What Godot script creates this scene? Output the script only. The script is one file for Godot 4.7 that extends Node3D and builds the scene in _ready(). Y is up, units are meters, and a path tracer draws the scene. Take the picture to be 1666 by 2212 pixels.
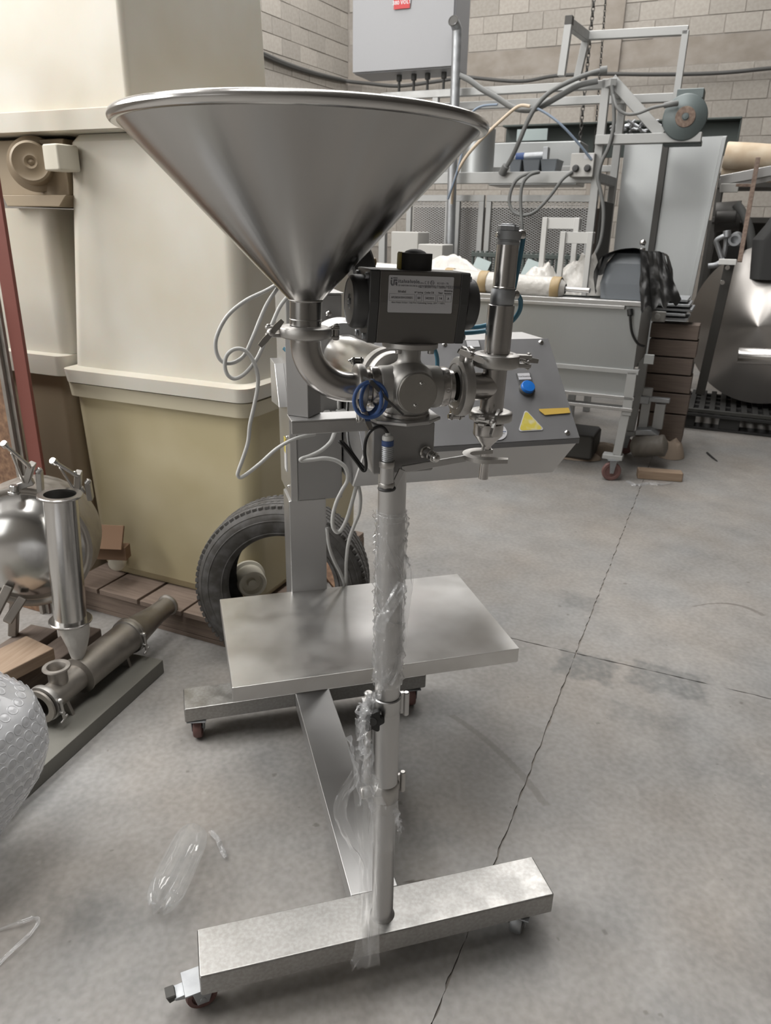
extends Node3D
# A workshop: a wheeled dosing stand in front, plastic tanks on the left, machine frames and stainless tubs behind.
# World: y up, metres; the camera stands above x = z = 0. Three frames are used: world, the building's own axes
# (s along the back wall, y up, -t towards it) and the dosing head, which leans a little on its pole.

const TILT := deg_to_rad(-1.7)
var FW := Transform3D.IDENTITY
var FB := Transform3D(Basis(Vector3(0.77, 0, 0.638), Vector3.UP, Vector3(-0.638, 0, 0.77)), Vector3.ZERO).orthonormalized()
var FH := Transform3D(Basis(Vector3.BACK, TILT), Vector3(0.337, 0.98, -1.158))
var wt := {}
var used := {}
var M := {}
var rng := RandomNumberGenerator.new()

# ---------------------------------------------------------------- mesh collector
class MB:
	var v := PackedVector3Array()
	var n := PackedVector3Array()
	var u := PackedVector2Array()

	func tri(a: Vector3, b: Vector3, c: Vector3, na: Vector3, nb: Vector3, nc: Vector3, ua := Vector2.ZERO, ub := Vector2.ZERO, uc := Vector2.ZERO) -> void:
		var g := (b - a).cross(c - a)
		if g.length_squared() < 1e-20:
			return
		if g.dot(na + nb + nc) > 0.0:
			v.append_array(PackedVector3Array([a, c, b])); n.append_array(PackedVector3Array([na, nc, nb])); u.append_array(PackedVector2Array([ua, uc, ub]))
		else:
			v.append_array(PackedVector3Array([a, b, c])); n.append_array(PackedVector3Array([na, nb, nc])); u.append_array(PackedVector2Array([ua, ub, uc]))

	func poly(p: Array, nn: Vector3) -> void:
		for i in range(1, p.size() - 1):
			tri(p[0], p[i], p[i + 1], nn, nn, nn, Vector2(p[0].x, p[0].y), Vector2(p[i].x, p[i].y), Vector2(p[i + 1].x, p[i + 1].y))

	# a box with chamfered edges, centred on T
	func box(T: Transform3D, size: Vector3, b := 0.002) -> void:
		var h := size * 0.5
		b = minf(b, minf(h.x, minf(h.y, h.z)) * 0.9)
		var k := h - Vector3(b, b, b)
		for ax in 3:
			var a1 := (ax + 1) % 3
			var a2 := (ax + 2) % 3
			for s in [-1.0, 1.0]:
				var q := []
				for c in [[-1.0, -1.0], [1.0, -1.0], [1.0, 1.0], [-1.0, 1.0]]:
					var p := Vector3()
					p[ax] = s * h[ax]; p[a1] = c[0] * k[a1]; p[a2] = c[1] * k[a2]
					q.append(T * p)
				var nn := Vector3(); nn[ax] = s
				nn = (T.basis * nn).normalized()
				var w1 := k[a1]; var w2 := k[a2]
				tri(q[0], q[1], q[2], nn, nn, nn, Vector2(-w1, -w2), Vector2(w1, -w2), Vector2(w1, w2))
				tri(q[0], q[2], q[3], nn, nn, nn, Vector2(-w1, -w2), Vector2(w1, w2), Vector2(-w1, w2))
			if b <= 0.0:
				continue
			for s1 in [-1.0, 1.0]:
				for s2 in [-1.0, 1.0]:
					var e := []
					for c in [[-1.0, 0], [1.0, 0], [1.0, 1], [-1.0, 1]]:
						var p := Vector3()
						p[ax] = c[0] * k[ax]
						p[a1] = s1 * (h[a1] if c[1] == 0 else k[a1]); p[a2] = s2 * (k[a2] if c[1] == 0 else h[a2])
						e.append(T * p)
					var n1 := Vector3(); n1[a1] = s1
					var n2 := Vector3(); n2[a2] = s2
					n1 = (T.basis * n1).normalized(); n2 = (T.basis * n2).normalized()
					tri(e[0], e[1], e[2], n1, n1, n2); tri(e[0], e[2], e[3], n1, n2, n2)
		if b > 0.0:
			for x in [-1.0, 1.0]:
				for y in [-1.0, 1.0]:
					for z in [-1.0, 1.0]:
						var nn := (T.basis * Vector3(x, y, z)).normalized()
						tri(T * Vector3(x * h.x, y * k.y, z * k.z), T * Vector3(x * k.x, y * h.y, z * k.z), T * Vector3(x * k.x, y * k.y, z * h.z), nn, nn, nn)

	# a box between two corners
	func bx(a: Vector3, c: Vector3, b := 0.002) -> void:
		box(Transform3D(Basis(), (a + c) * 0.5), (c - a).abs(), b)

	# a bar of rectangular section from a to c; w across, d along `side`
	func bar(a: Vector3, c: Vector3, w: float, d: float, side := Vector3.UP, b := 0.002) -> void:
		var y := (c - a).normalized()
		var z := (side - y * side.dot(y))
		z = z.normalized() if z.length() > 1e-4 else y.cross(Vector3.RIGHT).normalized()
		box(Transform3D(Basis(y.cross(z), y, z), (a + c) * 0.5), Vector3(w, a.distance_to(c), d), b)

	# profile of (radius, height) turned round T's y axis
	func lathe(T: Transform3D, pr: Array, seg := 32, a0 := 0.0, a1 := TAU) -> void:
		var m := pr.size()
		var fn := []
		for i in m - 1:
			var d: Vector2 = pr[i + 1] - pr[i]
			fn.append(Vector2(d.y, -d.x).normalized())
		var total := 0.0
		for i in m - 1:
			var p: Vector2 = pr[i]
			var q: Vector2 = pr[i + 1]
			var n0: Vector2 = fn[i]
			var n1: Vector2 = fn[i]
			if i > 0 and fn[i - 1].dot(fn[i]) > 0.75:
				n0 = (fn[i - 1] + fn[i]).normalized()
			if i < m - 2 and fn[i + 1].dot(fn[i]) > 0.75:
				n1 = (fn[i + 1] + fn[i]).normalized()
			var step := p.distance_to(q)
			for k in seg:
				var t0 := a0 + (a1 - a0) * k / seg
				var t1 := a0 + (a1 - a0) * (k + 1) / seg
				var c0 := Vector3(cos(t0), 0, sin(t0))
				var c1 := Vector3(cos(t1), 0, sin(t1))
				var A := T * (c0 * p.x + Vector3(0, p.y, 0)); var B := T * (c1 * p.x + Vector3(0, p.y, 0))
				var C := T * (c1 * q.x + Vector3(0, q.y, 0)); var D := T * (c0 * q.x + Vector3(0, q.y, 0))
				var nA := (T.basis * (c0 * n0.x + Vector3(0, n0.y, 0))).normalized(); var nB := (T.basis * (c1 * n0.x + Vector3(0, n0.y, 0))).normalized()
				var nC := (T.basis * (c1 * n1.x + Vector3(0, n1.y, 0))).normalized(); var nD := (T.basis * (c0 * n1.x + Vector3(0, n1.y, 0))).normalized()
				var f0 := float(k) / seg; var f1 := float(k + 1) / seg
				var e0 := total; var e1 := total + step
				tri(A, B, C, nA, nB, nC, Vector2(f0, e0), Vector2(f1, e0), Vector2(f1, e1))
				tri(A, C, D, nA, nC, nD, Vector2(f0, e0), Vector2(f1, e1), Vector2(f0, e1))
			total += step

	# closed cylinder from a to c with small chamfers
	func cyl(a: Vector3, c: Vector3, r: float, seg := 24, ch := 0.0015, r2 := -1.0) -> void:
		if r2 < 0.0:
			r2 = r
		var l := a.distance_to(c)
		ch = minf(ch, minf(minf(r, r2), l) * 0.4)
		lathe(along(a, c), [Vector2(0, 0), Vector2(r - ch, 0), Vector2(r, ch), Vector2(r2, l - ch), Vector2(r2 - ch, l), Vector2(0, l)], seg)

	# open pipe with wall thickness
	func pipe(a: Vector3, c: Vector3, r: float, wall := 0.002, seg := 32) -> void:
		var l := a.distance_to(c)
		lathe(along(a, c), [Vector2(r - wall, 0), Vector2(r, 0), Vector2(r, l), Vector2(r - wall, l), Vector2(r - wall, 0)], seg)

	static func along(a: Vector3, c: Vector3) -> Transform3D:
		var y := (c - a).normalized()
		var x := y.cross(Vector3.BACK if absf(y.z) < 0.9 else Vector3.RIGHT).normalized()
		return Transform3D(Basis(x, y, x.cross(y)), a)

	func ball(c: Vector3, r: float, seg := 20, sy := 1.0) -> void:
		var pr := []
		for i in 11:
			var t := -PI / 2 + PI * i / 10
			pr.append(Vector2(cos(t) * r, sin(t) * r * sy))
		lathe(Transform3D(Basis(), c), pr, seg)

	func torus(T: Transform3D, R: float, r: float, seg := 40, rs := 12) -> void:
		var pr := []
		for i in rs + 1:
			var t := TAU * i / rs
			pr.append(Vector2(R + cos(t) * r, sin(t) * r))
		lathe(T, pr, seg)

	# round tube along points; sub > 0 rounds the path
	func tube(pts: Array, r: float, seg := 10, sub := 6, r_end := -1.0) -> void:
		var p := MB.curve(pts, sub) if sub > 0 else pts
		var m := p.size()
		var up := Vector3.UP
		var rings := []
		for i in m:
			var d: Vector3 = (p[mini(i + 1, m - 1)] - p[maxi(i - 1, 0)]).normalized()
			if i == 0 and absf(d.dot(up)) > 0.95:
				up = Vector3.RIGHT
			up = (up - d * up.dot(d)).normalized()
			var sd := d.cross(up)
			var rr := r if r_end < 0.0 else lerpf(r, r_end, float(i) / (m - 1))
			var ring := []
			for k in seg + 1:
				var t := TAU * k / seg
				var o := up * cos(t) + sd * sin(t)
				ring.append([p[i] + o * rr, o])
			rings.append(ring)
			if i == 0 or i == m - 1:
				var nn := -d if i == 0 else d
				for k in seg:
					tri(p[i], ring[k][0], ring[k + 1][0], nn, nn, nn)
		for i in m - 1:
			for k in seg:
				var A = rings[i][k]; var B = rings[i][k + 1]; var C = rings[i + 1][k + 1]; var D = rings[i + 1][k]
				tri(A[0], B[0], C[0], A[1], B[1], C[1], Vector2(k, i), Vector2(k + 1, i), Vector2(k + 1, i + 1))
				tri(A[0], C[0], D[0], A[1], C[1], D[1], Vector2(k, i), Vector2(k + 1, i + 1), Vector2(k, i + 1))

	static func curve(pts: Array, sub: int) -> Array:
		var out := []
		var m := pts.size()
		for i in m - 1:
			var a: Vector3 = pts[maxi(i - 1, 0)]; var b: Vector3 = pts[i]; var c: Vector3 = pts[i + 1]; var d: Vector3 = pts[mini(i + 2, m - 1)]
			for k in sub:
				out.append(b.cubic_interpolate(c, a, d, float(k) / sub))
		out.append(pts[m - 1])
		return out

	# flat outline (x, y) pushed from z = 0 to z = d in T, edges chamfered by b
	func prism(T: Transform3D, pl: Array, d: float, b := 0.0, smooth := false) -> void:
		var pp := PackedVector2Array(pl)
		if Geometry2D.is_polygon_clockwise(pp):
			pp.reverse()
		var inner := pp
		if b > 0.0:
			var off := Geometry2D.offset_polygon(pp, -b)
			if off.size() and off[0].size() == pp.size():
				inner = off[0]
				if Geometry2D.is_polygon_clockwise(inner):
					inner.reverse()
				var best := 0
				for k in inner.size():
					if inner[k].distance_to(pp[0]) < inner[best].distance_to(pp[0]):
						best = k
				var turned := PackedVector2Array()
				for k in inner.size():
					turned.append(inner[(best + k) % inner.size()])
				inner = turned
			else:
				b = 0.0
		var ix := Geometry2D.triangulate_polygon(inner)
		for s in 2:
			var z := d if s else 0.0
			var nn := (T.basis * Vector3(0, 0, 1.0 if s else -1.0)).normalized()
			for k in range(0, ix.size(), 3):
				var q := [inner[ix[k]], inner[ix[k + 1]], inner[ix[k + 2]]]
				tri(T * Vector3(q[0].x, q[0].y, z), T * Vector3(q[1].x, q[1].y, z), T * Vector3(q[2].x, q[2].y, z), nn, nn, nn, q[0], q[1], q[2])
		var m := pp.size()
		var en := []
		for k in m:
			var e := pp[(k + 1) % m] - pp[k]
			en.append(Vector3(e.y, -e.x, 0).normalized())
		for k in m:
			var j := (k + 1) % m
			var n0: Vector3 = en[k]; var n1: Vector3 = en[k]
			if smooth:
				n0 = (en[k] + en[(k + m - 1) % m]).normalized(); n1 = (en[k] + en[j]).normalized()
			n0 = (T.basis * n0).normalized(); n1 = (T.basis * n1).normalized()
			var A := T * Vector3(pp[k].x, pp[k].y, b); var B := T * Vector3(pp[j].x, pp[j].y, b)
			var C := T * Vector3(pp[j].x, pp[j].y, d - b); var D := T * Vector3(pp[k].x, pp[k].y, d - b)
			tri(A, B, C, n0, n1, n1, Vector2(pp[k].x, 0), Vector2(pp[j].x, 0), Vector2(pp[j].x, d)); tri(A, C, D, n0, n1, n0, Vector2(pp[k].x, 0), Vector2(pp[j].x, d), Vector2(pp[k].x, d))
			if b > 0.0:
				for s in 2:
					var z0 := d - b if s else b
					var z1 := d if s else 0.0
					var nz: Vector3 = (T.basis * (Vector3(0, 0, 1.0 if s else -1.0) + en[k])).normalized()
					var E := T * Vector3(pp[k].x, pp[k].y, z0); var F := T * Vector3(pp[j].x, pp[j].y, z0)
					var G := T * Vector3(inner[j].x, inner[j].y, z1); var H := T * Vector3(inner[k].x, inner[k].y, z1)
					tri(E, F, G, nz, nz, nz); tri(E, G, H, nz, nz, nz)

	# a surface from f(i/nu, j/nv)
	func grid(f: Callable, nu: int, nv: int, flip := 1.0) -> void:
		var P := []
		for i in nu + 1:
			var row := []
			for j in nv + 1:
				row.append(f.call(float(i) / nu, float(j) / nv))
			P.append(row)
		var N := []
		for i in nu + 1:
			var row := []
			for j in nv + 1:
				var du: Vector3 = P[mini(i + 1, nu)][j] - P[maxi(i - 1, 0)][j]
				var dv: Vector3 = P[i][mini(j + 1, nv)] - P[i][maxi(j - 1, 0)]
				row.append((du.cross(dv) * flip).normalized())
			N.append(row)
		for i in nu:
			for j in nv:
				var a := Vector2(float(i) / nu, float(j) / nv); var b := Vector2(float(i + 1) / nu, float(j + 1) / nv)
				tri(P[i][j], P[i + 1][j], P[i + 1][j + 1], N[i][j], N[i + 1][j], N[i + 1][j + 1], a, Vector2(b.x, a.y), b)
				tri(P[i][j], P[i + 1][j + 1], P[i][j + 1], N[i][j], N[i + 1][j + 1], N[i][j + 1], a, b, Vector2(a.x, b.y))

	func mesh() -> ArrayMesh:
		var arr := []
		arr.resize(Mesh.ARRAY_MAX)
		arr[Mesh.ARRAY_VERTEX] = v
		arr[Mesh.ARRAY_NORMAL] = n
		arr[Mesh.ARRAY_TEX_UV] = u
		var m := ArrayMesh.new()
		m.add_surface_from_arrays(Mesh.PRIMITIVE_TRIANGLES, arr)
		return m

# ---------------------------------------------------------------- scene tree helpers
func numbered(called: String) -> String:
	used[called] = used.get(called, -1) + 1
	return called if used[called] == 0 else "%s_%03d" % [called, used[called]]

func tag(o: Node3D, label: String, category: String, group := "", kind := "") -> void:
	o.set_meta("label", label)
	if category:
		o.set_meta("category", category)
	if group:
		o.set_meta("group", group)
	if kind:
		o.set_meta("kind", kind)

# a Node3D at a thing's base (given in frame F)
func thing(called: String, label: String, category: String, F: Transform3D, at: Vector3, group := "") -> Node3D:
	var o := Node3D.new()
	o.name = numbered(called)
	add_child(o)
	o.transform = Transform3D(F.basis, F * at)
	wt[o] = o.transform
	tag(o, label, category, group)
	return o

func put(mesh: Mesh, called: String, mat: Material, parent: Node3D, at: Transform3D) -> MeshInstance3D:
	var o := MeshInstance3D.new()
	o.mesh = mesh
	o.material_override = mat
	if parent:
		o.name = called
		parent.add_child(o, true)
		o.transform = (wt[parent] as Transform3D).affine_inverse() * at
	else:
		o.name = numbered(called)
		add_child(o)
		o.transform = at
	wt[o] = at
	return o

# a part whose geometry is written in frame F
func part(called: String, mb: MB, mat: Material, parent: Node3D, F := Transform3D.IDENTITY) -> MeshInstance3D:
	return put(mb.mesh(), called, mat, parent, F)

func part_l(called: String, label: String, mb: MB, mat: Material, parent: Node3D, F := Transform3D.IDENTITY) -> MeshInstance3D:
	var o := part(called, mb, mat, parent, F)
	o.set_meta("label", label)
	return o

# a thing that is one mesh: origin moved to the given base point
func solo(called: String, mb: MB, mat: Material, label: String, category: String, F := Transform3D.IDENTITY, group := "", kind := "") -> MeshInstance3D:
	var o := put(mb.mesh(), called, mat, null, F)
	tag(o, label, category, group, kind)
	return o

func struct(called: String, mb: MB, mat: Material, F := Transform3D.IDENTITY) -> MeshInstance3D:
	var o := put(mb.mesh(), called, mat, null, F)
	o.name = called
	o.set_meta("kind", "structure")
	return o

func V(x: float, y: float, z: float) -> Vector3:
	return Vector3(x, y, z)

func at(p: Vector3, b := Basis()) -> Transform3D:
	return Transform3D(b, p)

func lettering(text: String, size: float, mat: Material, parent: Node3D, where: Transform3D, called := "lettering", font := "Droid Sans", bold := false) -> MeshInstance3D:
	var t := TextMesh.new()
	var f := SystemFont.new()
	f.font_names = PackedStringArray([font])
	if bold:
		f.font_weight = 700
	t.font = f
	t.text = text
	t.font_size = 32
	t.pixel_size = size / 32.0
	t.depth = 0.0003
	t.curve_step = 2.0
	return put(t, called, mat, parent, where)

# ---------------------------------------------------------------- textures and materials
func noise(freq: float, oct := 4, sd := 1, type := FastNoiseLite.TYPE_SIMPLEX_SMOOTH) -> FastNoiseLite:
	var f := FastNoiseLite.new()
	f.seed = sd
	f.noise_type = type
	f.frequency = freq
	f.fractal_octaves = oct
	return f

func ntex(freq: float, a: Color, b: Color, oct := 4, sd := 1, size := 512, mid := -1.0, type := FastNoiseLite.TYPE_SIMPLEX_SMOOTH) -> NoiseTexture2D:
	var t := NoiseTexture2D.new()
	t.noise = noise(freq, oct, sd, type)
	t.width = size; t.height = size
	t.seamless = true
	t.normalize = true
	var g := Gradient.new()
	if mid > 0.0:
		g.offsets = PackedFloat32Array([maxf(mid - 0.12, 0.0), minf(mid + 0.12, 1.0)])
	else:
		g.offsets = PackedFloat32Array([0.2, 0.8])
	g.colors = PackedColorArray([a, b])
	t.color_ramp = g
	return t

func nmap(freq: float, strength: float, oct := 4, sd := 1, size := 512) -> NoiseTexture2D:
	var t := NoiseTexture2D.new()
	t.noise = noise(freq, oct, sd)
	t.width = size; t.height = size
	t.seamless = true
	t.as_normal_map = true
	t.bump_strength = strength
	return t

func mat(key: String, c: Color, rough := 0.6, metal := 0.0) -> StandardMaterial3D:
	var m := StandardMaterial3D.new()
	m.resource_name = key
	m.albedo_color = c
	m.roughness = rough
	m.metallic = metal
	M[key] = m
	return m

func tri_map(m: StandardMaterial3D, scale: Vector3, world := false) -> void:
	m.uv1_triplanar = true
	m.uv1_world_triplanar = world
	m.uv1_scale = scale
	m.uv1_triplanar_sharpness = 4.0

# mix two noise fields into a streaky grey picture
func streak_image(w: int, h: int, fx: float, fy: float, sd: int, lo: float, hi: float, smear := 0.4) -> ImageTexture:
	var a := noise(1.0, 3, sd)
	var b := noise(0.006, 4, sd + 7)
	var im := Image.create(w, h, false, Image.FORMAT_RGB8)
	for y in h:
		for x in w:
			var k := (1.0 - smear) * (a.get_noise_2d(x * fx, y * fy) * 0.5 + 0.5) + smear * (b.get_noise_2d(x, y) * 0.9 + 0.5)
			var g := lerpf(lo, hi, clampf(k, 0, 1))
			im.set_pixel(x, y, Color(g, g, g))
	return ImageTexture.create_from_image(im)

func steel(key: String, c: Color, rough: float, spread: float, tex: Texture2D, scale: Vector3, bump := 0.0) -> StandardMaterial3D:
	var m := mat(key, c, 1.0, 1.0)
	m.roughness = rough + spread
	m.roughness_texture = tex
	m.roughness_texture_channel = BaseMaterial3D.TEXTURE_CHANNEL_RED
	tri_map(m, scale)
	if bump > 0.0:
		m.normal_enabled = true
		m.normal_texture = M["_bump"]
		m.normal_scale = bump
	return m

func _ready() -> void:
	rng.seed = 11
	# ------------------------------------------------ camera, sky, lights, exposure
	var cam := Camera3D.new()
	cam.name = "camera"
	add_child(cam)
	cam.transform = Transform3D(Basis(Vector3.UP, deg_to_rad(-15.88)) * Basis(Vector3.RIGHT, deg_to_rad(-21.0)) * Basis(Vector3.BACK, deg_to_rad(1.14)), Vector3(0, 1.55, 0))
	var ca := CameraAttributesPhysical.new()
	ca.frustum_focal_length = 24.0
	ca.frustum_focus_distance = 1.35
	ca.exposure_aperture = 9.0
	ca.frustum_near = 0.05
	ca.frustum_far = 60.0
	cam.attributes = ca
	cam.near = 0.05
	cam.far = 60.0
	cam.fov = 69.67
	cam.current = true

	var env := Environment.new()
	env.background_mode = Environment.BG_SKY
	var sm := ProceduralSkyMaterial.new()
	sm.sky_top_color = Color(0.62, 0.68, 0.76)
	sm.sky_horizon_color = Color(0.86, 0.87, 0.88)
	sm.ground_bottom_color = Color(0.35, 0.34, 0.33)
	sm.ground_horizon_color = Color(0.6, 0.6, 0.6)
	env.sky = Sky.new()
	env.sky.sky_material = sm
	env.tonemap_mode = Environment.TONE_MAPPER_LINEAR
	env.tonemap_exposure = EXPOSURE
	env.sdfgi_enabled = true
	env.ssao_enabled = true
	env.ssil_enabled = true
	env.fog_enabled = HAZE > 0.0
	env.fog_mode = Environment.FOG_MODE_EXPONENTIAL
	env.fog_density = HAZE
	env.fog_light_color = Color(0.97, 0.96, 0.95)
	var we := WorldEnvironment.new()
	we.name = "environment"
	we.environment = env
	add_child(we)

	# daylight enters through frosted roof lights and added glowing window bands, unseen, behind and beside the camera
	for k in 2:
		light_panel("skylight", FB * V(-4.6 + 3.4 * k, 6.36, -4.6), Vector3(1.5, 11.5, 0), Vector3.DOWN, ROOF)
	light_panel("added_window", FB * V(-5.0, 3.1, 4.9), Vector3(6.0, 3.6, 0), -FB.basis.z, REAR)
	light_panel("added_window", FB * V(-5.9, 4.4, 0.4), Vector3(4.5, 2.2, 0), FB.basis.x, SIDE)
	materials()
	room()
	filler()
	films()
	tanks()
	left_corner()
	floor_litter()
	tub()
	frame_machine()
	right_side()

const EXPOSURE := 0.75
const HAZE := 0.0
const ROOF := 66.0
const REAR := 9.0
const SIDE := 60.0

# a frosted pane in its frame, with an area light of the same size just inside
func light_panel(called: String, c: Vector3, size: Vector3, dir: Vector3, watts: float) -> void:
	var up := Vector3.UP if absf(dir.y) < 0.9 else FB.basis.z
	var B := Basis.looking_at(dir, up)
	var m := StandardMaterial3D.new()
	m.resource_name = "frosted_pane"
	m.albedo_color = Color(0.85, 0.87, 0.88)
	m.roughness = 0.4
	m.emission_enabled = true
	m.emission = Color(1.0, 0.99, 0.97)
	m.emission_energy_multiplier = 0.8
	var fr := mat("light_frame", Color(0.5, 0.5, 0.49), 0.5, 0.3)
	var o := thing(called + "_panel", "frosted %s letting in daylight, in a grey metal frame" % called, called, Transform3D(B, Vector3.ZERO), B.inverse() * c)
	o.set_meta("kind", "structure")
	var F := Transform3D(B, c)
	var mb := MB.new()
	mb.box(at(V(0, 0, 0.03)), V(size.x, size.y, 0.02), 0.0)
	part("glowing_pane", mb, m, o, F)
	mb = MB.new()
	for s in [-1.0, 1.0]:
		mb.box(at(V(s * (size.x / 2 + 0.04), 0, 0)), V(0.08, size.y + 0.16, 0.12), 0.005)
		mb.box(at(V(0, s * (size.y / 2 + 0.04), 0)), V(size.x, 0.08, 0.12), 0.005)
	part("frame", mb, fr, o, F)
	var l := AreaLight3D.new()
	l.name = called + "_light"
	l.area_size = Vector2(size.x, size.y)
	l.light_color = Color(1.0, 0.99, 0.98)
	l.light_energy = watts
	l.area_range = 40.0
	l.area_attenuation = 2.0
	l.shadow_enabled = true
	add_child(l, true)
	l.transform = F

func materials() -> void:
	M["_bump"] = nmap(0.03, 3.0, 4, 5, 512)
	M["_streak"] = streak_image(384, 384, 0.7, 0.02, 3, 0.72, 1.0, 0.35)
	M["_smudge"] = ntex(0.008, Color(0.76, 0.76, 0.76), Color(1, 1, 1), 5, 21, 512)
	mat("polished", Color(0.76, 0.755, 0.745), 0.2, 1.0)
	steel("hopper", Color(0.64, 0.635, 0.627), 0.15, 0.08, M["_smudge"], Vector3(1.2, 1.2, 1.2))
	mat("tube", Color(0.73, 0.72, 0.71), 0.25, 1.0)
	steel("brushed", Color(0.735, 0.733, 0.73), 0.36, 0.12, M["_streak"], Vector3(2.5, 2.5, 2.5))
	steel("satin", Color(0.70, 0.692, 0.68), 0.36, 0.14, M["_smudge"], Vector3(6, 6, 6))
	steel("cast", Color(0.69, 0.683, 0.67), 0.4, 0.2, M["_smudge"], Vector3(6, 6, 6))
	steel("sheet", Color(0.68, 0.69, 0.69), 0.42, 0.14, M["_streak"], Vector3(0.8, 0.8, 0.8))
	steel("old_steel", Color(0.63, 0.61, 0.585), 0.38, 0.22, M["_smudge"], Vector3(5, 5, 5))
	steel("zinc", Color(0.66, 0.67, 0.68), 0.42, 0.2, M["_smudge"], Vector3(6, 6, 6))
	# floor beam steel with dust and specks on top
	var m := steel("dusty", Color(0.66, 0.657, 0.65), 0.38, 0.10, M["_smudge"], Vector3(3, 3, 3))
	m.albedo_texture = ntex(0.05, Color(0.93, 0.925, 0.915), Color(1, 1, 1), 5, 31, 512)
	m = mat("frame_grey", Color(0.63, 0.633, 0.628), 0.5, 0.25)
	m.roughness_texture = M["_smudge"]
	tri_map(m, Vector3(3, 3, 3))
	mat("white_paint", Color(0.75, 0.75, 0.74), 0.5, 0.0)
	mat("panel_grey", Color(0.55, 0.545, 0.54), 0.45, 0.3)
	mat("cabinet", Color(0.53, 0.533, 0.542), 0.45, 0.1)
	mat("black", Color(0.235, 0.235, 0.235), 0.5)  # black plastic greyed to carry the lens veil in its colour
	mat("black_matt", Color(0.17, 0.17, 0.168), 0.7)
	mat("anodised", Color(0.36, 0.35, 0.337), 0.5, 0.25)  # dark housing, lens veil lightened into the grey
	mat("anodised_top", Color(0.33, 0.31, 0.30), 0.42, 0.35)
	mat("sticker", Color(0.72, 0.72, 0.73), 0.35)
	mat("print", Color(0.17, 0.17, 0.18), 0.6)
	mat("print_grey", Color(0.36, 0.36, 0.38), 0.6)
	mat("print_blue", Color(0.20, 0.29, 0.47), 0.5)
	mat("cable_white", Color(0.68, 0.68, 0.67), 0.45)
	mat("cable_black", Color(0.07, 0.07, 0.07), 0.4)
	mat("cable_grey", Color(0.40, 0.405, 0.40), 0.6)
	mat("cable_hazed", Color(0.28, 0.28, 0.275), 0.7)  # black cable colour lightened to put background haze into it
	mat("blue_hose", Color(0.24, 0.355, 0.565), 0.5)
	mat("teal_hose", Color(0.26, 0.46, 0.545), 0.4)
	mat("blue_cap", Color(0.06, 0.37, 0.68), 0.35)
	mat("yellow", Color(0.66, 0.60, 0.28), 0.5)
	mat("tape_yellow", Color(0.72, 0.60, 0.27), 0.5)
	mat("red_wheel", Color(0.43, 0.315, 0.30), 0.55)
	mat("red_sign", Color(0.68, 0.14, 0.15), 0.5)
	mat("grey_plastic", Color(0.40, 0.42, 0.44), 0.45)
	m = mat("rubber", Color(0.33, 0.325, 0.32), 0.75)
	m.albedo_texture = ntex(0.02, Color(0.75, 0.73, 0.70), Color(1, 1, 1), 4, 41, 256)
	tri_map(m, Vector3(3, 3, 3))
	# plastics
	m = mat("tank_white", Color(0.795, 0.78, 0.74), 0.5)
	m.albedo_texture = ntex(0.004, Color(0.955, 0.94, 0.91), Color(1, 1, 1), 4, 51, 512)
	m.subsurf_scatter_enabled = true
	m.subsurf_scatter_strength = 0.1
	tri_map(m, Vector3(0.7, 0.7, 0.7))
	m = mat("tank_yellow", Color(0.735, 0.695, 0.575), 0.45)
	m.albedo_texture = ntex(0.004, Color(0.94, 0.93, 0.90), Color(1, 1, 1), 4, 52, 512)
	tri_map(m, Vector3(0.7, 0.7, 0.7))
	mat("tank_cream", Color(0.75, 0.72, 0.63), 0.5)
	m = mat("tank_beige", Color(0.60, 0.54, 0.45), 0.55)
	mat("foam", Color(0.82, 0.80, 0.74), 0.8)
	m = steel("tray", Color(0.84, 0.838, 0.832), 0.30, 0.08, M["_smudge"], Vector3(1.3, 1.3, 1.3), 0.0)
	m.albedo_texture = ntex(0.006, Color(0.93, 0.925, 0.92), Color(1, 1, 1), 4, 33, 512)
	m = steel("spun", Color(0.62, 0.61, 0.59), 0.40, 0.14, M["_smudge"], Vector3(6, 6, 6))
	m = mat("lid", Color(0.455, 0.455, 0.46), 0.48, 0.3)
	m.roughness_texture = M["_smudge"]
	tri_map(m, Vector3(3, 3, 3))
	m = mat("yellow_worn", Color.WHITE, 0.5)
	m.albedo_texture = ntex(0.02, Color(0.74, 0.74, 0.72), Color(0.72, 0.665, 0.27), 3, 34, 256, 0.3)
	tri_map(m, Vector3(4, 4, 4))
	m = mat("plate_grey", Color(0.44, 0.435, 0.41), 0.55, 0.3)
	m.roughness_texture = M["_smudge"]
	tri_map(m, Vector3(2, 2, 2))
	# wood
	wood("pallet_wood", Color(0.50, 0.44, 0.395), Color(0.42, 0.365, 0.325), 61)
	wood("pine", Color(0.595, 0.52, 0.445), Color(0.53, 0.45, 0.375), 62)
	wood("crate_wood", Color(0.455, 0.405, 0.37), Color(0.40, 0.355, 0.325), 63)
	m = mat("osb", Color(1, 1, 1), 0.8)
	m.albedo_texture = ntex(0.035, Color(0.40, 0.30, 0.23), Color(0.56, 0.44, 0.34), 3, 64, 512, -1.0, FastNoiseLite.TYPE_CELLULAR)
	tri_map(m, Vector3(2.2, 2.2, 2.2))
	mat("red_paint", Color(0.45, 0.25, 0.215), 0.55)
	m = mat("rust", Color(1, 1, 1), 0.8)
	m.albedo_texture = ntex(0.03, Color(0.40, 0.335, 0.295), Color(0.50, 0.435, 0.39), 4, 65, 256)
	tri_map(m, Vector3(4, 4, 4))
	m = mat("motor_green", Color(0.36, 0.395, 0.395), 0.5, 0.1)  # background haze is mixed into this lighter green
	mat("dark_green", Color(0.25, 0.28, 0.27), 0.6)
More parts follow.
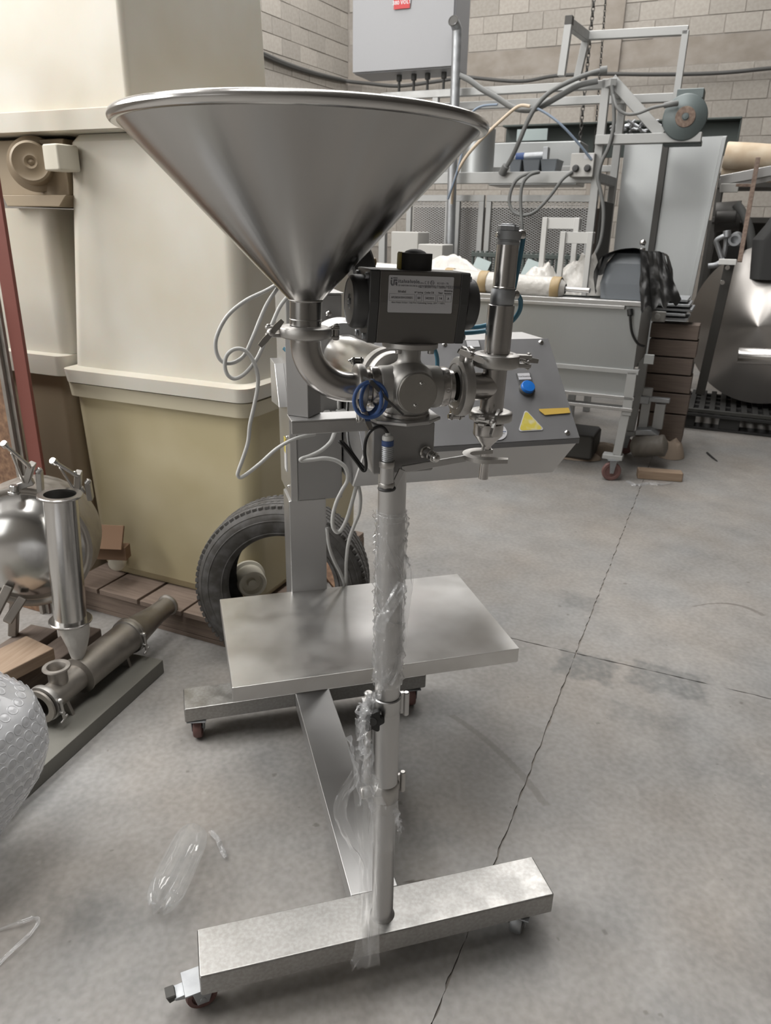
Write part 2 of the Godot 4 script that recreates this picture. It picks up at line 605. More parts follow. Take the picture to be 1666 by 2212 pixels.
	mat("dark_metal", Color(0.27, 0.265, 0.255), 0.6, 0.2)
	mat("cardboard", Color(0.47, 0.37, 0.29), 0.9)
	mat("paper", Color(0.62, 0.56, 0.50), 0.9)
	m = mat("canvas", Color(0.80, 0.745, 0.66), 0.85)
	m.albedo_texture = ntex(0.01, Color(0.92, 0.89, 0.86), Color(1, 1, 1), 4, 66, 256)
	tri_map(m, Vector3(2, 2, 2))
	m = mat("bag_black", Color(0.13, 0.13, 0.13), 0.4)
	m.normal_enabled = true
	m.normal_texture = nmap(0.02, 6.0, 3, 67, 256)
	m.normal_scale = 0.12
	tri_map(m, Vector3(2, 2, 2))
	m = mat("plastic_sheet", Color(0.74, 0.73, 0.71), 0.3)
	m.normal_enabled = true
	m.normal_texture = nmap(0.03, 5.0, 3, 68, 256)
	m.normal_scale = 0.35
	tri_map(m, Vector3(3, 3, 3))
	# clear films
	m = mat("film", Color(0.85, 0.86, 0.87, 0.035), 0.12)
	m.transparency = BaseMaterial3D.TRANSPARENCY_ALPHA
	m.cull_mode = BaseMaterial3D.CULL_DISABLED
	m = mat("film_dense", Color(0.86, 0.87, 0.88, 0.14), 0.14)
	m.transparency = BaseMaterial3D.TRANSPARENCY_ALPHA
	m.cull_mode = BaseMaterial3D.CULL_DISABLED
	m = mat("bottle_clear", Color(0.9, 0.92, 0.93, 0.09), 0.03)
	m.transparency = BaseMaterial3D.TRANSPARENCY_ALPHA
	m.cull_mode = BaseMaterial3D.CULL_DISABLED
	m = mat("bubble_film", Color(0.74, 0.745, 0.755, 0.55), 0.22)
	m.transparency = BaseMaterial3D.TRANSPARENCY_ALPHA
	mat("tape_brown", Color(0.60, 0.52, 0.38), 0.5)
	mat("pale_plate", Color(0.62, 0.67, 0.67), 0.5)
	mat("pale_box", Color(0.66, 0.655, 0.64), 0.6)
	mat("brown_panel", Color(0.42, 0.385, 0.36), 0.8)  # brown lightened to stand for haze in front of it
	mat("tube_cream", Color(0.72, 0.66, 0.58), 0.5)
	mat("tube_blue", Color(0.45, 0.50, 0.56), 0.5)
	mat("black_worn", Color(0.24, 0.24, 0.23), 0.6)
	mat("dusty_film", Color(0.42, 0.40, 0.37), 0.5)
	m = mat("drum", Color(0.66, 0.645, 0.63), 0.34, 1.0)
	m.anisotropy_enabled = true
	m.anisotropy = -0.8
	# masonry
	for k in 6:
		var g: float = [0.62, 0.60, 0.645, 0.61, 0.63, 0.59][k]
		m = mat("block_%d" % k, Color(g, g * 0.97, g * 0.925), 0.9)
		m.albedo_texture = M["_grit"] if M.has("_grit") else ntex(0.02, Color(0.945, 0.94, 0.935), Color(1, 1, 1), 6, 71, 512)
		M["_grit"] = m.albedo_texture
		tri_map(m, Vector3(1.6, 1.6, 1.6))
	m = mat("mortar", Color(0.56, 0.54, 0.515), 0.95)
	m.albedo_texture = M["_grit"]
	tri_map(m, Vector3(1, 1, 1))
	m = mat("band", Color(0.575, 0.55, 0.52), 0.95)
	m.albedo_texture = ntex(0.008, Color(0.91, 0.90, 0.885), Color(1, 1, 1), 6, 72, 512)
	tri_map(m, Vector3(0.6, 0.9, 0.6))
	mat("plaster", Color(0.48, 0.465, 0.445), 0.95)
	mat("ceiling_paint", Color(0.52, 0.51, 0.50), 0.95)
	floor_material()

func wood(key: String, a: Color, b: Color, sd: int) -> void:
	var im := Image.create(256, 256, false, Image.FORMAT_RGB8)
	var f := noise(1.0, 4, sd)
	for y in 256:
		for x in 256:
			var k := f.get_noise_2d(x * 0.006, y * 0.09) * 0.8 + 0.5 + f.get_noise_2d(x * 0.02 + 50.0, y * 0.5) * 0.25
			im.set_pixel(x, y, a.lerp(b, clampf(k, 0, 1)))
	var m := mat(key, Color.WHITE, 0.85)
	m.albedo_texture = ImageTexture.create_from_image(im)
	tri_map(m, Vector3(2.0, 2.0, 2.0))

const FLOOR0 := Vector2(-1.2, -6.2)
const FLOOR_SIZE := 6.4

# concrete: mottling, dull patches and scuffs; worked out on a grid that covers the slabs in front of the camera
func floor_material() -> void:
	var n := 1400
	var im := Image.create(n, n, false, Image.FORMAT_RGB8)
	var big := noise(0.9, 4, 81)
	var mid := noise(4.5, 4, 82)
	var fine := noise(40.0, 3, 83)
	var pale := noise(1.6, 3, 84)
	# dull rectangular patches on the slab (centre x, z, half sizes, turn, strength)
	var spots := [[1.4127, -2.1208, 0.10, 0.09, 0.7, 0.50], [1.6608, -1.9636, 0.13, 0.09, 0.7, 0.42], [1.6536, -2.6037, 0.08, 0.07, 0.7, 0.25], [1.4607, -1.7838, 0.12, 0.05, 0.7, 0.18], [0.5918, -1.4705, 0.05, 0.03, 0.2, 0.14], [-0.2545, -1.4118, 0.09, 0.05, 0.5, 0.14], [-0.3484, -1.4694, 0.08, 0.04, 0.5, 0.12]]
	for y in n:
		for x in n:
			var wx := FLOOR0.x + FLOOR_SIZE * x / n
			var wz := FLOOR0.y + FLOOR_SIZE * y / n
			var k := big.get_noise_2d(wx, wz) * 0.055 + mid.get_noise_2d(wx, wz) * 0.05 + fine.get_noise_2d(wx, wz) * 0.07
			var g := 0.53 + k * 0.65
			var p := pale.get_noise_2d(wx + 9.0, wz) * 0.012
			im.set_pixel(x, y, Color(g + p, g * 0.98, g * 0.955 - p))
	for s in spots:
		var c := (Vector2(s[0], s[1]) - FLOOR0) / FLOOR_SIZE * n
		var r := int((s[2] + s[3]) / FLOOR_SIZE * n) + 6
		for y in range(int(c.y) - r, int(c.y) + r):
			for x in range(int(c.x) - r, int(c.x) + r):
				if x < 0 or y < 0 or x >= n or y >= n:
					continue
				var q := (Vector2(x, y) - c).rotated(-s[4]) / n * FLOOR_SIZE
				var wob := mid.get_noise_2d(q.x * 3.0, q.y * 3.0 + s[0]) * 0.03
				var d := maxf(absf(q.x) - s[2] + wob, absf(q.y) - s[3] + wob)
				var a: float = clampf(0.5 - d / 0.03, 0, 1) * s[5] * (0.75 + 0.6 * mid.get_noise_2d(q.x * 6.0, q.y * 6.0))
				if a > 0.0:
					var o := im.get_pixel(x, y)
					im.set_pixel(x, y, o.lerp(Color(0.30, 0.31, 0.31), clampf(a, 0, 1)))
	# small dark specks and chips
	for i in 900:
		var c := Vector2(rng.randf(), rng.randf()) * n
		var r := 0.5 + rng.randf() * rng.randf() * rng.randf() * 3.0
		var col := Color(0.30, 0.28, 0.26) if rng.randf() < 0.7 else Color(0.66, 0.64, 0.61)
		for y in range(int(c.y - r), int(c.y + r) + 1):
			for x in range(int(c.x - r), int(c.x + r) + 1):
				if x >= 0 and y >= 0 and x < n and y < n and Vector2(x, y).distance_to(c) < r:
					im.set_pixel(x, y, im.get_pixel(x, y).lerp(col, 0.35))
	# curved wheel scuffs
	for q in [[Vector3(0.8065, -0, -1.9606), Vector3(0.9144, 0, -1.7592), Vector3(0.9265, 0, -1.4931)], [Vector3(2.1411, 0, -2.4418), Vector3(2.3787, 0, -2.4764), Vector3(2.3869, 0, -2.2956)], [Vector3(0.4577, 0, -1.338), Vector3(0.5805, 0, -1.3137), Vector3(0.6667, 0, -1.3215)]]:
		for i in 600:
			var t := i / 600.0
			var p: Vector3 = (q[0] as Vector3).lerp(q[1], t).lerp((q[1] as Vector3).lerp(q[2], t), t)
			var c := (Vector2(p.x, p.z) - FLOOR0) / FLOOR_SIZE * n
			for dx in range(-2, 3):
				var px := int(c.x) + dx
				if px >= 0 and px < n and c.y >= 0 and c.y < n:
					im.set_pixel(px, int(c.y), im.get_pixel(px, int(c.y)).lerp(Color(0.40, 0.38, 0.36), 0.07))
	var m := mat("concrete", Color.WHITE, 0.62)
	m.albedo_texture = ImageTexture.create_from_image(im)
	m.roughness_texture = ntex(0.01, Color(0.75, 0.75, 0.75), Color(1, 1, 1), 4, 85, 256)
	m.metallic_specular = 0.4
	m.normal_enabled = true
	m.normal_texture = nmap(0.05, 4.0, 4, 86, 512)
	m.normal_scale = 0.12

# ---------------------------------------------------------------- the hall
func slab_edge(a: Vector2, b: Vector2, sd: float) -> Array:
	# a saw cut with broken edges
	var f := noise(14.0, 3, 90)
	var out := []
	var n := int(a.distance_to(b) / 0.015)
	var side := (b - a).orthogonal().normalized()
	for i in n + 1:
		var t := float(i) / n
		var p := a.lerp(b, t)
		out.append(p + side * (f.get_noise_2d(p.x + sd, p.y) * 0.006 if i > 0 and i < n else 0.0))
	return out

func room() -> void:
	var mb := MB.new()
	# sub-base under the slabs, then four slabs parted by saw cuts at s = -0.316 and t = 2.615
	mb.bx(V(-6.2, -0.14, -12.2), V(9.2, -0.006, 10.2), 0.0)
	var fl := struct("floor", mb, M["mortar"], FB)
	var g := 0.0022
	var J := Vector2(-0.316, -2.615)
	for q in [[-1, -1], [1, -1], [1, 1], [-1, 1]]:
		var cx: float = J.x + q[0] * g
		var cz: float = J.y + q[1] * g
		var ex := -6.1 if q[0] < 0 else 9.1
		var ez := -12.1 if q[1] < 0 else 10.1
		var pl := []
		pl.append_array(slab_edge(Vector2(cx, maxf(ez, -7.5) if q[1] < 0 else minf(ez, 0.5)), Vector2(cx, cz), q[0] * 3.0))
		var e2 := slab_edge(Vector2(cx, cz), Vector2(maxf(ex, -4.5) if q[0] < 0 else minf(ex, 4.5), cz), q[1] * 5.0)
		e2.remove_at(0)
		pl.append_array(e2)
		pl.append(Vector2(ex, cz)); pl.append(Vector2(ex, ez)); pl.append(Vector2(cx, ez))
		var sb := MB.new()
		var ix := Geometry2D.triangulate_polygon(PackedVector2Array(pl))
		var uvf := func(p: Vector2) -> Vector2:
			var w3 := FB * V(p.x, 0, p.y)
			return (Vector2(w3.x, w3.z) - FLOOR0) / FLOOR_SIZE
		for k in range(0, ix.size(), 3):
			var a: Vector2 = pl[ix[k]]; var b: Vector2 = pl[ix[k + 1]]; var c: Vector2 = pl[ix[k + 2]]
			sb.tri(V(a.x, 0, a.y), V(b.x, 0, b.y), V(c.x, 0, c.y), Vector3.UP, Vector3.UP, Vector3.UP, uvf.call(a), uvf.call(b), uvf.call(c))
		for k in pl.size():
			var a: Vector2 = pl[k]; var b: Vector2 = pl[(k + 1) % pl.size()]
			var nn := V(-(b - a).y, 0, (b - a).x).normalized()
			if nn.dot(V(q[0], 0, q[1])) > 0.0:
				nn = -nn
			sb.tri(V(a.x, 0, a.y), V(b.x, 0, b.y), V(b.x, -0.03, b.y), nn, nn, nn, uvf.call(a), uvf.call(b), uvf.call(b))
			sb.tri(V(a.x, 0, a.y), V(b.x, -0.03, b.y), V(a.x, -0.03, a.y), nn, nn, nn, uvf.call(a), uvf.call(b), uvf.call(a))
		part("slab", sb, M["concrete"], fl, FB)
	# back wall of concrete blocks with a cast band and a pier
	mb = MB.new()
	mb.bx(V(-6.0, 0, -11.3), V(9.2, 6.6, -10.991), 0.0)
	var wb := struct("wall_back", mb, M["mortar"], FB)
	masonry(wb, FB, -5.6, 1.45, -11.0, [[1.3, 3.5], [3.81, 5.01]], 3)
	mb = MB.new()
	mb.bx(V(-5.6, 3.503, -11.06), V(9.0, 3.807, -10.99), 0.006)
	part("band", mb, M["band"], wb, FB)
	mb = MB.new()
	mb.bx(V(-1.9643, 0, -11.05), V(-1.7209, 6.4, -10.93), 0.01)
	part("pier", mb, M["band"], wb, FB)
	# left wall: meets the back wall behind the cabinet
	var FL := Transform3D(Basis(Vector3.UP, deg_to_rad(-44.5)), Vector3(2.7209, 0, -12.0308))
	mb = MB.new()
	mb.bx(V(-0.3, 0, -0.3), V(0.008, 6.6, 19.5), 0.0)
	var wl := struct("wall_left", mb, M["mortar"], FL)
	var FLb := Transform3D(FL.basis * Basis(Vector3.UP, PI / 2), FL.origin)
	masonry(wl, FLb, -5.2, -0.02, 0.0, [[1.6, 5.0]], 8)
	mb = MB.new()
	mb.bx(V(8.4, 0, -11.2), V(8.7, 6.6, 9.4), 0.0)
	struct("wall_right", mb, M["plaster"], FB)
	mb = MB.new()
	mb.bx(V(-9.6, 0, 5.0), V(8.7, 6.6, 5.3), 0.0)
	struct("wall_rear", mb, M["plaster"], FB)
	mb = MB.new()
	mb.bx(V(-9.0, 6.4, -11.3), V(9.2, 6.7, 9.6), 0.0)
	struct("ceiling", mb, M["ceiling_paint"], FB)

# blocks of 0.4 x 0.2 m in running bond on the plane z = zz, from x0 to x1
func masonry(wall: Node3D, F: Transform3D, x0: float, x1: float, zz: float, spans: Array, sd: int) -> void:
	var r := RandomNumberGenerator.new()
	r.seed = sd
	var full := MB.new()
	full.box(Transform3D.IDENTITY, V(0.392, 0.192, 0.03), 0.004)
	var fm := full.mesh()
	var half := MB.new()
	half.box(Transform3D.IDENTITY, V(0.192, 0.192, 0.03), 0.004)
	var hm := half.mesh()
	for sp in spans:
		var rows := int(round((sp[1] - sp[0]) / 0.2))
		for j in rows:
			var y: float = sp[0] + (j + 0.5) * (sp[1] - sp[0]) / rows
			var x := x1
			if j % 2:
				put(hm, "block", M["block_%d" % r.randi_range(0, 5)], wall, F * at(V(x - 0.1, y, zz + r.randf_range(-0.004, 0.004))))
				x -= 0.2
			while x - 0.4 > x0:
				put(fm, "block", M["block_%d" % r.randi_range(0, 5)], wall, F * at(V(x - 0.2, y, zz + r.randf_range(-0.004, 0.004))))
				x -= 0.4

# ---------------------------------------------------------------- the dosing stand
# a swivel caster in frame F standing at p (floor point), wheel rolling along dir
func caster(parent: Node3D, F: Transform3D, p: Vector3, turn: float, top: float, r: float, wheel: Material, brake := false) -> void:
	var C := F * Transform3D(Basis(Vector3.UP, turn), p)
	var mb := MB.new()
	mb.lathe(Transform3D(Basis(Vector3.RIGHT, Vector3.BACK, Vector3.DOWN), V(0, r, 0)) * at(V(0, -0.013, 0)), [Vector2(0, 0.004), Vector2(r * 0.62, 0.004), Vector2(r * 0.66, 0), Vector2(r * 0.92, 0), Vector2(r, 0.006), Vector2(r, 0.020), Vector2(r * 0.92, 0.026), Vector2(r * 0.66, 0.026), Vector2(r * 0.62, 0.022), Vector2(0, 0.022)], 28)
	var c := part("caster", mb, wheel, parent, C)
	mb = MB.new()
	mb.cyl(V(0, r, -0.021), V(0, r, 0.021), 0.007, 12)
	for s in [-1.0, 1.0]:
		mb.prism(Transform3D(Basis(), V(0, 0, s * 0.0185 - 0.0015)), [Vector2(-0.012, r - 0.012), Vector2(0.012, r - 0.012), Vector2(0.026, top - 0.006), Vector2(-0.022, top - 0.006)], 0.003, 0.0006)
	mb.cyl(V(0, top - 0.012, 0), V(0, top - 0.001, 0), 0.024, 20)
	mb.bx(V(-0.036, top - 0.004, -0.03), V(0.036, top, 0.03), 0.001)
	part("fork", mb, M["zinc"], c, C)
	if brake:
		mb = MB.new()
		mb.prism(Transform3D(Basis(), V(0, 0, -0.016)), [Vector2(-0.02, r + 0.018), Vector2(-0.036, r + 0.016), Vector2(-0.054, r + 0.02), Vector2(-0.056, r + 0.026), Vector2(-0.034, r + 0.028), Vector2(-0.02, r + 0.026)], 0.032, 0.001)
		part("brake_lever", mb, M["zinc"], c, C)
		mb = MB.new()
		mb.prism(Transform3D(Basis(), V(0, 0, -0.014)), [Vector2(-0.05, r + 0.021), Vector2(-0.066, r + 0.016), Vector2(-0.072, r + 0.034), Vector2(-0.054, r + 0.034)], 0.028, 0.002)
		part("brake_pad", mb, M["dark_metal"], c, C)

# a sanitary clamp: ring of radius r and height h round T's y axis, hinge at angle a, wing nut opposite
func clamp_ring(parent: Node3D, T: Transform3D, r: float, rin: float, h: float, a: float, ear := true, wing := 0.7) -> MeshInstance3D:
	var mb := MB.new()
	var k := h * 0.5
	mb.lathe(T, [Vector2(rin, -k), Vector2(r - 0.006, -k), Vector2(r - 0.001, -k * 0.8), Vector2(r, -k * 0.6), Vector2(r, k * 0.6), Vector2(r - 0.001, k * 0.8), Vector2(r - 0.006, k), Vector2(rin, k), Vector2(rin, -k)], 48)
	var c := part("pipe_clamp", mb, M["satin"], parent, FH)
	if not ear:
		return c
	mb = MB.new()
	var R := T * Transform3D(Basis(Vector3.UP, a), Vector3.ZERO)
	# hinge: two lugs and a pin
	mb.box(R * at(V(r + 0.004, k * 0.72, 0)), V(0.016, h * 0.22, 0.012), 0.001)
	mb.box(R * at(V(r + 0.004, -k * 0.72, 0)), V(0.016, h * 0.22, 0.012), 0.001)
	mb.cyl(R * V(r + 0.007, -k * 1.25, 0), R * V(r + 0.007, k * 1.25, 0), 0.0055, 14)
	mb.ball(R * V(r + 0.007, k * 1.3, 0), 0.0045, 12, 0.6)
	part("hinge_pin", mb, M["polished"], c, FH)
	mb = MB.new()
	# opposite side: slotted lugs, eye bolt, wing nut
	for s in [-1.0, 1.0]:
		mb.box(R * at(V(-r - 0.008, s * k * 0.62, 0)), V(0.026, h * 0.3, 0.013), 0.0015)
		mb.cyl(R * V(-r - 0.016, s * k * 0.9, 0), R * V(-r - 0.016, s * k * 1.2, 0), 0.0036, 10)
	mb.cyl(R * V(-r - 0.014, 0, -0.012), R * V(-r - 0.014, 0, 0.020), 0.0035, 10)
	mb.ball(R * V(-r - 0.014, 0, 0.018), 0.0068, 14)
	part("clamp_lug", mb, M["satin"], c, FH)
	mb = MB.new()
	var W := R * Transform3D(Basis(Vector3.BACK, wing), V(-r - 0.014, 0, 0.021))
	mb.prism(W * at(V(0, 0, -0.0018)), [Vector2(-0.026, -0.0035), Vector2(-0.012, -0.0045), Vector2(0, -0.0035), Vector2(0.014, -0.0048), Vector2(0.026, -0.0035), Vector2(0.026, 0.0032), Vector2(0.012, 0.0048), Vector2(0, 0.0035), Vector2(-0.014, 0.0045), Vector2(-0.026, 0.0035)], 0.0042, 0.0012)
	part("wing_nut", mb, M["polished"], c, FH)
	return c

func filler() -> void:
	var f := thing("dosing_machine", "wheeled stainless dosing stand with a big funnel, valve, tray and sloped control box", "machine", FW, V(0.34, 0, -1.62))
	base_frame(f)
	pole(f)
	tray_and_column(f)
	console(f)
	hopper(f)
	valve(f)
	actuator(f)
	nozzle(f)
	wiring(f)

func base_frame(f: Node3D) -> void:
	var mb := MB.new()
	mb.bx(V(-0.058, 0.073, -1.224), V(0.738, 0.13, -1.108), 0.004)
	part("front_crossbeam", mb, M["dusty"], f)
	mb = MB.new()
	mb.bx(V(-0.069, 0.078, -2.146), V(0.734, 0.13, -2.028), 0.004)
	part("rear_crossbeam", mb, M["dusty"], f)
	mb = MB.new()
	mb.bx(V(0.283, 0.078, -2.03), V(0.396, 0.1299, -1.222), 0.003)
	part("long_beam", mb, M["brushed"], f)
	caster(f, FW, V(-0.058, 0, -1.150), 0.15, 0.073, 0.034, M["red_wheel"], true)
	caster(f, FW, V(0.672, 0, -1.145), 0.9, 0.073, 0.034, M["zinc"])
	caster(f, FW, V(-0.03, 0, -2.06), 1.4, 0.078, 0.036, M["red_wheel"])
	caster(f, FW, V(0.69, 0, -2.06), 1.45, 0.078, 0.036, M["red_wheel"])

func pole(f: Node3D) -> void:
	var px := 0.3405
	var pz := -1.158
	var mb := MB.new()
	mb.lathe(at(V(px, 0, pz)), [Vector2(0.0255, 0.47), Vector2(0.0255, 0.70), Vector2(0.0225, 0.70), Vector2(0.0245, 0.705), Vector2(0.0245, 1.22)], 40)
	var up := part("pole", mb, M["brushed"], f)
	mb = MB.new()
	mb.lathe(at(V(px, 0, pz)), [Vector2(0.0285, 0.128), Vector2(0.026, 0.133), Vector2(0.0235, 0.137), Vector2(0.0235, 0.49)], 40)
	part("lower_pole", mb, M["brushed"], up)
	# top clamp band of the sleeve with its ear
	mb = MB.new()
	mb.lathe(at(V(px, 0, pz)), [Vector2(0.0255, 0.672), Vector2(0.0275, 0.675), Vector2(0.0275, 0.704), Vector2(0.0255, 0.706)], 40)
	mb.bx(V(px + 0.026, 0.66, pz - 0.004), V(px + 0.034, 0.708, pz + 0.004), 0.001)
	mb.cyl(V(px + 0.038, 0.655, pz + 0.002), V(px + 0.038, 0.708, pz + 0.002), 0.0062, 14)
	mb.bar(V(px - 0.026, 0.70, pz), V(px - 0.05, 0.702, pz), 0.014, 0.003, Vector3.UP, 0.0005)
	part("pole_clamp", mb, M["brushed"], f)
	mb = MB.new()
	mb.lathe(at(V(px, 0, pz)), [Vector2(0.0255, 0.455), Vector2(0.0275, 0.458), Vector2(0.0285, 0.495), Vector2(0.0255, 0.499)], 40)
	mb.bx(V(px + 0.025, 0.473, pz - 0.004), V(px + 0.033, 0.51, pz + 0.004), 0.001)
	mb.cyl(V(px + 0.036, 0.468, pz + 0.003), V(px + 0.036, 0.517, pz + 0.003), 0.006, 14)
	mb.cyl(V(px - 0.03, 0.478, pz), V(px - 0.052, 0.478, pz), 0.012, 16)
	part("pole_clamp", mb, M["satin"], f)
	# guide rod and star knob
	mb = MB.new()
	mb.cyl(V(px - 0.036, 0.50, pz - 0.006), V(px - 0.036, 0.715, pz - 0.006), 0.008, 14)
	part("guide_rod", mb, M["satin"], f)
	var star := []
	for k in 60:
		var a := TAU * k / 60
		star.append(Vector2(cos(a), sin(a)) * (0.0195 + 0.0035 * cos(a * 6.0)))
	mb = MB.new()
	var K := Transform3D(Basis(Vector3.UP, -0.25) * Basis(Vector3.RIGHT, -0.15), V(px - 0.034, 0.672, pz + 0.018))
	mb.prism(K, star, 0.016, 0.002, true)
	mb.cyl(K * V(0, 0, -0.02), K * V(0, 0, 0.002), 0.008, 14)
	var kn := part_l("star_knob", "black six-pointed plastic knob", mb, M["black_matt"], f)
	mb = MB.new()
	mb.cyl(K * V(0, 0, 0.0155), K * V(0, 0, 0.0172), 0.009, 18, 0.0006)
	part("knob_cap", mb, M["black"], kn)
	# head bracket: plate box under the valve
	mb = MB.new()
	mb.bx(V(0.297, 1.168, -1.185), V(0.404, 1.253, -1.128), 0.003)
	var br := part("head_bracket", mb, M["panel_grey"], f)
	mb = MB.new()
	var z := 1.2545
	mb.prism(Transform3D(Basis(Vector3.RIGHT, PI / 2), V(0, z + 0.006, 0)), [Vector2(0.293, -1.165), Vector2(0.303, -1.128), Vector2(0.345, -1.100), Vector2(0.386, -1.108), Vector2(0.415, -1.135), Vector2(0.415, -1.205), Vector2(0.300, -1.205)], 0.006, 0.001)
	part("bracket_plate", mb, M["brushed"], br)
	# side arm that carries the elbow, a flat bar with a turned-up ledge, and the square upright
	mb = MB.new()
	mb.bx(V(0.168, 1.236, -1.162), V(0.300, 1.2585, -1.155), 0.0015)
	mb.bx(V(0.168, 1.2555, -1.205), V(0.300, 1.2595, -1.155), 0.001)
	part("side_arm", mb, M["brushed"], f)
	mb = MB.new()
	mb.box(Transform3D(Basis(Vector3.UP, deg_to_rad(50)), V(0.196, 1.33, -1.198)), V(0.042, 0.142, 0.042), 0.002)
	part("upright", mb, M["panel_grey"], f)
	# grease nipple / pivot bolt on the bracket face
	mb = MB.new()
	var a := V(0.386, 1.204, -1.128)
	var d := V(0.32, -0.12, 0.94).normalized()
	mb.cyl(a, a + d * 0.006, 0.0115, 18)
	mb.cyl(a + d * 0.006, a + d * 0.020, 0.0085, 18)
	mb.cyl(a + d * 0.020, a + d * 0.030, 0.0095, 6, 0.001)
	mb.ball(a + d * 0.032, 0.0075, 16)
	part("pivot_bolt", mb, M["polished"], br)
	# proximity sensor in its holder in front of the pole
	mb = MB.new()
	var sx := 0.3165
	var sz := -1.108
	mb.lathe(at(V(sx, 0, sz)), [Vector2(0, 1.16), Vector2(0.0117, 1.16), Vector2(0.0117, 1.187)], 24)
	var sn := part("sensor_holder", mb, M["brushed"], f)
	mb = MB.new()
	var thread := []
	for k in 17:
		thread.append(Vector2(0.0098 if k % 2 else 0.0090, 1.197 + 0.001625 * k))
	mb.lathe(at(V(sx, 0, sz)), thread, 24)
	part("sensor", mb, M["zinc"], sn)
	mb = MB.new()
	mb.lathe(at(V(sx, 0, sz)), [Vector2(0.0098, 1.2235), Vector2(0.0099, 1.2235), Vector2(0.0099, 1.2325), Vector2(0.0098, 1.2325)], 24)
	part_l("sensor_band", "blue printed band", mb, M["print_blue"], sn)
	mb = MB.new()
	mb.lathe(at(V(sx, 0, sz)), [Vector2(0.0092, 1.2325), Vector2(0.0092, 1.237), Vector2(0.008, 1.24), Vector2(0.0045, 1.2405), Vector2(0.004, 1.2445), Vector2(0, 1.245)], 24)
	part_l("sensor_cap", "white plastic end cap", mb, M["white_paint"], sn)
	mb = MB.new()
	mb.lathe(at(V(sx, 0, sz)), [Vector2(0, 1.187), Vector2(0.0135, 1.187), Vector2(0.0140, 1.1885), Vector2(0.0140, 1.1955), Vector2(0.0135, 1.197), Vector2(0, 1.197)], 6)
	part("sensor_nut", mb, M["satin"], sn)
	mb = MB.new()
	mb.lathe(at(V(sx, 0, sz)), [Vector2(0, 1.1515), Vector2(0.0135, 1.1515), Vector2(0.0142, 1.153), Vector2(0.0142, 1.159), Vector2(0.0135, 1.1605), Vector2(0, 1.1605)], 6)
	part("sensor_nut", mb, M["satin"], sn)
	mb = MB.new()
	mb.torus(at(V(sx, 1.150, sz)), 0.0125, 0.003, 28, 8)
	part_l("rubber_ring", "black rubber ring", mb, M["black"], sn)
	# bent bar from the holder to the drip fork
	mb = MB.new()
	mb.bar(V(sx + 0.012, 1.152, sz), V(sx + 0.026, 1.181, sz), 0.011, 0.004, Vector3.BACK, 0.001)
	mb.bar(V(sx + 0.025, 1.1805, sz - 0.001), V(0.462, 1.1865, sz - 0.02), 0.012, 0.0045, Vector3.BACK, 0.001)
	part("fork_arm", mb, M["brushed"], sn)
	# open-ended drip fork
	var fk := []
	for k in 25:
		var t := PI * 0.5 + PI * k / 24
		fk.append(Vector2(cos(t) * 0.038, sin(t) * 0.038))
	fk.append(Vector2(0.030, -0.038)); fk.append(Vector2(0.034, -0.027))
	for k in 17:
		var t := PI * 1.5 - PI * k / 16
		fk.append(Vector2(-0.008 + cos(t) * 0.017, sin(t) * 0.017))
	fk.append(Vector2(0.022, 0.022)); fk.append(Vector2(0.022, 0.036))
	mb = MB.new()
	mb.prism(Transform3D(Basis(Vector3.RIGHT, -PI / 2) * Basis(Vector3.BACK, -0.12), V(0.497, 1.185, -1.13)), fk, 0.007, 0.0008)
	part("drip_fork", mb, M["satin"], f)

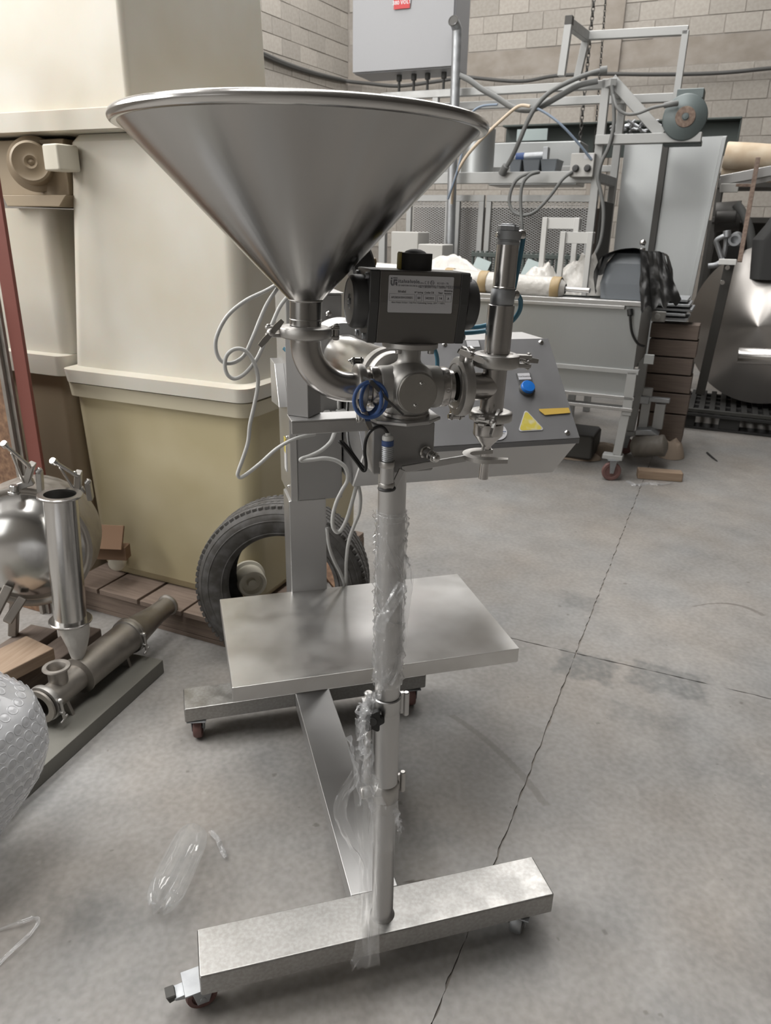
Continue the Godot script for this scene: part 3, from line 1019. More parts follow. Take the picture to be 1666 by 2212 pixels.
func tray_and_column(f: Node3D) -> void:
	var mb := MB.new()
	# folded sheet tray: top with rounded lips all round
	mb.bx(V(0.066, 0.4975, -2.033), V(0.828, 0.5, -1.560), 0.001)
	mb.bx(V(0.064, 0.456, -1.566), V(0.828, 0.4997, -1.5615), 0.002)
	mb.bx(V(0.064, 0.456, -2.035), V(0.828, 0.4997, -2.031), 0.002)
	mb.bx(V(0.064, 0.456, -2.033), V(0.0675, 0.4997, -1.5635), 0.0016)
	mb.bx(V(0.8255, 0.456, -2.033), V(0.829, 0.4997, -1.5635), 0.0016)
	var tr := part("bottle_tray", mb, M["tray"], f)
	mb = MB.new()
	mb.bx(V(0.30, 0.44, -2.03), V(0.375, 0.4965, -1.70), 0.003)
	mb.bx(V(0.31, 0.30, -2.03), V(0.37, 0.44, -2.0), 0.003)
	part("tray_support", mb, M["brushed"], tr)
	mb = MB.new()
	mb.bx(V(0.281, 0.13, -2.145), V(0.392, 0.80, -2.028), 0.003)
	var co := part("column", mb, M["brushed"], f)
	# tall electrical housing on the column
	mb = MB.new()
	mb.bx(V(0.288, 0.797, -2.24), V(0.309, 1.385, -2.026), 0.002)
	mb.bx(V(0.309, 0.797, -2.24), V(0.442, 1.385, -2.030), 0.002)
	mb.bx(V(0.286, 1.385, -2.245), V(0.445, 1.389, -2.02), 0.001)
	var hs := part("housing", mb, M["brushed"], f)
	mb = MB.new()
	mb.bx(V(0.3115, 0.800, -2.031), V(0.4405, 1.382, -2.027), 0.0015)
	part("housing_door", mb, M["panel_grey"], hs)
	for y in [0.835, 0.985, 1.115, 1.155]:
		mb = MB.new()
		mb.ball(V(0.2865, y, -2.06 if y < 1.1 else -2.09), 0.005, 12)
		part("screw", mb, M["polished"], hs)
	mb = MB.new()
	mb.bx(V(0.2855, 0.87, -2.13), V(0.288, 0.95, -2.09), 0.0004)
	part_l("warning_label", "small white and yellow label on the side", mb, M["sticker"], hs)
	mb = MB.new()
	mb.bx(V(0.2852, 0.925, -2.128), V(0.288, 0.97, -2.095), 0.0004)
	part_l("warning_label", "small yellow label on the side", mb, M["yellow"], hs)
	mb = MB.new()
	mb.prism(Transform3D(Basis(Vector3.UP, PI / 2), V(0.262, 0, 0)), [Vector2(2.10, 1.19), Vector2(2.20, 1.19), Vector2(2.20, 1.06), Vector2(2.03, 1.08)], 0.026, 0.001)
	part("side_bracket", mb, M["brushed"], hs)
	mb = MB.new()
	var p := V(0.40, 1.335, -2.028)
	mb.cyl(p, p + V(0, 0, 0.014), 0.006, 14)
	mb.ball(p + V(0, 0, 0.02), 0.0095, 18)
	part("latch_knob", mb, M["polished"], hs)
	# white gland and elbow fitting at the side of the housing
	mb = MB.new()
	mb.bx(V(0.385, 1.035, -2.02), V(0.405, 1.07, -1.99), 0.004)
	mb.cyl(V(0.405, 1.052, -2.005), V(0.418, 1.052, -2.005), 0.017, 18)
	mb.bx(V(0.42, 1.03, -2.02), V(0.452, 1.072, -1.99), 0.004)
	part_l("air_fitting", "white plastic air fitting", mb, M["white_paint"], hs)
	mb = MB.new()
	mb.cyl(V(0.425, 1.092, -2.01), V(0.431, 1.092, -2.008), 0.020, 24)
	part_l("gauge", "round white pressure gauge", mb, M["white_paint"], hs)

func console(f: Node3D) -> void:
	var x0 := 0.445
	var x1 := 1.071
	var pr := [Vector2(2.03, 1.252), Vector2(1.788, 1.012), Vector2(1.792, 0.998), Vector2(1.912, 0.872), Vector2(2.20, 0.872), Vector2(2.20, 1.252)]
	var T := Transform3D(Basis(Vector3.UP, PI / 2), V(x0, 0, 0))
	var mb := MB.new()
	mb.prism(T, pr, x1 - x0, 0.003)
	var c := part("control_box", mb, M["brushed"], f)
	# lid: the sloped sheet with a folded front lip
	var n := V(0, 0.7071, 0.7071)
	var A := V(x0, 1.254, -2.031)
	var d := V(0, -0.7071, 0.7071)
	var L := 0.344
	var F := Transform3D(Basis(Vector3.RIGHT, -d, n), V(x0, 0, 0) + V(0, A.y, A.z) + d * L)
	mb = MB.new()
	mb.box(F * at(V((x1 - x0) / 2, L / 2, 0.001)), V(x1 - x0 + 0.004, L, 0.004), 0.0015)
	mb.bx(V(x0, 0.997, -1.790), V(x1 + 0.001, 1.011, -1.786), 0.001)
	var lid := part("sloped_lid", mb, M["lid"], f)
	for q in [[1.044, 1.245], [1.038, 1.026], [0.74, 1.245]]:
		mb = MB.new()
		var P := console_at(q[0], q[1])
		mb.lathe(Transform3D(Basis(Vector3.RIGHT, n, d), P), [Vector2(0.0075, 0), Vector2(0.0075, 0.002), Vector2(0.005, 0.0045), Vector2(0, 0.005)], 18)
		mb.box(Transform3D(Basis(Vector3.RIGHT, n, d), P + n * 0.0052) * Transform3D(Basis(Vector3.UP, 0.6), Vector3.ZERO), V(0.010, 0.0012, 0.0016), 0.0)
		part("screw", mb, M["polished"], lid)
	# push button with legend plate
	for q in [[0.956, 1.156, 0.952, 1.130, true], [0.826, 1.239, 0.814, 1.203, false]]:
		var P := console_at(q[0], q[1])
		var B := Transform3D(Basis(Vector3.RIGHT, -d, n), P)
		mb = MB.new()
		mb.box(B * at(V(0, -0.012, 0.002)), V(0.044, 0.062, 0.004), 0.001)
		var lp := part("legend_holder", mb, M["black"], f)
		mb = MB.new()
		mb.box(B * at(V(0, 0.006, 0.0043)), V(0.038, 0.022, 0.001), 0.0003)
		part("legend_plate", mb, M["sticker"], lp)
		if q[4]:
			lettering("Fine Dosatura", 0.0062, M["print"], lp, B * at(V(0, 0.0055, 0.005)))
			var bp := console_at(q[2], q[3])
			mb = MB.new()
			var BT := Transform3D(Basis(Vector3.RIGHT, n, d), bp)
			mb.lathe(BT, [Vector2(0.0225, 0), Vector2(0.0225, 0.009), Vector2(0.021, 0.011), Vector2(0, 0.011)], 36)
			var bz := part("button_bezel", mb, M["black"], f)
			mb = MB.new()
			mb.lathe(BT, [Vector2(0.0200, 0.010), Vector2(0.0197, 0.0185), Vector2(0.018, 0.0205), Vector2(0, 0.0212)], 36)
			part_l("push_button", "round bright blue button", mb, M["blue_cap"], bz)
	# yellow warning triangle, partly worn, with its white border
	var tc := console_at(0.931, 1.054)
	var TB := Transform3D(Basis(Vector3.RIGHT, -d, n), tc)
	for k in 2:
		var r := 0.041 if k == 0 else 0.0365
		var tp := []
		for i in 3:
			var a := PI / 2 + TAU * i / 3
			for j in 5:
				var b := a + (j - 2) * 0.5
				tp.append(Vector2(cos(a), sin(a)) * (r - 0.006) + Vector2(cos(b), sin(b)) * 0.006)
		mb = MB.new()
		mb.prism(TB * at(V(0, -0.004, 0.001 + 0.0006 * k)), tp, 0.0008, 0.0)
		part_l("warning_triangle", "yellow triangle with a white edge, its print worn away" if k else "white border of the triangle", mb, M["yellow_worn"] if k else M["sticker"], c)
	# strip of yellow tape wrapped over the edge
	var tq := console_at(1.018, 1.076)
	mb = MB.new()
	mb.prism(Transform3D(Basis(Vector3.RIGHT, -d, n), tq) * Transform3D(Basis(Vector3.BACK, 0.01), V(0, 0, 0.003)), [Vector2(-0.046, 0.004), Vector2(-0.034, -0.011), Vector2(0.047, -0.009), Vector2(0.047, 0.008), Vector2(-0.046, 0.0095)], 0.0008, 0.0)
	part_l("yellow_tape", "strip of yellow tape", mb, M["tape_yellow"], c)
	# round maker's sticker
	var oq := console_at(0.826, 1.037)
	var OB := Transform3D(Basis(Vector3.RIGHT, -d, n), oq)
	var ov := []
	for k in 36:
		ov.append(Vector2(cos(TAU * k / 36) * 0.031, sin(TAU * k / 36) * 0.027))
	mb = MB.new()
	mb.prism(OB * at(V(0, 0, 0.002)), ov, 0.0006, 0.0)
	var os := part_l("oval_sticker", "oval white maker's sticker", mb, M["sticker"], f)
	lettering("a", 0.022, M["print_blue"], os, OB * at(V(0.013, 0.008, 0.0028)), "lettering", "Droid Sans", true)
	lettering("macchine alimentari", 0.0042, M["print"], os, OB * at(V(0.004, -0.008, 0.0028)))
	lettering("www.       .com", 0.0035, M["print_grey"], os, OB * at(V(0.004, -0.014, 0.0028)))
	mb = MB.new()
	mb.box(OB * at(V(0.013, -0.002, 0.003)), V(0.03, 0.0016, 0.0004), 0.0)
	part("lettering", mb, M["print_blue"], os)

# a point on the console's sloped sheet
func console_at(x: float, y: float) -> Vector3:
	return V(x, y, -0.7728 - y)

# ---------------------------------------------------------------- the dosing head, in its own leaning frame
const HX := -0.155

func hopper(f: Node3D) -> void:
	var mb := MB.new()
	var T := at(V(HX, 0, 0))
	var TL := at(V(HX, 0.46, 0), Basis(Vector3.BACK, deg_to_rad(1.6))) * at(V(0, -0.46, 0))
	mb.lathe(T, [Vector2(0.0245, 0.425), Vector2(0.0245, 0.4605)], 96)
	mb.lathe(TL, [Vector2(0.0245, 0.4605), Vector2(0.0255, 0.4625), Vector2(0.0265, 0.4635), Vector2(0.2505, 0.693), Vector2(0.249, 0.695), Vector2(0.0255, 0.466), Vector2(0.023, 0.46), Vector2(0.023, 0.425)], 96)
	var h := part("funnel", mb, M["hopper"], f, FH)
	mb = MB.new()
	mb.torus(TL * at(V(0, 0.6995, 0)), 0.2545, 0.0082, 128, 16)
	part_l("rolled_rim", "bright rolled rim", mb, M["polished"], h, FH)
	mb = MB.new()
	mb.torus(at(V(HX, 0.434, 0)), 0.0243, 0.0009, 48, 8)
	mb.torus(at(V(HX, 0.4625, 0)), 0.0258, 0.0011, 48, 8)
	part("weld_seam", mb, M["satin"], h, FH)
	clamp_ring(f, at(V(HX, 0.4145, 0), Basis(Vector3.UP, deg_to_rad(-28))), 0.041, 0.024, 0.0185, 0.45, true, 0.85)
	# long elbow from the funnel to the valve
	mb = MB.new()
	var pts := [V(HX, 0.408, 0), V(HX, 0.400, 0)]
	for k in 13:
		var t := PI + (PI / 2) * k / 12
		pts.append(V(HX + 0.073 + cos(t) * 0.073, 0.401 + sin(t) * 0.073, 0))
	pts.append(V(-0.074, 0.328, 0))
	mb.tube(pts, 0.0240, 40, 1)
	part("elbow", mb, M["tube"], f, FH)
	clamp_ring(f, Transform3D(Basis(Vector3.BACK, PI / 2), V(-0.066, 0.328, 0)), 0.0375, 0.024, 0.017, 0.5, true, 0.3)

func valve(f: Node3D) -> void:
	var C := V(0.0165, 0.328, 0)
	var mb := MB.new()
	# cast body: a ball with three bosses run into it
	mb.lathe(at(C), [Vector2(0.0375, -0.045), Vector2(0.0375, -0.028), Vector2(0.044, -0.018), Vector2(0.047, 0), Vector2(0.044, 0.020), Vector2(0.036, 0.031), Vector2(0.026, 0.037), Vector2(0.0205, 0.041), Vector2(0.0185, 0.046), Vector2(0.0185, 0.066)], 48)
	mb.lathe(MB.along(C + V(-0.052, 0, 0), C + V(0.054, 0, 0)), [Vector2(0.0325, 0), Vector2(0.0345, 0.003), Vector2(0.036, 0.03), Vector2(0.040, 0.05), Vector2(0.036, 0.075), Vector2(0.0345, 0.103), Vector2(0.0325, 0.106)], 48)
	mb.lathe(MB.along(C, C + V(0, 0, 0.054)), [Vector2(0.045, 0.0), Vector2(0.043, 0.022), Vector2(0.037, 0.031), Vector2(0.0345, 0.036), Vector2(0.0345, 0.050), Vector2(0.033, 0.0515), Vector2(0, 0.0515)], 48)
	var v := part("valve_body", mb, M["cast"], f, FH)
	mb = MB.new()
	mb.lathe(MB.along(C + V(0, 0, 0.0515), C + V(0, 0, 0.058)), [Vector2(0.0325, 0), Vector2(0.0325, 0.004), Vector2(0.0315, 0.005), Vector2(0, 0.005)], 56)
	part("valve_cover", mb, M["spun"], v, FH)
	for q in [V(0.0045, 0.0165, 0.0562), V(-0.0035, -0.0185, 0.0562)]:
		mb = MB.new()
		mb.lathe(MB.along(C + q, C + q + V(0, 0, 0.003)), [Vector2(0.0046, 0), Vector2(0.0046, 0.0006), Vector2(0.0036, 0.0006), Vector2(0.003, -0.0002), Vector2(0.0016, 0.0016), Vector2(0, 0.0022)], 18)
		part("cover_screw", mb, M["polished"], v, FH)
	mb = MB.new()
	mb.lathe(at(V(C.x, 0.2805, 0)), [Vector2(0, 0), Vector2(0.0385, 0), Vector2(0.0395, 0.001), Vector2(0.0395, 0.006), Vector2(0.0375, 0.0075), Vector2(0.0375, 0.009), Vector2(0, 0.009)], 48)
	part("valve_foot", mb, M["tube"], v, FH)
	# turned end pieces with set screws
	for s in [-1.0, 1.0]:
		mb = MB.new()
		mb.lathe(MB.along(C + V(s * 0.053, 0, 0), C + V(s * 0.075, 0, 0)), [Vector2(0.0335, 0), Vector2(0.0335, 0.012), Vector2(0.0325, 0.0135), Vector2(0.0285, 0.0145), Vector2(0.0285, 0.022), Vector2(0, 0.022)], 48)
		mb.lathe(MB.along(C + V(s * 0.060, 0, 0.0325), C + V(s * 0.060, 0, 0.036)), [Vector2(0.0042, 0), Vector2(0.004, 0.001), Vector2(0.0025, 0.0005), Vector2(0, 0.0015)], 14)
		part("valve_end", mb, M["tube"], v, FH)
	# round mounting flange under the actuator
	mb = MB.new()
	mb.lathe(at(V(C.x, 0.393, 0)), [Vector2(0, 0), Vector2(0.044, 0), Vector2(0.0455, 0.0015), Vector2(0.0455, 0.0085), Vector2(0.044, 0.010), Vector2(0, 0.010)], 48)
	for s in [[-1, 1], [1, 1], [1, -1], [-1, -1]]:
		mb.cyl(V(C.x + s[0] * 0.027, 0.3865, s[1] * 0.027), V(C.x + s[0] * 0.027, 0.393, s[1] * 0.027), 0.0055, 6, 0.0006)
	part("mounting_flange", mb, M["satin"], v, FH)
	# metering cylinder running back to the housing
	mb = MB.new()
	var a := C + V(0, 0, -0.04)
	var ad := V(-0.01, -0.055, -1).normalized()
	mb.lathe(MB.along(a, a + ad * 0.8), [Vector2(0.030, 0), Vector2(0.030, 0.03), Vector2(0.046, 0.03), Vector2(0.048, 0.033), Vector2(0.048, 0.05), Vector2(0.045, 0.053), Vector2(0.044, 0.056), Vector2(0.052, 0.060), Vector2(0.052, 0.085), Vector2(0.048, 0.10)], 48)
	var mc := part("metering_cylinder", mb, M["satin"], f, FH)
	mb = MB.new()
	mb.lathe(MB.along(a + ad * 0.10, a + ad * 0.8), [Vector2(0.048, 0), Vector2(0.047, 0.05), Vector2(0.0455, 0.07), Vector2(0.0455, 0.30), Vector2(0.049, 0.305), Vector2(0.049, 0.325)], 48)
	part("cylinder_tube", mb, M["polished"], mc, FH)
	mb = MB.new()
	mb.lathe(MB.along(a + ad * 0.425, a + ad * 0.9), [Vector2(0.049, 0), Vector2(0.072, 0.001), Vector2(0.074, 0.004), Vector2(0.074, 0.018), Vector2(0.070, 0.022), Vector2(0.080, 0.030), Vector2(0.082, 0.034), Vector2(0.082, 0.045), Vector2(0.055, 0.05), Vector2(0.05, 0.40)], 56)
	part("cylinder_flange", mb, M["brushed"], mc, FH)

func actuator(f: Node3D) -> void:
	# small black switch behind the funnel's lower end
	var sw := MB.new()
	sw.cyl(Vector3(-0.0539, 0.5079, -0.16), Vector3(-0.0145, 0.5208, -0.16), 0.033, 28, 0.004)
	var so := part_l("limit_switch", "black round switch housing behind the funnel", sw, M["black"], f, FH)
	sw = MB.new()
	sw.cyl(Vector3(-0.0177, 0.5165, -0.15), Vector3(-0.0069, 0.5169, -0.15), 0.0075, 14)
	part_l("switch_plug", "small beige plug", sw, M["tape_brown"], so, FH)
	var cx := 0.0165
	var x0 := cx - 0.0655
	var x1 := cx + 0.0640
	# housing outline seen from its end: (z, y)
	var o := [Vector2(0.0405, 0.4655), Vector2(0.0405, 0.5105), Vector2(0.0385, 0.5125), Vector2(-0.0405, 0.5125), Vector2(-0.0425, 0.5105), Vector2(-0.0425, 0.4655), Vector2(-0.031, 0.4035), Vector2(0.031, 0.4035)]
	var pl := []
	for q in o:
		pl.append(Vector2(-q.x, q.y))
	var T := Transform3D(Basis(Vector3.UP, PI / 2), V(x0, 0, 0))
	var mb := MB.new()
	mb.prism(T, pl, x1 - x0, 0.0005)
	var b := part("actuator_body", mb, M["anodised"], f, FH)
	# end caps: plate with four socket screws and a round bulge
	for s in [-1.0, 1.0]:
		var xe := x0 if s < 0 else x1
		mb = MB.new()
		mb.prism(Transform3D(Basis(Vector3.UP, PI / 2), V(xe - 0.016 if s < 0 else xe, 0, 0)), pl, 0.016, 0.0015)
		mb.lathe(MB.along(V(xe + s * 0.016, 0.4625, -0.001), V(xe + s * 0.05, 0.4625, -0.001)), [Vector2(0.0405, 0), Vector2(0.0405, 0.016), Vector2(0.0385, 0.0205), Vector2(0.0345, 0.0225), Vector2(0.0335, 0.0215), Vector2(0.012, 0.0215), Vector2(0.010, 0.0195), Vector2(0, 0.0195)], 48)
		var cp := part("end_cap", mb, M["black"], b, FH)
		for q in [[0.029, 0.503], [-0.032, 0.503], [0.022, 0.4125], [-0.024, 0.4125], [-0.001, 0.4625]]:
			mb = MB.new()
			var p := V(xe + s * (0.016 if q[0] != -0.001 else 0.0345), q[1], q[0])
			mb.lathe(MB.along(p, p + V(s * 0.005, 0, 0)), [Vector2(0.0048, 0), Vector2(0.0048, 0.0045), Vector2(0.0042, 0.005), Vector2(0.0026, 0.005), Vector2(0.0026, 0.002), Vector2(0, 0.002)], 14)
			part("cap_screw", mb, M["zinc"], b, FH)
	# position indicator on top
	mb = MB.new()
	var k := []
	for i in 48:
		var a := TAU * i / 48
		k.append(Vector2(cos(a), sin(a)) * (0.0275 if i % 12 < 9 else 0.0262))
	mb.prism(Transform3D(Basis(Vector3.RIGHT, -PI / 2), V(cx, 0.512, 0)), k, 0.0255, 0.002, true)
	mb.lathe(at(V(cx, 0.5365, 0)), [Vector2(0.0185, 0), Vector2(0.015, 0.0035), Vector2(0.008, 0.0062), Vector2(0, 0.007)], 32)
	part_l("indicator_knob", "black domed position indicator", mb, M["black_matt"], b, FH)
	mb = MB.new()
	mb.lathe(at(V(cx, 0.513, 0)), [Vector2(0.0272, 0), Vector2(0.0280, 0.001), Vector2(0.0280, 0.023), Vector2(0.0265, 0.0255)], 12, PI * 0.86, PI * 1.12)
	part_l("indicator_window", "yellow window of the indicator", mb, M["yellow"], b, FH)
	# rating plate
	var P := V(-0.036, 0.451, 0.0405)
	var w := 0.1045
	var h := 0.0545
	var rr := []
	for q in [[w - 0.002, h - 0.002, 0.0], [0.002, h - 0.002, PI / 2], [0.002, 0.002, PI], [w - 0.002, 0.002, PI * 1.5]]:
		for i in 5:
			var a: float = q[2] + PI / 2 * i / 4
			rr.append(Vector2(q[0] + cos(a) * 0.002, q[1] + sin(a) * 0.002))
	mb = MB.new()
	mb.prism(FHI * at(P), rr, 0.0006, 0.0)
	var pt := part_l("rating_plate", "silver printed rating plate", mb, M["sticker"], f, FH)
	var z := 0.0007
	var at_plate := func(x: float, y: float) -> Transform3D:
		return FH * at(P + V(x, y, z))
	# emblem: a dot and stem, a hook, and a flag shape
	mb = MB.new()
	var E := at(P + V(0.002, h - 0.0165, 0.0006))
	mb.lathe(E * Transform3D(Basis(Vector3.RIGHT, PI / 2), V(0.0022, 0.0118, 0)), [Vector2(0, 0.0003), Vector2(0.0013, 0.0003), Vector2(0.0013, 0)], 16)
	mb.prism(E, [Vector2(0.0008, 0.0095), Vector2(0.0008, 0.0042), Vector2(0.0022, 0.0018), Vector2(0.0045, 0.0008), Vector2(0.0045, 0.0030), Vector2(0.0034, 0.0038), Vector2(0.0030, 0.005), Vector2(0.0030, 0.0095)], 0.0003)
	mb.prism(E, [Vector2(0.0052, 0.0008), Vector2(0.0072, 0.0028), Vector2(0.0072, 0.0082), Vector2(0.0114, 0.0082), Vector2(0.0114, 0.0105), Vector2(0.0052, 0.0105)], 0.0003)
	mb.prism(E, [Vector2(0.0046, 0.0118), Vector2(0.0114, 0.0118), Vector2(0.0114, 0.0132), Vector2(0.0046, 0.0132)], 0.0003)
	mb.prism(E, [Vector2(0.0084, 0.0070), Vector2(0.0114, 0.0070), Vector2(0.0114, 0.0008), Vector2(0.0084, 0.0030)], 0.0003)
	part("emblem", mb, M["print_grey"], pt, FH)
	text_at("italvalvole", 0.0068, "print_grey", pt, at_plate.call(0.0315, h - 0.0085), true)
	text_at("s.a.s.", 0.0028, "print_grey", pt, at_plate.call(0.0520, h - 0.0098), true)
	text_at("DI SARTORI OSCAR & C.", 0.0018, "print_grey", pt, at_plate.call(0.032, h - 0.0145), false)
	text_at("C E", 0.0056, "print_grey", pt, at_plate.call(0.0607, h - 0.0095), false)
	mb = MB.new()
	var hx := []
	for i in 7:
		hx.append(Vector2(cos(TAU * i / 6), sin(TAU * i / 6)))
	for i in 6:
		var a2: Vector2 = hx[i] * 0.0036; var b2: Vector2 = hx[i + 1] * 0.0036
		mb.prism(at(P + V(0.0693, h - 0.0093, 0.0006)), [a2, b2, b2 * 0.86, a2 * 0.86], 0.0003)
	part("mark_border", mb, M["print_grey"], pt, FH)
	text_at("Ex", 0.0044, "print_grey", pt, at_plate.call(0.0693, h - 0.0093), false)
	text_at("II 2 GD c TX", 0.0036, "print_grey", pt, at_plate.call(0.0865, h - 0.0098), false)
	text_at("Acknowledgement of receipt: TUV 07 0178 / TEC", 0.0011, "print_grey", pt, at_plate.call(0.0830, h - 0.0140), false)
	text_at("File: C AP20 07 / File: C AP20 07 - IECEX BAR 0029", 0.0011, "print_grey", pt, at_plate.call(0.0830, h - 0.0162), false)
	text_at("Model", 0.0046, "print", pt, at_plate.call(0.0215, h - 0.0235), false)
	text_at("N° Spring", 0.0028, "print", pt, at_plate.call(0.0485, h - 0.0240), false)
	text_at("Code CR", 0.0040, "print", pt, at_plate.call(0.0655, h - 0.0240), false)
	text_at("Year", 0.0038, "print", pt, at_plate.call(0.0838, h - 0.0240), false)
	text_at("Mounting", 0.0028, "print", pt, at_plate.call(0.0965, h - 0.0205), false)
	text_at("Variation", 0.0028, "print", pt, at_plate.call(0.0965, h - 0.0245), false)
	text_at("AP2BDA0BH209BIS", 0.0040, "print", pt, at_plate.call(0.0222, h - 0.0322), false)
	text_at("00", 0.0044, "print", pt, at_plate.call(0.0492, h - 0.0322), false)
	text_at("343303", 0.0044, "print", pt, at_plate.call(0.0665, h - 0.0322), false)
	text_at("14", 0.0044, "print", pt, at_plate.call(0.0845, h - 0.0322), false)
	text_at("A", 0.0044, "print", pt, at_plate.call(0.0972, h - 0.0322), false)
	text_at("Max Press: 10 bar - 142 PSI / Operating Temp. -20°C ÷ +80°C", 0.0027, "print_grey", pt, at_plate.call(0.049, h - 0.0395), false)
	mb = MB.new()
	for q in [[0.0018, 0.0425], [0.0450, 0.0535], [0.0562, 0.0768], [0.0795, 0.0893], [0.0922, 0.1022]]:
		var ya := h - 0.0372
		var yb := h - 0.0270
		for e in [[q[0], ya, q[1], ya], [q[0], yb, q[1], yb], [q[0], ya, q[0], yb], [q[1], ya, q[1], yb]]:
			mb.bx(P + V(e[0] - 0.00015, e[1] - 0.00015, 0.0006), P + V(e[2] + 0.00015, e[3] + 0.00015, 0.0008), 0.0)
	part("print_box", mb, M["print_grey"], pt, FH)
	mb = MB.new()
	mb.bx(P + V(0.001, h - 0.0382, 0.0006), P + V(w - 0.001, h - 0.0374, 0.00085), 0.0)
	part("plate_crease", mb, M["white_paint"], pt, FH)

var FHI := Transform3D.IDENTITY

func text_at(t: String, size: float, m: String, parent: Node3D, where: Transform3D, bold: bool) -> void:
	lettering(t, size, M[m], parent, where, "lettering", "Droid Sans", bold)

func nozzle(f: Node3D) -> void:
	var x := 0.1705
	# right-hand valve clamp, tee, upper and lower clamps
	clamp_ring(f, Transform3D(Basis(Vector3.BACK, -PI / 2) * Basis(Vector3.UP, 0.25), V(0.1105, 0.328, 0)), 0.0495, 0.026, 0.021, 0.0, true, 1.2)
	var mb := MB.new()
	mb.lathe(at(V(x, 0, 0)), [Vector2(0, 0.272), Vector2(0.0205, 0.272), Vector2(0.0205, 0.364), Vector2(0, 0.364)], 40)
	mb.lathe(MB.along(V(0.098, 0.328, 0), V(0.2, 0.328, 0)), [Vector2(0.0385, 0), Vector2(0.0385, 0.003), Vector2(0.0235, 0.005), Vector2(0.0232, 0.05), Vector2(0.024, 0.06), Vector2(0.02, 0.072)], 40)
	part("tee", mb, M["tube"], f, FH)
	clamp_ring(f, at(V(x, 0.3725, 0), Basis(Vector3.UP, 2.95)), 0.0395, 0.021, 0.024, 0.0, true, 0.1)
	clamp_ring(f, at(V(x, 0.2775, 0), Basis(Vector3.UP, 0.9)), 0.0375, 0.021, 0.018, 0.0, true, 0.75)
	mb = MB.new()
	mb.lathe(at(V(x - 0.002, 0, 0)), [Vector2(0.007, 0.162), Vector2(0.0085, 0.162), Vector2(0.0085, 0.222), Vector2(0.0090, 0.2235), Vector2(0.0255, 0.243), Vector2(0.0262, 0.245), Vector2(0.0262, 0.264), Vector2(0, 0.268)], 40)
	part("nozzle", mb, M["tube"], f, FH)
	# pneumatic cylinder
	mb = MB.new()
	mb.lathe(at(V(x, 0, 0)), [Vector2(0.0345, 0.379), Vector2(0.0345, 0.3835), Vector2(0.022, 0.3855), Vector2(0.022, 0.4625), Vector2(0.0205, 0.4635), Vector2(0, 0.4635)], 48)
	var pc := part("pneumatic_cylinder", mb, M["tube"], f, FH)
	mb = MB.new()
	mb.lathe(at(V(x + 0.0005, 0, 0)), [Vector2(0.0185, 0.463), Vector2(0.0198, 0.4655), Vector2(0.0198, 0.486), Vector2(0.0185, 0.4875), Vector2(0.0180, 0.490)], 48)
	part("cylinder_collar", mb, M["zinc"], pc, FH)
	mb = MB.new()
	mb.lathe(at(V(x + 0.001, 0, 0)), [Vector2(0.0190, 0.489), Vector2(0.0190, 0.491), Vector2(0.0180, 0.492), Vector2(0.0180, 0.558)], 48)
	part("cylinder_barrel", mb, M["tube"], pc, FH)
	mb = MB.new()
	mb.lathe(at(V(x + 0.001, 0, 0)), [Vector2(0.0185, 0.556), Vector2(0.0185, 0.5605), Vector2(0.0172, 0.561), Vector2(0.0172, 0.563), Vector2(0.0192, 0.564), Vector2(0.0192, 0.577), Vector2(0, 0.577)], 48)
	mb.prism(Transform3D(Basis(Vector3.RIGHT, -PI / 2), V(x + 0.001, 0.577, 0)), [Vector2(-0.018, -0.006), Vector2(-0.012, -0.015), Vector2(0.0, -0.0185), Vector2(0.0, 0.0185), Vector2(-0.012, 0.015), Vector2(-0.018, 0.006)], 0.008, 0.001)
	mb.prism(Transform3D(Basis(Vector3.RIGHT, -PI / 2), V(x + 0.001, 0.577, 0)), [Vector2(0.0, -0.010), Vector2(0.012, -0.010), Vector2(0.012, 0.014), Vector2(0.0, 0.0180)], 0.0075, 0.001)
	mb.cyl(V(x - 0.001, 0.584, 0), V(x - 0.001, 0.5875, 0), 0.0125, 24, 0.001)
	part("cylinder_head", mb, M["zinc"], pc, FH)
	mb = MB.new()
	for y in [0.572, 0.479]:
		var p := V(x + 0.0205, y, -0.002)
		mb.lathe(MB.along(p, p + V(1, 0, 0)), [Vector2(0.006, -0.002), Vector2(0.0078, 0), Vector2(0.0078, 0.006), Vector2(0.006, 0.0085), Vector2(0, 0.009)], 16)
	mb.cyl(V(x - 0.019, 0.57, 0.002), V(x - 0.0215, 0.57, 0.002), 0.0045, 12)
	part("air_fitting", mb, M["polished"], pc, FH)

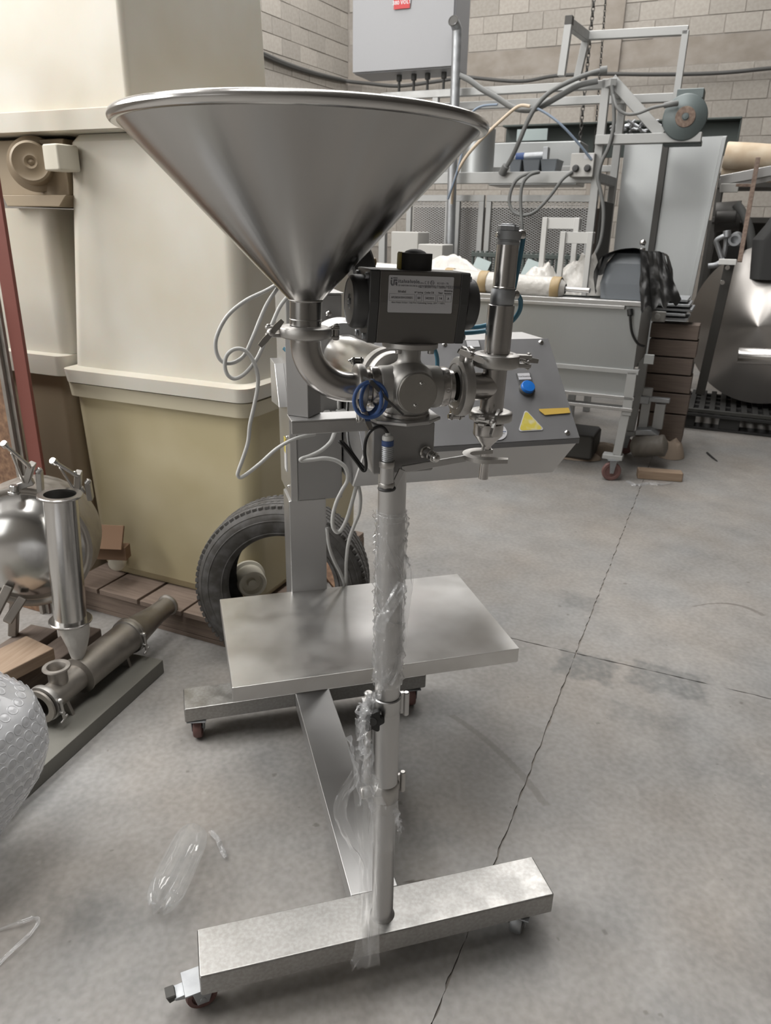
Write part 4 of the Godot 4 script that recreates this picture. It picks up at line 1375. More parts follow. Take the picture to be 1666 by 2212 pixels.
# ---------------------------------------------------------------- hoses and cables
func wiring(f: Node3D) -> void:
	var mb := MB.new()
	# teal air lines: head of the cylinder down to the middle fitting, then away behind
	mb.tube([V(0.1985, 0.574, -0.002), V(0.1975, 0.56, -0.002), V(0.1945, 0.515, -0.004), V(0.1925, 0.475, -0.012), V(0.185, 0.44, -0.03), V(0.15, 0.42, -0.055), V(0.06, 0.425, -0.075)], 0.0040, 10, 6)
	mb.tube([V(0.1985, 0.479, -0.002), V(0.207, 0.470, -0.006), V(0.2095, 0.452, -0.012), V(0.200, 0.433, -0.022), V(0.175, 0.419, -0.035), V(0.12, 0.411, -0.045), V(0.06, 0.415, -0.06)], 0.0040, 10, 6)
	part("air_hose", mb, M["teal_hose"], f, FH)
	mb = MB.new()
	mb.tube([V(0.05, 0.405, -0.055), V(0.052, 0.385, -0.06), V(0.050, 0.36, -0.065), V(0.045, 0.34, -0.07)], 0.0036, 10, 6)
	mb.tube([V(0.062, 0.405, -0.055), V(0.075, 0.39, -0.058), V(0.086, 0.368, -0.06), V(0.088, 0.345, -0.06)], 0.0036, 10, 6)
	mb.tube([V(0.04, 0.345, -0.07), V(0.02, 0.30, -0.09), V(-0.03, 0.285, -0.11), V(-0.1, 0.31, -0.14), V(-0.16, 0.36, -0.2)], 0.0036, 10, 6)
	part("air_hose", mb, M["teal_hose"], f, FH)
	# coil of blue hose hung on the left clamp, with a black cable tie
	mb = MB.new()
	var c := V(-0.0605, 0.3185, 0.0535)
	for k in 3:
		var pts := []
		for i in 41:
			var t := TAU * i / 40
			var sx: float = [0.0265, 0.012, 0.0195][k]
			pts.append(c + V(cos(t) * sx + [0, 0.004, 0.006][k], sin(t) * [0.0285, 0.0275, 0.026][k], [0.0, -0.012, -0.022][k] + cos(t) * [0.0, 0.018, -0.016][k]))
		mb.tube(pts, 0.0031, 10, 1)
	part_l("hose_coil", "coil of blue air hose", mb, M["blue_hose"], f, FH)
	mb = MB.new()
	var t0 := c + V(-0.002, 0.030, 0.004)
	mb.bar(t0 + V(-0.009, 0.004, -0.012), t0, 0.005, 0.0012, Vector3.BACK, 0.0003)
	mb.bar(t0, c + V(0.012, 0.016, 0.005), 0.0062, 0.0014, Vector3.BACK, 0.0003)
	mb.bar(c + V(0.010, 0.018, 0.005), c + V(0.026, 0.001, 0.006), 0.0044, 0.0014, Vector3.BACK, 0.0003)
	mb.bar(c + V(0.026, 0.001, 0.006), c + V(0.052, -0.022, 0.012), 0.0034, 0.0012, Vector3.BACK, 0.0003)
	part_l("cable_tie", "black cable tie with a long tail", mb, M["black"], f, FH)
	# black sensor cable
	mb = MB.new()
	mb.tube([V(0.3165, 1.243, -1.108), Vector3(0.3093, 1.2531, -1.108), Vector3(0.2998, 1.2546, -1.11), Vector3(0.2882, 1.2471, -1.112), Vector3(0.2819, 1.2331, -1.114), Vector3(0.28, 1.2136, -1.115), Vector3(0.2825, 1.1938, -1.115), Vector3(0.2821, 1.1824, -1.116), Vector3(0.2779, 1.1805, -1.118), Vector3(0.2679, 1.195, -1.122), Vector3(0.2544, 1.2133, -1.124), Vector3(0.2433, 1.2266, -1.126), Vector3(0.2419, 1.2279, -1.13), Vector3(0.2494, 1.2235, -1.136), Vector3(0.2638, 1.2056, -1.138), Vector3(0.2776, 1.1861, -1.136), Vector3(0.2841, 1.1779, -1.13)], 0.0027, 10, 6)
	mb.tube([Vector3(0.282, 1.1812, -1.125), Vector3(0.2722, 1.1933, -1.14), Vector3(0.2665, 1.2055, -1.16), Vector3(0.2685, 1.2174, -1.19), Vector3(0.2789, 1.2371, -1.24), Vector3(0.2874, 1.2658, -1.27)], 0.0027, 10, 6)
	part_l("sensor_cable", "thin black cable", mb, M["cable_black"], f)
	mb = MB.new()
	mb.tube([Vector3(0.3731, 1.2374, -1.95), Vector3(0.3809, 1.2746, -1.9), Vector3(0.3876, 1.3164, -1.8), Vector3(0.4045, 1.332, -1.7), Vector3(0.4121, 1.3343, -1.6)], 0.004, 8, 6)
	part_l("control_cable", "thin black cable", mb, M["cable_black"], f)
	# white mains cables looped beside the housing
	mb = MB.new()
	mb.tube([Vector3(0.2649, 1.4158, -1.98), Vector3(0.2298, 1.3991, -1.96), Vector3(0.1753, 1.3752, -1.95), Vector3(0.129, 1.3404, -1.94), Vector3(0.1011, 1.2952, -1.94), Vector3(0.0944, 1.2607, -1.94), Vector3(0.103, 1.2325, -1.94), Vector3(0.1222, 1.2214, -1.94), Vector3(0.1459, 1.2266, -1.94), Vector3(0.168, 1.245, -1.94), Vector3(0.1913, 1.2902, -1.94), Vector3(0.2106, 1.3293, -1.95), Vector3(0.2322, 1.3683, -1.96), Vector3(0.2622, 1.4043, -1.98)], 0.0052, 10, 6)
	mb.tube([Vector3(0.2879, 1.3835, -1.98), Vector3(0.264, 1.3567, -1.97), Vector3(0.2421, 1.3161, -1.96), Vector3(0.2109, 1.2531, -1.95), Vector3(0.1906, 1.2219, -1.94), Vector3(0.1622, 1.1946, -1.93), Vector3(0.138, 1.1834, -1.93), Vector3(0.1209, 1.1923, -1.93), Vector3(0.1141, 1.215, -1.93), Vector3(0.1204, 1.243, -1.93), Vector3(0.1421, 1.2588, -1.93), Vector3(0.1664, 1.2548, -1.93), Vector3(0.1852, 1.2308, -1.93), Vector3(0.1955, 1.1959, -1.93), Vector3(0.1952, 1.1609, -1.93), Vector3(0.1832, 1.1086, -1.93), Vector3(0.1701, 1.0593, -1.93), Vector3(0.163, 1.0127, -1.93), Vector3(0.1459, 0.9647, -1.93), Vector3(0.1346, 0.9367, -1.93), Vector3(0.1313, 0.9212, -1.93), Vector3(0.1434, 0.9164, -1.93), Vector3(0.1897, 0.9488, -1.93), Vector3(0.2426, 0.9885, -1.94), Vector3(0.297, 1.0075, -1.96), Vector3(0.356, 1.0056, -2)], 0.0052, 10, 6)
	part_l("mains_cable", "white cable in loose loops", mb, M["cable_white"], f)
	mb = MB.new()
	mb.tube([Vector3(0.4181, 1.0225, -1.99), Vector3(0.4059, 1.0122, -1.97), Vector3(0.3911, 0.9943, -1.95), Vector3(0.3628, 0.9748, -1.94), Vector3(0.3297, 0.9637, -1.93), Vector3(0.3048, 0.9602, -1.92), Vector3(0.3047, 0.955, -1.92), Vector3(0.3342, 0.9557, -1.92), Vector3(0.3691, 0.9575, -1.92), Vector3(0.4003, 0.9489, -1.92), Vector3(0.4226, 0.9326, -1.92), Vector3(0.4332, 0.9102, -1.92), Vector3(0.4319, 0.8856, -1.92), Vector3(0.4185, 0.8618, -1.92), Vector3(0.4023, 0.8296, -1.92), Vector3(0.3914, 0.7912, -1.92), Vector3(0.3898, 0.7557, -1.92), Vector3(0.4005, 0.7346, -1.92), Vector3(0.4141, 0.7391, -1.92), Vector3(0.4319, 0.7735, -1.92), Vector3(0.4481, 0.8288, -1.92), Vector3(0.4641, 0.8875, -1.92), Vector3(0.4824, 0.9201, -1.93)], 0.0058, 10, 6)
	mb.tube([Vector3(0.4653, 0.8746, -1.925), Vector3(0.476, 0.8265, -1.94), Vector3(0.4746, 0.7756, -1.95), Vector3(0.4605, 0.7291, -1.96), Vector3(0.4496, 0.6712, -1.98), Vector3(0.4514, 0.5871, -2.02), Vector3(0.4551, 0.4922, -2.05), V(0.44, 0.44, -2.08)], 0.0052, 10, 6)
	mb.tube([Vector3(0.3916, 0.7085, -2.02), Vector3(0.3981, 0.647, -2.02), Vector3(0.4156, 0.5911, -2.03), Vector3(0.438, 0.5395, -2.04), Vector3(0.4521, 0.4877, -2.05), V(0.435, 0.44, -2.09)], 0.0052, 10, 6)
	part_l("mains_cable", "white cable hanging beside the housing", mb, M["cable_white"], f)

# ---------------------------------------------------------------- left side: tanks, pallet, tyre, old pump parts
func round_rect(x0: float, x1: float, z0: float, z1: float, r: float, n := 6) -> Array:
	var out := []
	for q in [[x1 - r, z1 - r, 0.0], [x0 + r, z1 - r, PI / 2], [x0 + r, z0 + r, PI], [x1 - r, z0 + r, PI * 1.5]]:
		for i in n + 1:
			var a: float = q[2] + PI / 2 * i / n
			out.append(Vector2(q[0] + cos(a) * r, q[1] + sin(a) * r))
	return out

# walls between rounded rectangles at given heights: rows of [y, x0, x1, z0, z1, r]
func loft(mb: MB, rows: Array, cap0 := true, cap1 := true) -> void:
	var rings := []
	for q in rows:
		rings.append(round_rect(q[1], q[2], q[3], q[4], q[5]))
	var m: int = rings[0].size()
	for i in rows.size() - 1:
		for k in m:
			var j := (k + 1) % m
			var p := [V(rings[i][k].x, rows[i][0], rings[i][k].y), V(rings[i][j].x, rows[i][0], rings[i][j].y), V(rings[i + 1][j].x, rows[i + 1][0], rings[i + 1][j].y), V(rings[i + 1][k].x, rows[i + 1][0], rings[i + 1][k].y)]
			var out0 := V(rings[i][k].x - (rows[i][1] + rows[i][2]) / 2, 0, rings[i][k].y - (rows[i][3] + rows[i][4]) / 2)
			var face: Vector3 = (p[1] - p[0]).cross(p[3] - p[0])
			if face.length() < 1e-9:
				face = (p[2] - p[1]).cross(p[3] - p[1])
			face = face.normalized()
			if absf(face.y) < 0.8 and face.dot(out0) < 0.0:
				face = -face
			elif absf(face.y) >= 0.8:
				var wider: bool = rows[i + 1][2] - rows[i + 1][1] > rows[i][2] - rows[i][1]
				face = V(0, -1 if wider else 1, 0)
			var ang := func(kk: int) -> Vector3:
				var seg: int = kk / 7
				var a := PI / 2 * seg + PI / 2 * (kk % 7) / 6.0
				return (V(cos(a), 0, sin(a)) + V(0, face.y, 0)).normalized() if absf(face.y) < 0.8 else face
			var nk: Vector3 = ang.call(k)
			var nj: Vector3 = ang.call(j)
			mb.tri(p[0], p[1], p[2], nk, nj, nj)
			mb.tri(p[0], p[2], p[3], nk, nj, nk)
	for c in 2:
		if (c == 0 and not cap0) or (c == 1 and not cap1):
			continue
		var ri: Array = rings[0] if c == 0 else rings[-1]
		var y: float = rows[0][0] if c == 0 else rows[-1][0]
		var nn := V(0, -1 if c == 0 else 1, 0)
		for k in range(1, m - 1):
			mb.tri(V(ri[0].x, y, ri[0].y), V(ri[k].x, y, ri[k].y), V(ri[k + 1].x, y, ri[k + 1].y), nn, nn, nn)

func tanks() -> void:
	# pallet under the tanks
	var p := thing("pallet", "old grey-brown wooden pallet under the yellowish tank", "pallet", FB, V(-2.0, 0, -2.5))
	var x := -2.37
	for k in 5:
		var mb := MB.new()
		var x1: float = [-2.20, -1.985, -1.765, -1.62, -1.47][k]
		mb.bx(V(x, 0.098, -3.1), V(x1 - 0.012, 0.12 + 0.002 * (k % 2), -2.035), 0.003)
		part("plank", mb, M["pallet_wood"], p, FB)
		x = x1
	for z in [-2.1, -2.6, -3.05]:
		var mb := MB.new()
		mb.bx(V(-2.37, 0.02, z - 0.05), V(-1.48, 0.098, z + 0.05), 0.003)
		part("runner", mb, M["pallet_wood"], p, FB)
		mb = MB.new()
		mb.bx(V(-2.37, 0.0, z - 0.05), V(-1.48, 0.02, z + 0.05), 0.002)
		part("bottom_board", mb, M["pallet_wood"], p, FB)
	# lower tub (yellowed) with its rim, second tub turned over on it, third one on top
	var c := thing("plastic_tank", "yellowed plastic tub standing on the wooden pallet behind the tyre", "tank", FB, V(-1.93, 0.122, -2.7), "stacked plastic tubs")
	var mb := MB.new()
	loft(mb, [[0.124, -2.32, -1.535, -3.08, -2.21, 0.06], [0.16, -2.345, -1.515, -3.1, -2.195, 0.07], [0.905, -2.365, -1.505, -3.12, -2.18, 0.07]])
	part("tank_body", mb, M["tank_yellow"], c, FB)
	mb = MB.new()
	loft(mb, [[0.902, -2.36, -1.51, -3.12, -2.185, 0.06], [0.904, -2.375, -1.495, -3.14, -2.16, 0.06], [0.957, -2.378, -1.492, -3.14, -2.155, 0.06], [0.96, -2.36, -1.51, -3.12, -2.175, 0.06]])
	part("tank_rim", mb, M["tank_cream"], c, FB)
	mb = MB.new()
	var cp := Vector3(-1.543, 0.2662, -2.17)
	mb.lathe(MB.along(cp, cp + V(0.75, 0.02, 0.66)), [Vector2(0, 0), Vector2(0.068, 0), Vector2(0.068, 0.012), Vector2(0.058, 0.02), Vector2(0.056, 0.075), Vector2(0.052, 0.08), Vector2(0.042, 0.08), Vector2(0.038, 0.055), Vector2(0.018, 0.055), Vector2(0.016, 0.075), Vector2(0, 0.075)], 40)
	part_l("drain_cap", "round white screw cap near the bottom", mb, M["foam"], c, FB)
	mb = MB.new()
	var kp := Vector3(-2.1912, 0.2158, -2.16)
	mb.lathe(MB.along(kp, kp + V(0.45, -0.1, 0.9)), [Vector2(0, 0), Vector2(0.022, 0), Vector2(0.034, 0.01), Vector2(0.037, 0.028), Vector2(0.034, 0.048), Vector2(0.022, 0.058), Vector2(0, 0.06)], 28)
	mb.cyl(kp + V(0, 0.0, -0.05), kp, 0.02, 16)
	part_l("drain_knob", "small rounded white knob at the lower left", mb, M["foam"], c, FB)
	var b := thing("plastic_tank", "white plastic tub turned upside down on the yellowed one", "tank", FB, V(-1.93, 0.96, -2.7), "stacked plastic tubs")
	mb = MB.new()
	loft(mb, [[1.018, -2.355, -1.525, -3.1, -2.19, 0.06], [1.82, -2.25, -1.53, -3.08, -2.2, 0.06], [1.845, -2.23, -1.55, -3.06, -2.22, 0.05]])
	part("tank_body", mb, M["tank_white"], b, FB)
	mb = MB.new()
	loft(mb, [[0.961, -2.34, -1.51, -3.12, -2.17, 0.05], [0.964, -2.36, -1.49, -3.14, -2.14, 0.05], [1.014, -2.365, -1.488, -3.14, -2.135, 0.05], [1.02, -2.345, -1.51, -3.12, -2.16, 0.05]])
	part("tank_rim", mb, M["tank_white"], b, FB)
	var a := thing("plastic_tank", "white plastic tub topmost of the stack, above the funnel's left edge", "tank", FB, V(-2.4, 1.846, -2.7), "stacked plastic tubs")
	mb = MB.new()
	loft(mb, [[1.915, -2.9, -1.93, -3.06, -2.19, 0.02], [2.75, -2.86, -1.95, -3.04, -2.21, 0.02]])
	part("tank_body", mb, M["tank_white"], a, FB)
	mb = MB.new()
	loft(mb, [[1.847, -2.93, -1.885, -3.12, -2.15, 0.02], [1.850, -2.94, -1.87, -3.14, -2.14, 0.02], [1.912, -2.94, -1.87, -3.14, -2.14, 0.02], [1.916, -2.93, -1.88, -3.13, -2.15, 0.02]])
	part("tank_rim", mb, M["tank_white"], a, FB)
	# neighbour tub at the left with its own lower half
	var d := thing("plastic_tank", "white plastic tub in the shade left of the stack, below the round fitting", "tank", FB, V(-2.8, 0.0, -2.7))
	mb = MB.new()
	loft(mb, [[1.055, -3.2, -2.385, -3.1, -2.21, 0.05], [1.60, -3.2, -2.392, -3.08, -2.21, 0.05]])
	part("tank_body", mb, M["tank_white"], d, FB)
	mb = MB.new()
	loft(mb, [[0.97, -3.2, -2.40, -3.12, -2.19, 0.04], [0.973, -3.22, -2.382, -3.14, -2.17, 0.04], [1.052, -3.22, -2.382, -3.14, -2.17, 0.04], [1.056, -3.2, -2.40, -3.12, -2.18, 0.04]])
	part("tank_rim", mb, M["tank_white"], d, FB)
	mb = MB.new()
	loft(mb, [[0.0, -3.2, -2.41, -3.1, -2.22, 0.05], [0.97, -3.2, -2.395, -3.1, -2.205, 0.05]])  # shade is put into the darker colour of this half
	part_l("tank_base", "lower half, its brown put in for shade", mb, M["tank_beige"], d, FB)
	# fitting with a round flange on top of the shaded tub, and a white foam block
	var e := thing("valve_housing", "beige plastic housing with a round flanged disc above the shaded tub", "fitting", FB, V(-2.45, 1.605, -2.3))
	mb = MB.new()
	mb.bx(V(-2.8, 1.645, -2.5), V(-2.275, 1.835, -2.215), 0.004)
	part("housing", mb, M["tank_beige"], e, FB)
	mb = MB.new()
	mb.prism(at(V(0, 0, -2.46)), [Vector2(-2.57, 1.645), Vector2(-2.245, 1.645), Vector2(-2.285, 1.606), Vector2(-2.55, 1.606)], 0.29, 0.002)
	part("ledge", mb, M["tank_beige"], e, FB)
	mb = MB.new()
	var dc := Vector3(-2.4184, 1.7508, -2.2)
	mb.lathe(MB.along(dc + V(0, 0, -0.01), dc + V(0.62, 0.03, 0.78)), [Vector2(0, 0), Vector2(0.095, 0), Vector2(0.095, 0.015), Vector2(0.075, 0.02), Vector2(0.073, 0.04), Vector2(0.073, 0.05), Vector2(0.070, 0.09), Vector2(0.062, 0.096), Vector2(0.052, 0.09), Vector2(0.03, 0.088), Vector2(0.022, 0.092), Vector2(0.012, 0.082), Vector2(0, 0.09)], 48)
	part("flanged_disc", mb, M["tank_beige"], e, FB)
	mb = MB.new()
	mb.box(at(Vector3(-2.2236, 1.7636, -2.15), Basis(Vector3.UP, -0.15)), V(0.085, 0.085, 0.09), 0.006)
	solo("foam_block", mb, M["foam"], "small white foam block stuck beside the round flanged disc", "block", FB)
	# red steel sheet and OSB board with a metal edging, standing at the far left
	mb = MB.new()
	mb.bx(V(-2.395, 0.0, -1.97), V(-2.325, 2.1, -1.955), 0.003)
	solo("red_post", mb, M["red_paint"], "narrow red painted steel sheet standing at the left of the tanks", "panel", FB)
	var o := thing("board", "brown chipboard panel in a grey metal edging beside the red sheet", "board", FB, V(-2.7, 0.0, -1.95))
	mb = MB.new()
	mb.bx(V(-3.1, 0.0, -1.955), V(-2.44, 1.28, -1.94), 0.002)
	part("panel", mb, M["osb"], o, FB)
	mb = MB.new()
	mb.bx(V(-2.445, 0.0, -1.962), V(-2.425, 1.3, -1.93), 0.002)
	mb.bx(V(-2.425, 0.0, -1.958), V(-2.405, 1.3, -1.944), 0.002)
	part("edging", mb, M["old_steel"], o, FB)
	tyre()

func tyre() -> void:
	var t := thing("tyre", "worn black car tyre standing upright behind the column", "tyre", FW, V(0.33, 0, -2.5))
	var T := TYRE
	var R := 0.315
	var prof := []
	# half section from the bead over the sidewall and tread, y along the axle
	var sec := [[0.200, -0.075], [0.205, -0.085], [0.222, -0.094], [0.250, -0.101], [0.275, -0.100], [0.290, -0.094], [0.301, -0.084], [0.309, -0.074]]
	for q in sec:
		prof.append(Vector2(q[0], q[1]))
	# tread with four rain grooves
	for g in [-0.056, -0.019, 0.019, 0.056]:
		prof.append(Vector2(R - 0.001, g - 0.005)); prof.append(Vector2(R - 0.007, g - 0.004)); prof.append(Vector2(R - 0.007, g + 0.004)); prof.append(Vector2(R - 0.001, g + 0.005))
	for k in sec.size():
		var q: Array = sec[sec.size() - 1 - k]
		prof.append(Vector2(q[0], -q[1]))
	prof.append(Vector2(0.195, 0.06)); prof.append(Vector2(0.285, 0.085)); prof.append(Vector2(0.298, 0.0)); prof.append(Vector2(0.285, -0.085)); prof.append(Vector2(0.195, -0.06)); prof.append(Vector2(0.200, -0.075))
	var mb := MB.new()
	mb.lathe(T, prof, 96)
	part("tyre_carcass", mb, M["rubber"], t)
	# sipes across both shoulders and raised ribs on the sidewall
	mb = MB.new()
	for k in 84:
		var a := TAU * k / 84
		for s in [-1.0, 1.0]:
			var B := T * Transform3D(Basis(Vector3.UP, a), Vector3.ZERO)
			mb.box(B * Transform3D(Basis(Vector3.RIGHT, 0.12 * s), V(R - 0.0085, s * 0.0735, 0)), V(0.012, 0.022, 0.0165), 0.002)
			mb.box(B * Transform3D(Basis(Vector3.RIGHT, -0.2 * s), V(R - 0.0035, s * 0.037, 0)), V(0.008, 0.024, 0.0185), 0.002)
	var tb := part("tread_block", mb, M["rubber"], t)
	tb.set_meta("kind", "stuff")
	mb = MB.new()
	for s in [-1.0, 1.0]:
		mb.torus(T * at(V(0, s * 0.1005, 0)), 0.262, 0.0022, 96, 8)
		mb.torus(T * at(V(0, s * 0.0945, 0)), 0.287, 0.0022, 96, 8)
		mb.torus(T * at(V(0, s * 0.090, 0)), 0.214, 0.003, 96, 8)
	part("sidewall_rib", mb, M["rubber"], t)

var TYRE := Transform3D(Basis(Vector3.UP, deg_to_rad(-18)) * Basis(Vector3.RIGHT, PI / 2 - 0.10), V(0.318, 0.318, -2.475))

# frame of the steel base plate: x along its front edge, z towards the viewer
var FP := Transform3D(Basis(V(0.551, 0, -0.8345), Vector3.UP, V(0.8345, 0, 0.551)), V(-0.519, 0, -1.892)).orthonormalized()

func left_corner() -> void:
	var mb := MB.new()
	# base plate: a shallow folded steel tray
	var pl := thing("base_plate", "long dull steel base plate on the floor under the pipe assembly", "plate", FP, V(0.2, 0, -0.2))
	mb = MB.new()
	mb.bx(V(-0.7, 0.048, -0.62), V(0.684, 0.055, 0.0), 0.002)
	part("plate", mb, M["plate_grey"], pl, FP)
	mb = MB.new()
	mb.bx(V(-0.7, 0.0, -0.006), V(0.684, 0.0545, 0.001), 0.002)
	mb.bx(V(0.678, 0.0, -0.62), V(0.685, 0.0545, 0.001), 0.002)
	part("flange", mb, M["plate_grey"], pl, FP)
	# pipe assembly lying on it
	var pa := thing("pipe_assembly", "old stainless pipe assembly with a short open stub, lying on the base plate", "pipe", FP, V(0.55, 0.055, -0.13))
	var ax := func(x: float) -> Vector3: return V(x, 0.133 + 0.006 * (x - 0.5), -0.13)
	mb = MB.new()
	mb.lathe(FP.affine_inverse() * FP * MB.along(ax.call(0.22), ax.call(0.95)), [Vector2(0.036, 0), Vector2(0.056, 0), Vector2(0.056, 0.008), Vector2(0.044, 0.014), Vector2(0.044, 0.16), Vector2(0.044, 0.175), Vector2(0.064, 0.18), Vector2(0.064, 0.188), Vector2(0.060, 0.19), Vector2(0.060, 0.455), Vector2(0.064, 0.457), Vector2(0.068, 0.460), Vector2(0.068, 0.470), Vector2(0.058, 0.48), Vector2(0.040, 0.62), Vector2(0.038, 0.70), Vector2(0.044, 0.705), Vector2(0.044, 0.712), Vector2(0.034, 0.712)], 48)
	part("pipe_body", mb, M["old_steel"], pa, FP)
	mb = MB.new()
	var sb: Vector3 = ax.call(0.315)
	mb.lathe(at(sb), [Vector2(0.030, 0.0), Vector2(0.030, 0.082), Vector2(0.042, 0.085), Vector2(0.044, 0.088), Vector2(0.042, 0.092), Vector2(0.030, 0.092), Vector2(0.027, 0.088), Vector2(0.027, 0.0)], 36)
	part("stub", mb, M["old_steel"], pa, FP)
	for q in [[0.245, 0.0, 0.058], [0.672, 0.35, 0.064]]:
		mb = MB.new()
		var c: Vector3 = ax.call(q[0])
		var R: float = q[2]
		mb.lathe(MB.along(c + V(-0.010, 0, 0), c + V(0.010, 0, 0)), [Vector2(R - 0.008, 0), Vector2(R + 0.002, 0.001), Vector2(R + 0.003, 0.01), Vector2(R + 0.002, 0.019), Vector2(R - 0.008, 0.02)], 40)
		var w := c + V(0.0, -0.01, R + 0.006)
		mb.cyl(w + V(0, 0.03, 0), w + V(0, -0.035, 0.004), 0.005, 10)
		mb.ball(w + V(0, 0.032, 0), 0.009, 12)
		mb.box(at(w + V(0, -0.012, 0), Basis(Vector3.BACK, 0.5)), V(0.012, 0.018, 0.014), 0.002)
		mb.box(at(w + V(0.0, -0.034, 0.004), Basis(Vector3.BACK, 0.4)), V(0.034, 0.009, 0.006), 0.002)
		part("pipe_clamp", mb, M["satin"], pa, FP)
	mb = MB.new()
	mb.prism(Transform3D(Basis(Vector3.UP, PI / 2), V(0.60, 0, 0)), [Vector2(0.08, 0.054), Vector2(0.18, 0.054), Vector2(0.17, 0.10), Vector2(0.09, 0.10)], 0.012, 0.001)
	mb.prism(Transform3D(Basis(Vector3.UP, PI / 2), V(0.30, 0, 0)), [Vector2(0.08, 0.054), Vector2(0.18, 0.054), Vector2(0.16, 0.11), Vector2(0.10, 0.11)], 0.012, 0.001)
	part("saddle", mb, M["old_steel"], pa, FP)
	# timbers
	for q in [["timber", V(-0.30, 0.0555, -0.52), V(0.62, 0.14, -0.40), "dark timber under the steel pump, behind the pipe assembly"], ["timber", V(0.05, 0.0555, -0.38), V(0.70, 0.125, -0.27), "dark timber beside the pipe assembly, below the upright spool"]]:
		mb = MB.new()
		mb.bx(q[1], q[2], 0.004)
		solo(q[0], mb, M["crate_wood"], q[3], "timber", FP)
	mb = MB.new()
	mb.box(FP.affine_inverse() * at(Vector3(-0.6219, 0.2, -2.3142), Basis(Vector3.UP, 0.75)), V(0.26, 0.045, 0.15), 0.004)
	solo("wood_offcut", mb, M["pine"], "pale wooden offcut at the left edge, in front of the pump", "wood block", FP)
	# upright pipe spool with end ferrules
	var sp := thing("pipe_spool", "bright stainless pipe spool with two ferrules, standing on end before the pump", "pipe", FW, V(-0.41, 0.3, -2.35))
	var s0 := V(-0.412, 0.318, -2.345)
	var s1 := V(-0.388, 0.762, -2.35)
	mb = MB.new()
	mb.lathe(MB.along(s0, s1), [Vector2(0.046, 0.005), Vector2(0.051, 0.006), Vector2(0.051, 0.436), Vector2(0.048, 0.437), Vector2(0.048, 0.01)], 56)
	part("pipe_body", mb, M["polished"], sp)
	for k in 2:
		mb = MB.new()
		var y0 := 0.0 if k == 0 else 0.4365
		mb.lathe(MB.along(s0, s1), [Vector2(0.048, y0), Vector2(0.066, y0), Vector2(0.068, y0 + 0.002), Vector2(0.068, y0 + 0.006), Vector2(0.066, y0 + 0.008), Vector2(0.048, y0 + 0.008), Vector2(0.048, y0)], 56)
		part("ferrule", mb, M["tube"], sp)
	mb = MB.new()
	mb.grid(func(u: float, v: float) -> Vector3:
		var a := TAU * u
		var r := (0.047 - 0.018 * v * v) * (1.0 + 0.12 * sin(a * 3.0 + v * 4.0))
		return V(-0.402 + cos(a) * r * (1.0 - 0.25 * v), 0.319 - 0.13 * v, -2.33 + sin(a) * r), 24, 8, -1.0)
	solo("plastic_cover", mb, M["plastic_sheet"], "crumpled white plastic cover under the upright spool", "plastic cover", FW)
	pump()
	mb = MB.new()
	mb.box(at(Vector3(-2.1555, 0.3632, -2.05), Basis(Vector3.UP, 0.35) * Basis(Vector3.RIGHT, -0.5)), V(0.17, 0.10, 0.012), 0.002)
	mb.box(at(Vector3(-2.1555, 0.3632, -2.05) + V(0.0, -0.07, -0.02), Basis(Vector3.UP, 0.35)), V(0.17, 0.06, 0.05), 0.003)
	solo("cardboard_flap", mb, M["cardboard"], "dark brown cardboard flap between the pump and the yellowed tub", "cardboard", FB)
	# bubble-wrapped bundle at the left edge
	var bw := thing("bubble_wrap_bundle", "grey bubble-wrapped bundle at the lower left edge of the floor", "bundle", FW, V(-0.648, 0.057, -1.66))
	mb = MB.new()
	var cc := V(-0.648, 0.0, -1.66)
	var shape := func(u: float, v: float) -> Vector3:
		var a := TAU * u
		var prof := [0.10, 0.12, 0.16, 0.20, 0.235, 0.252, 0.25, 0.235, 0.16, 0.0]
		var f := v * 8.999
		var i := int(f)
		var r: float = lerpf(prof[i], prof[i + 1], f - i) * (1.0 + 0.04 * sin(a * 5.0 + v * 3.0))
		return cc + V(cos(a) * r, 0.058 + v * 0.51, sin(a) * r)
	mb.grid(shape, 64, 36, -1.0)
	part("wrap", mb, M["bubble_film"], bw)
	var bub := MB.new()
	bub.lathe(Transform3D.IDENTITY, [Vector2(0.0136, -0.0004), Vector2(0.0130, 0.0007), Vector2(0.0122, 0.0012), Vector2(0.0112, 0.0008), Vector2(0.0095, 0.0007), Vector2(0.006, 0.0014), Vector2(0, 0.0017)], 18)
	var bm := bub.mesh()
	var mm := MultiMesh.new()
	mm.transform_format = MultiMesh.TRANSFORM_3D
	mm.mesh = bm
	var xs := []
	for j in 17:
		var v := 0.03 + 0.90 * j / 16.0
		var ring: Vector3 = shape.call(0.0, v) - cc
		var n := int(TAU * V(ring.x, 0, ring.z).length() / 0.030)
		for i in n:
			var u := (i + 0.5 * (j % 2)) / n
			var p: Vector3 = shape.call(u, v)
			var du: Vector3 = shape.call(fposmod(u + 0.01, 1.0), v) - p
			var dv: Vector3 = shape.call(u, v + 0.01) - p
			var nn := dv.cross(du).normalized()
			if nn.dot(p - cc) < 0.0:
				nn = -nn
			xs.append(MB.along(p, p + nn))
	mm.instance_count = xs.size()
	for i in xs.size():
		mm.set_instance_transform(i, xs[i])
	var mi := MultiMeshInstance3D.new()
	mi.name = "bubbles"
	mi.multimesh = mm
	mi.material_override = M["bubble_film"]
	mi.set_meta("kind", "stuff")
	bw.add_child(mi, true)
	mi.transform = bw.transform.affine_inverse()

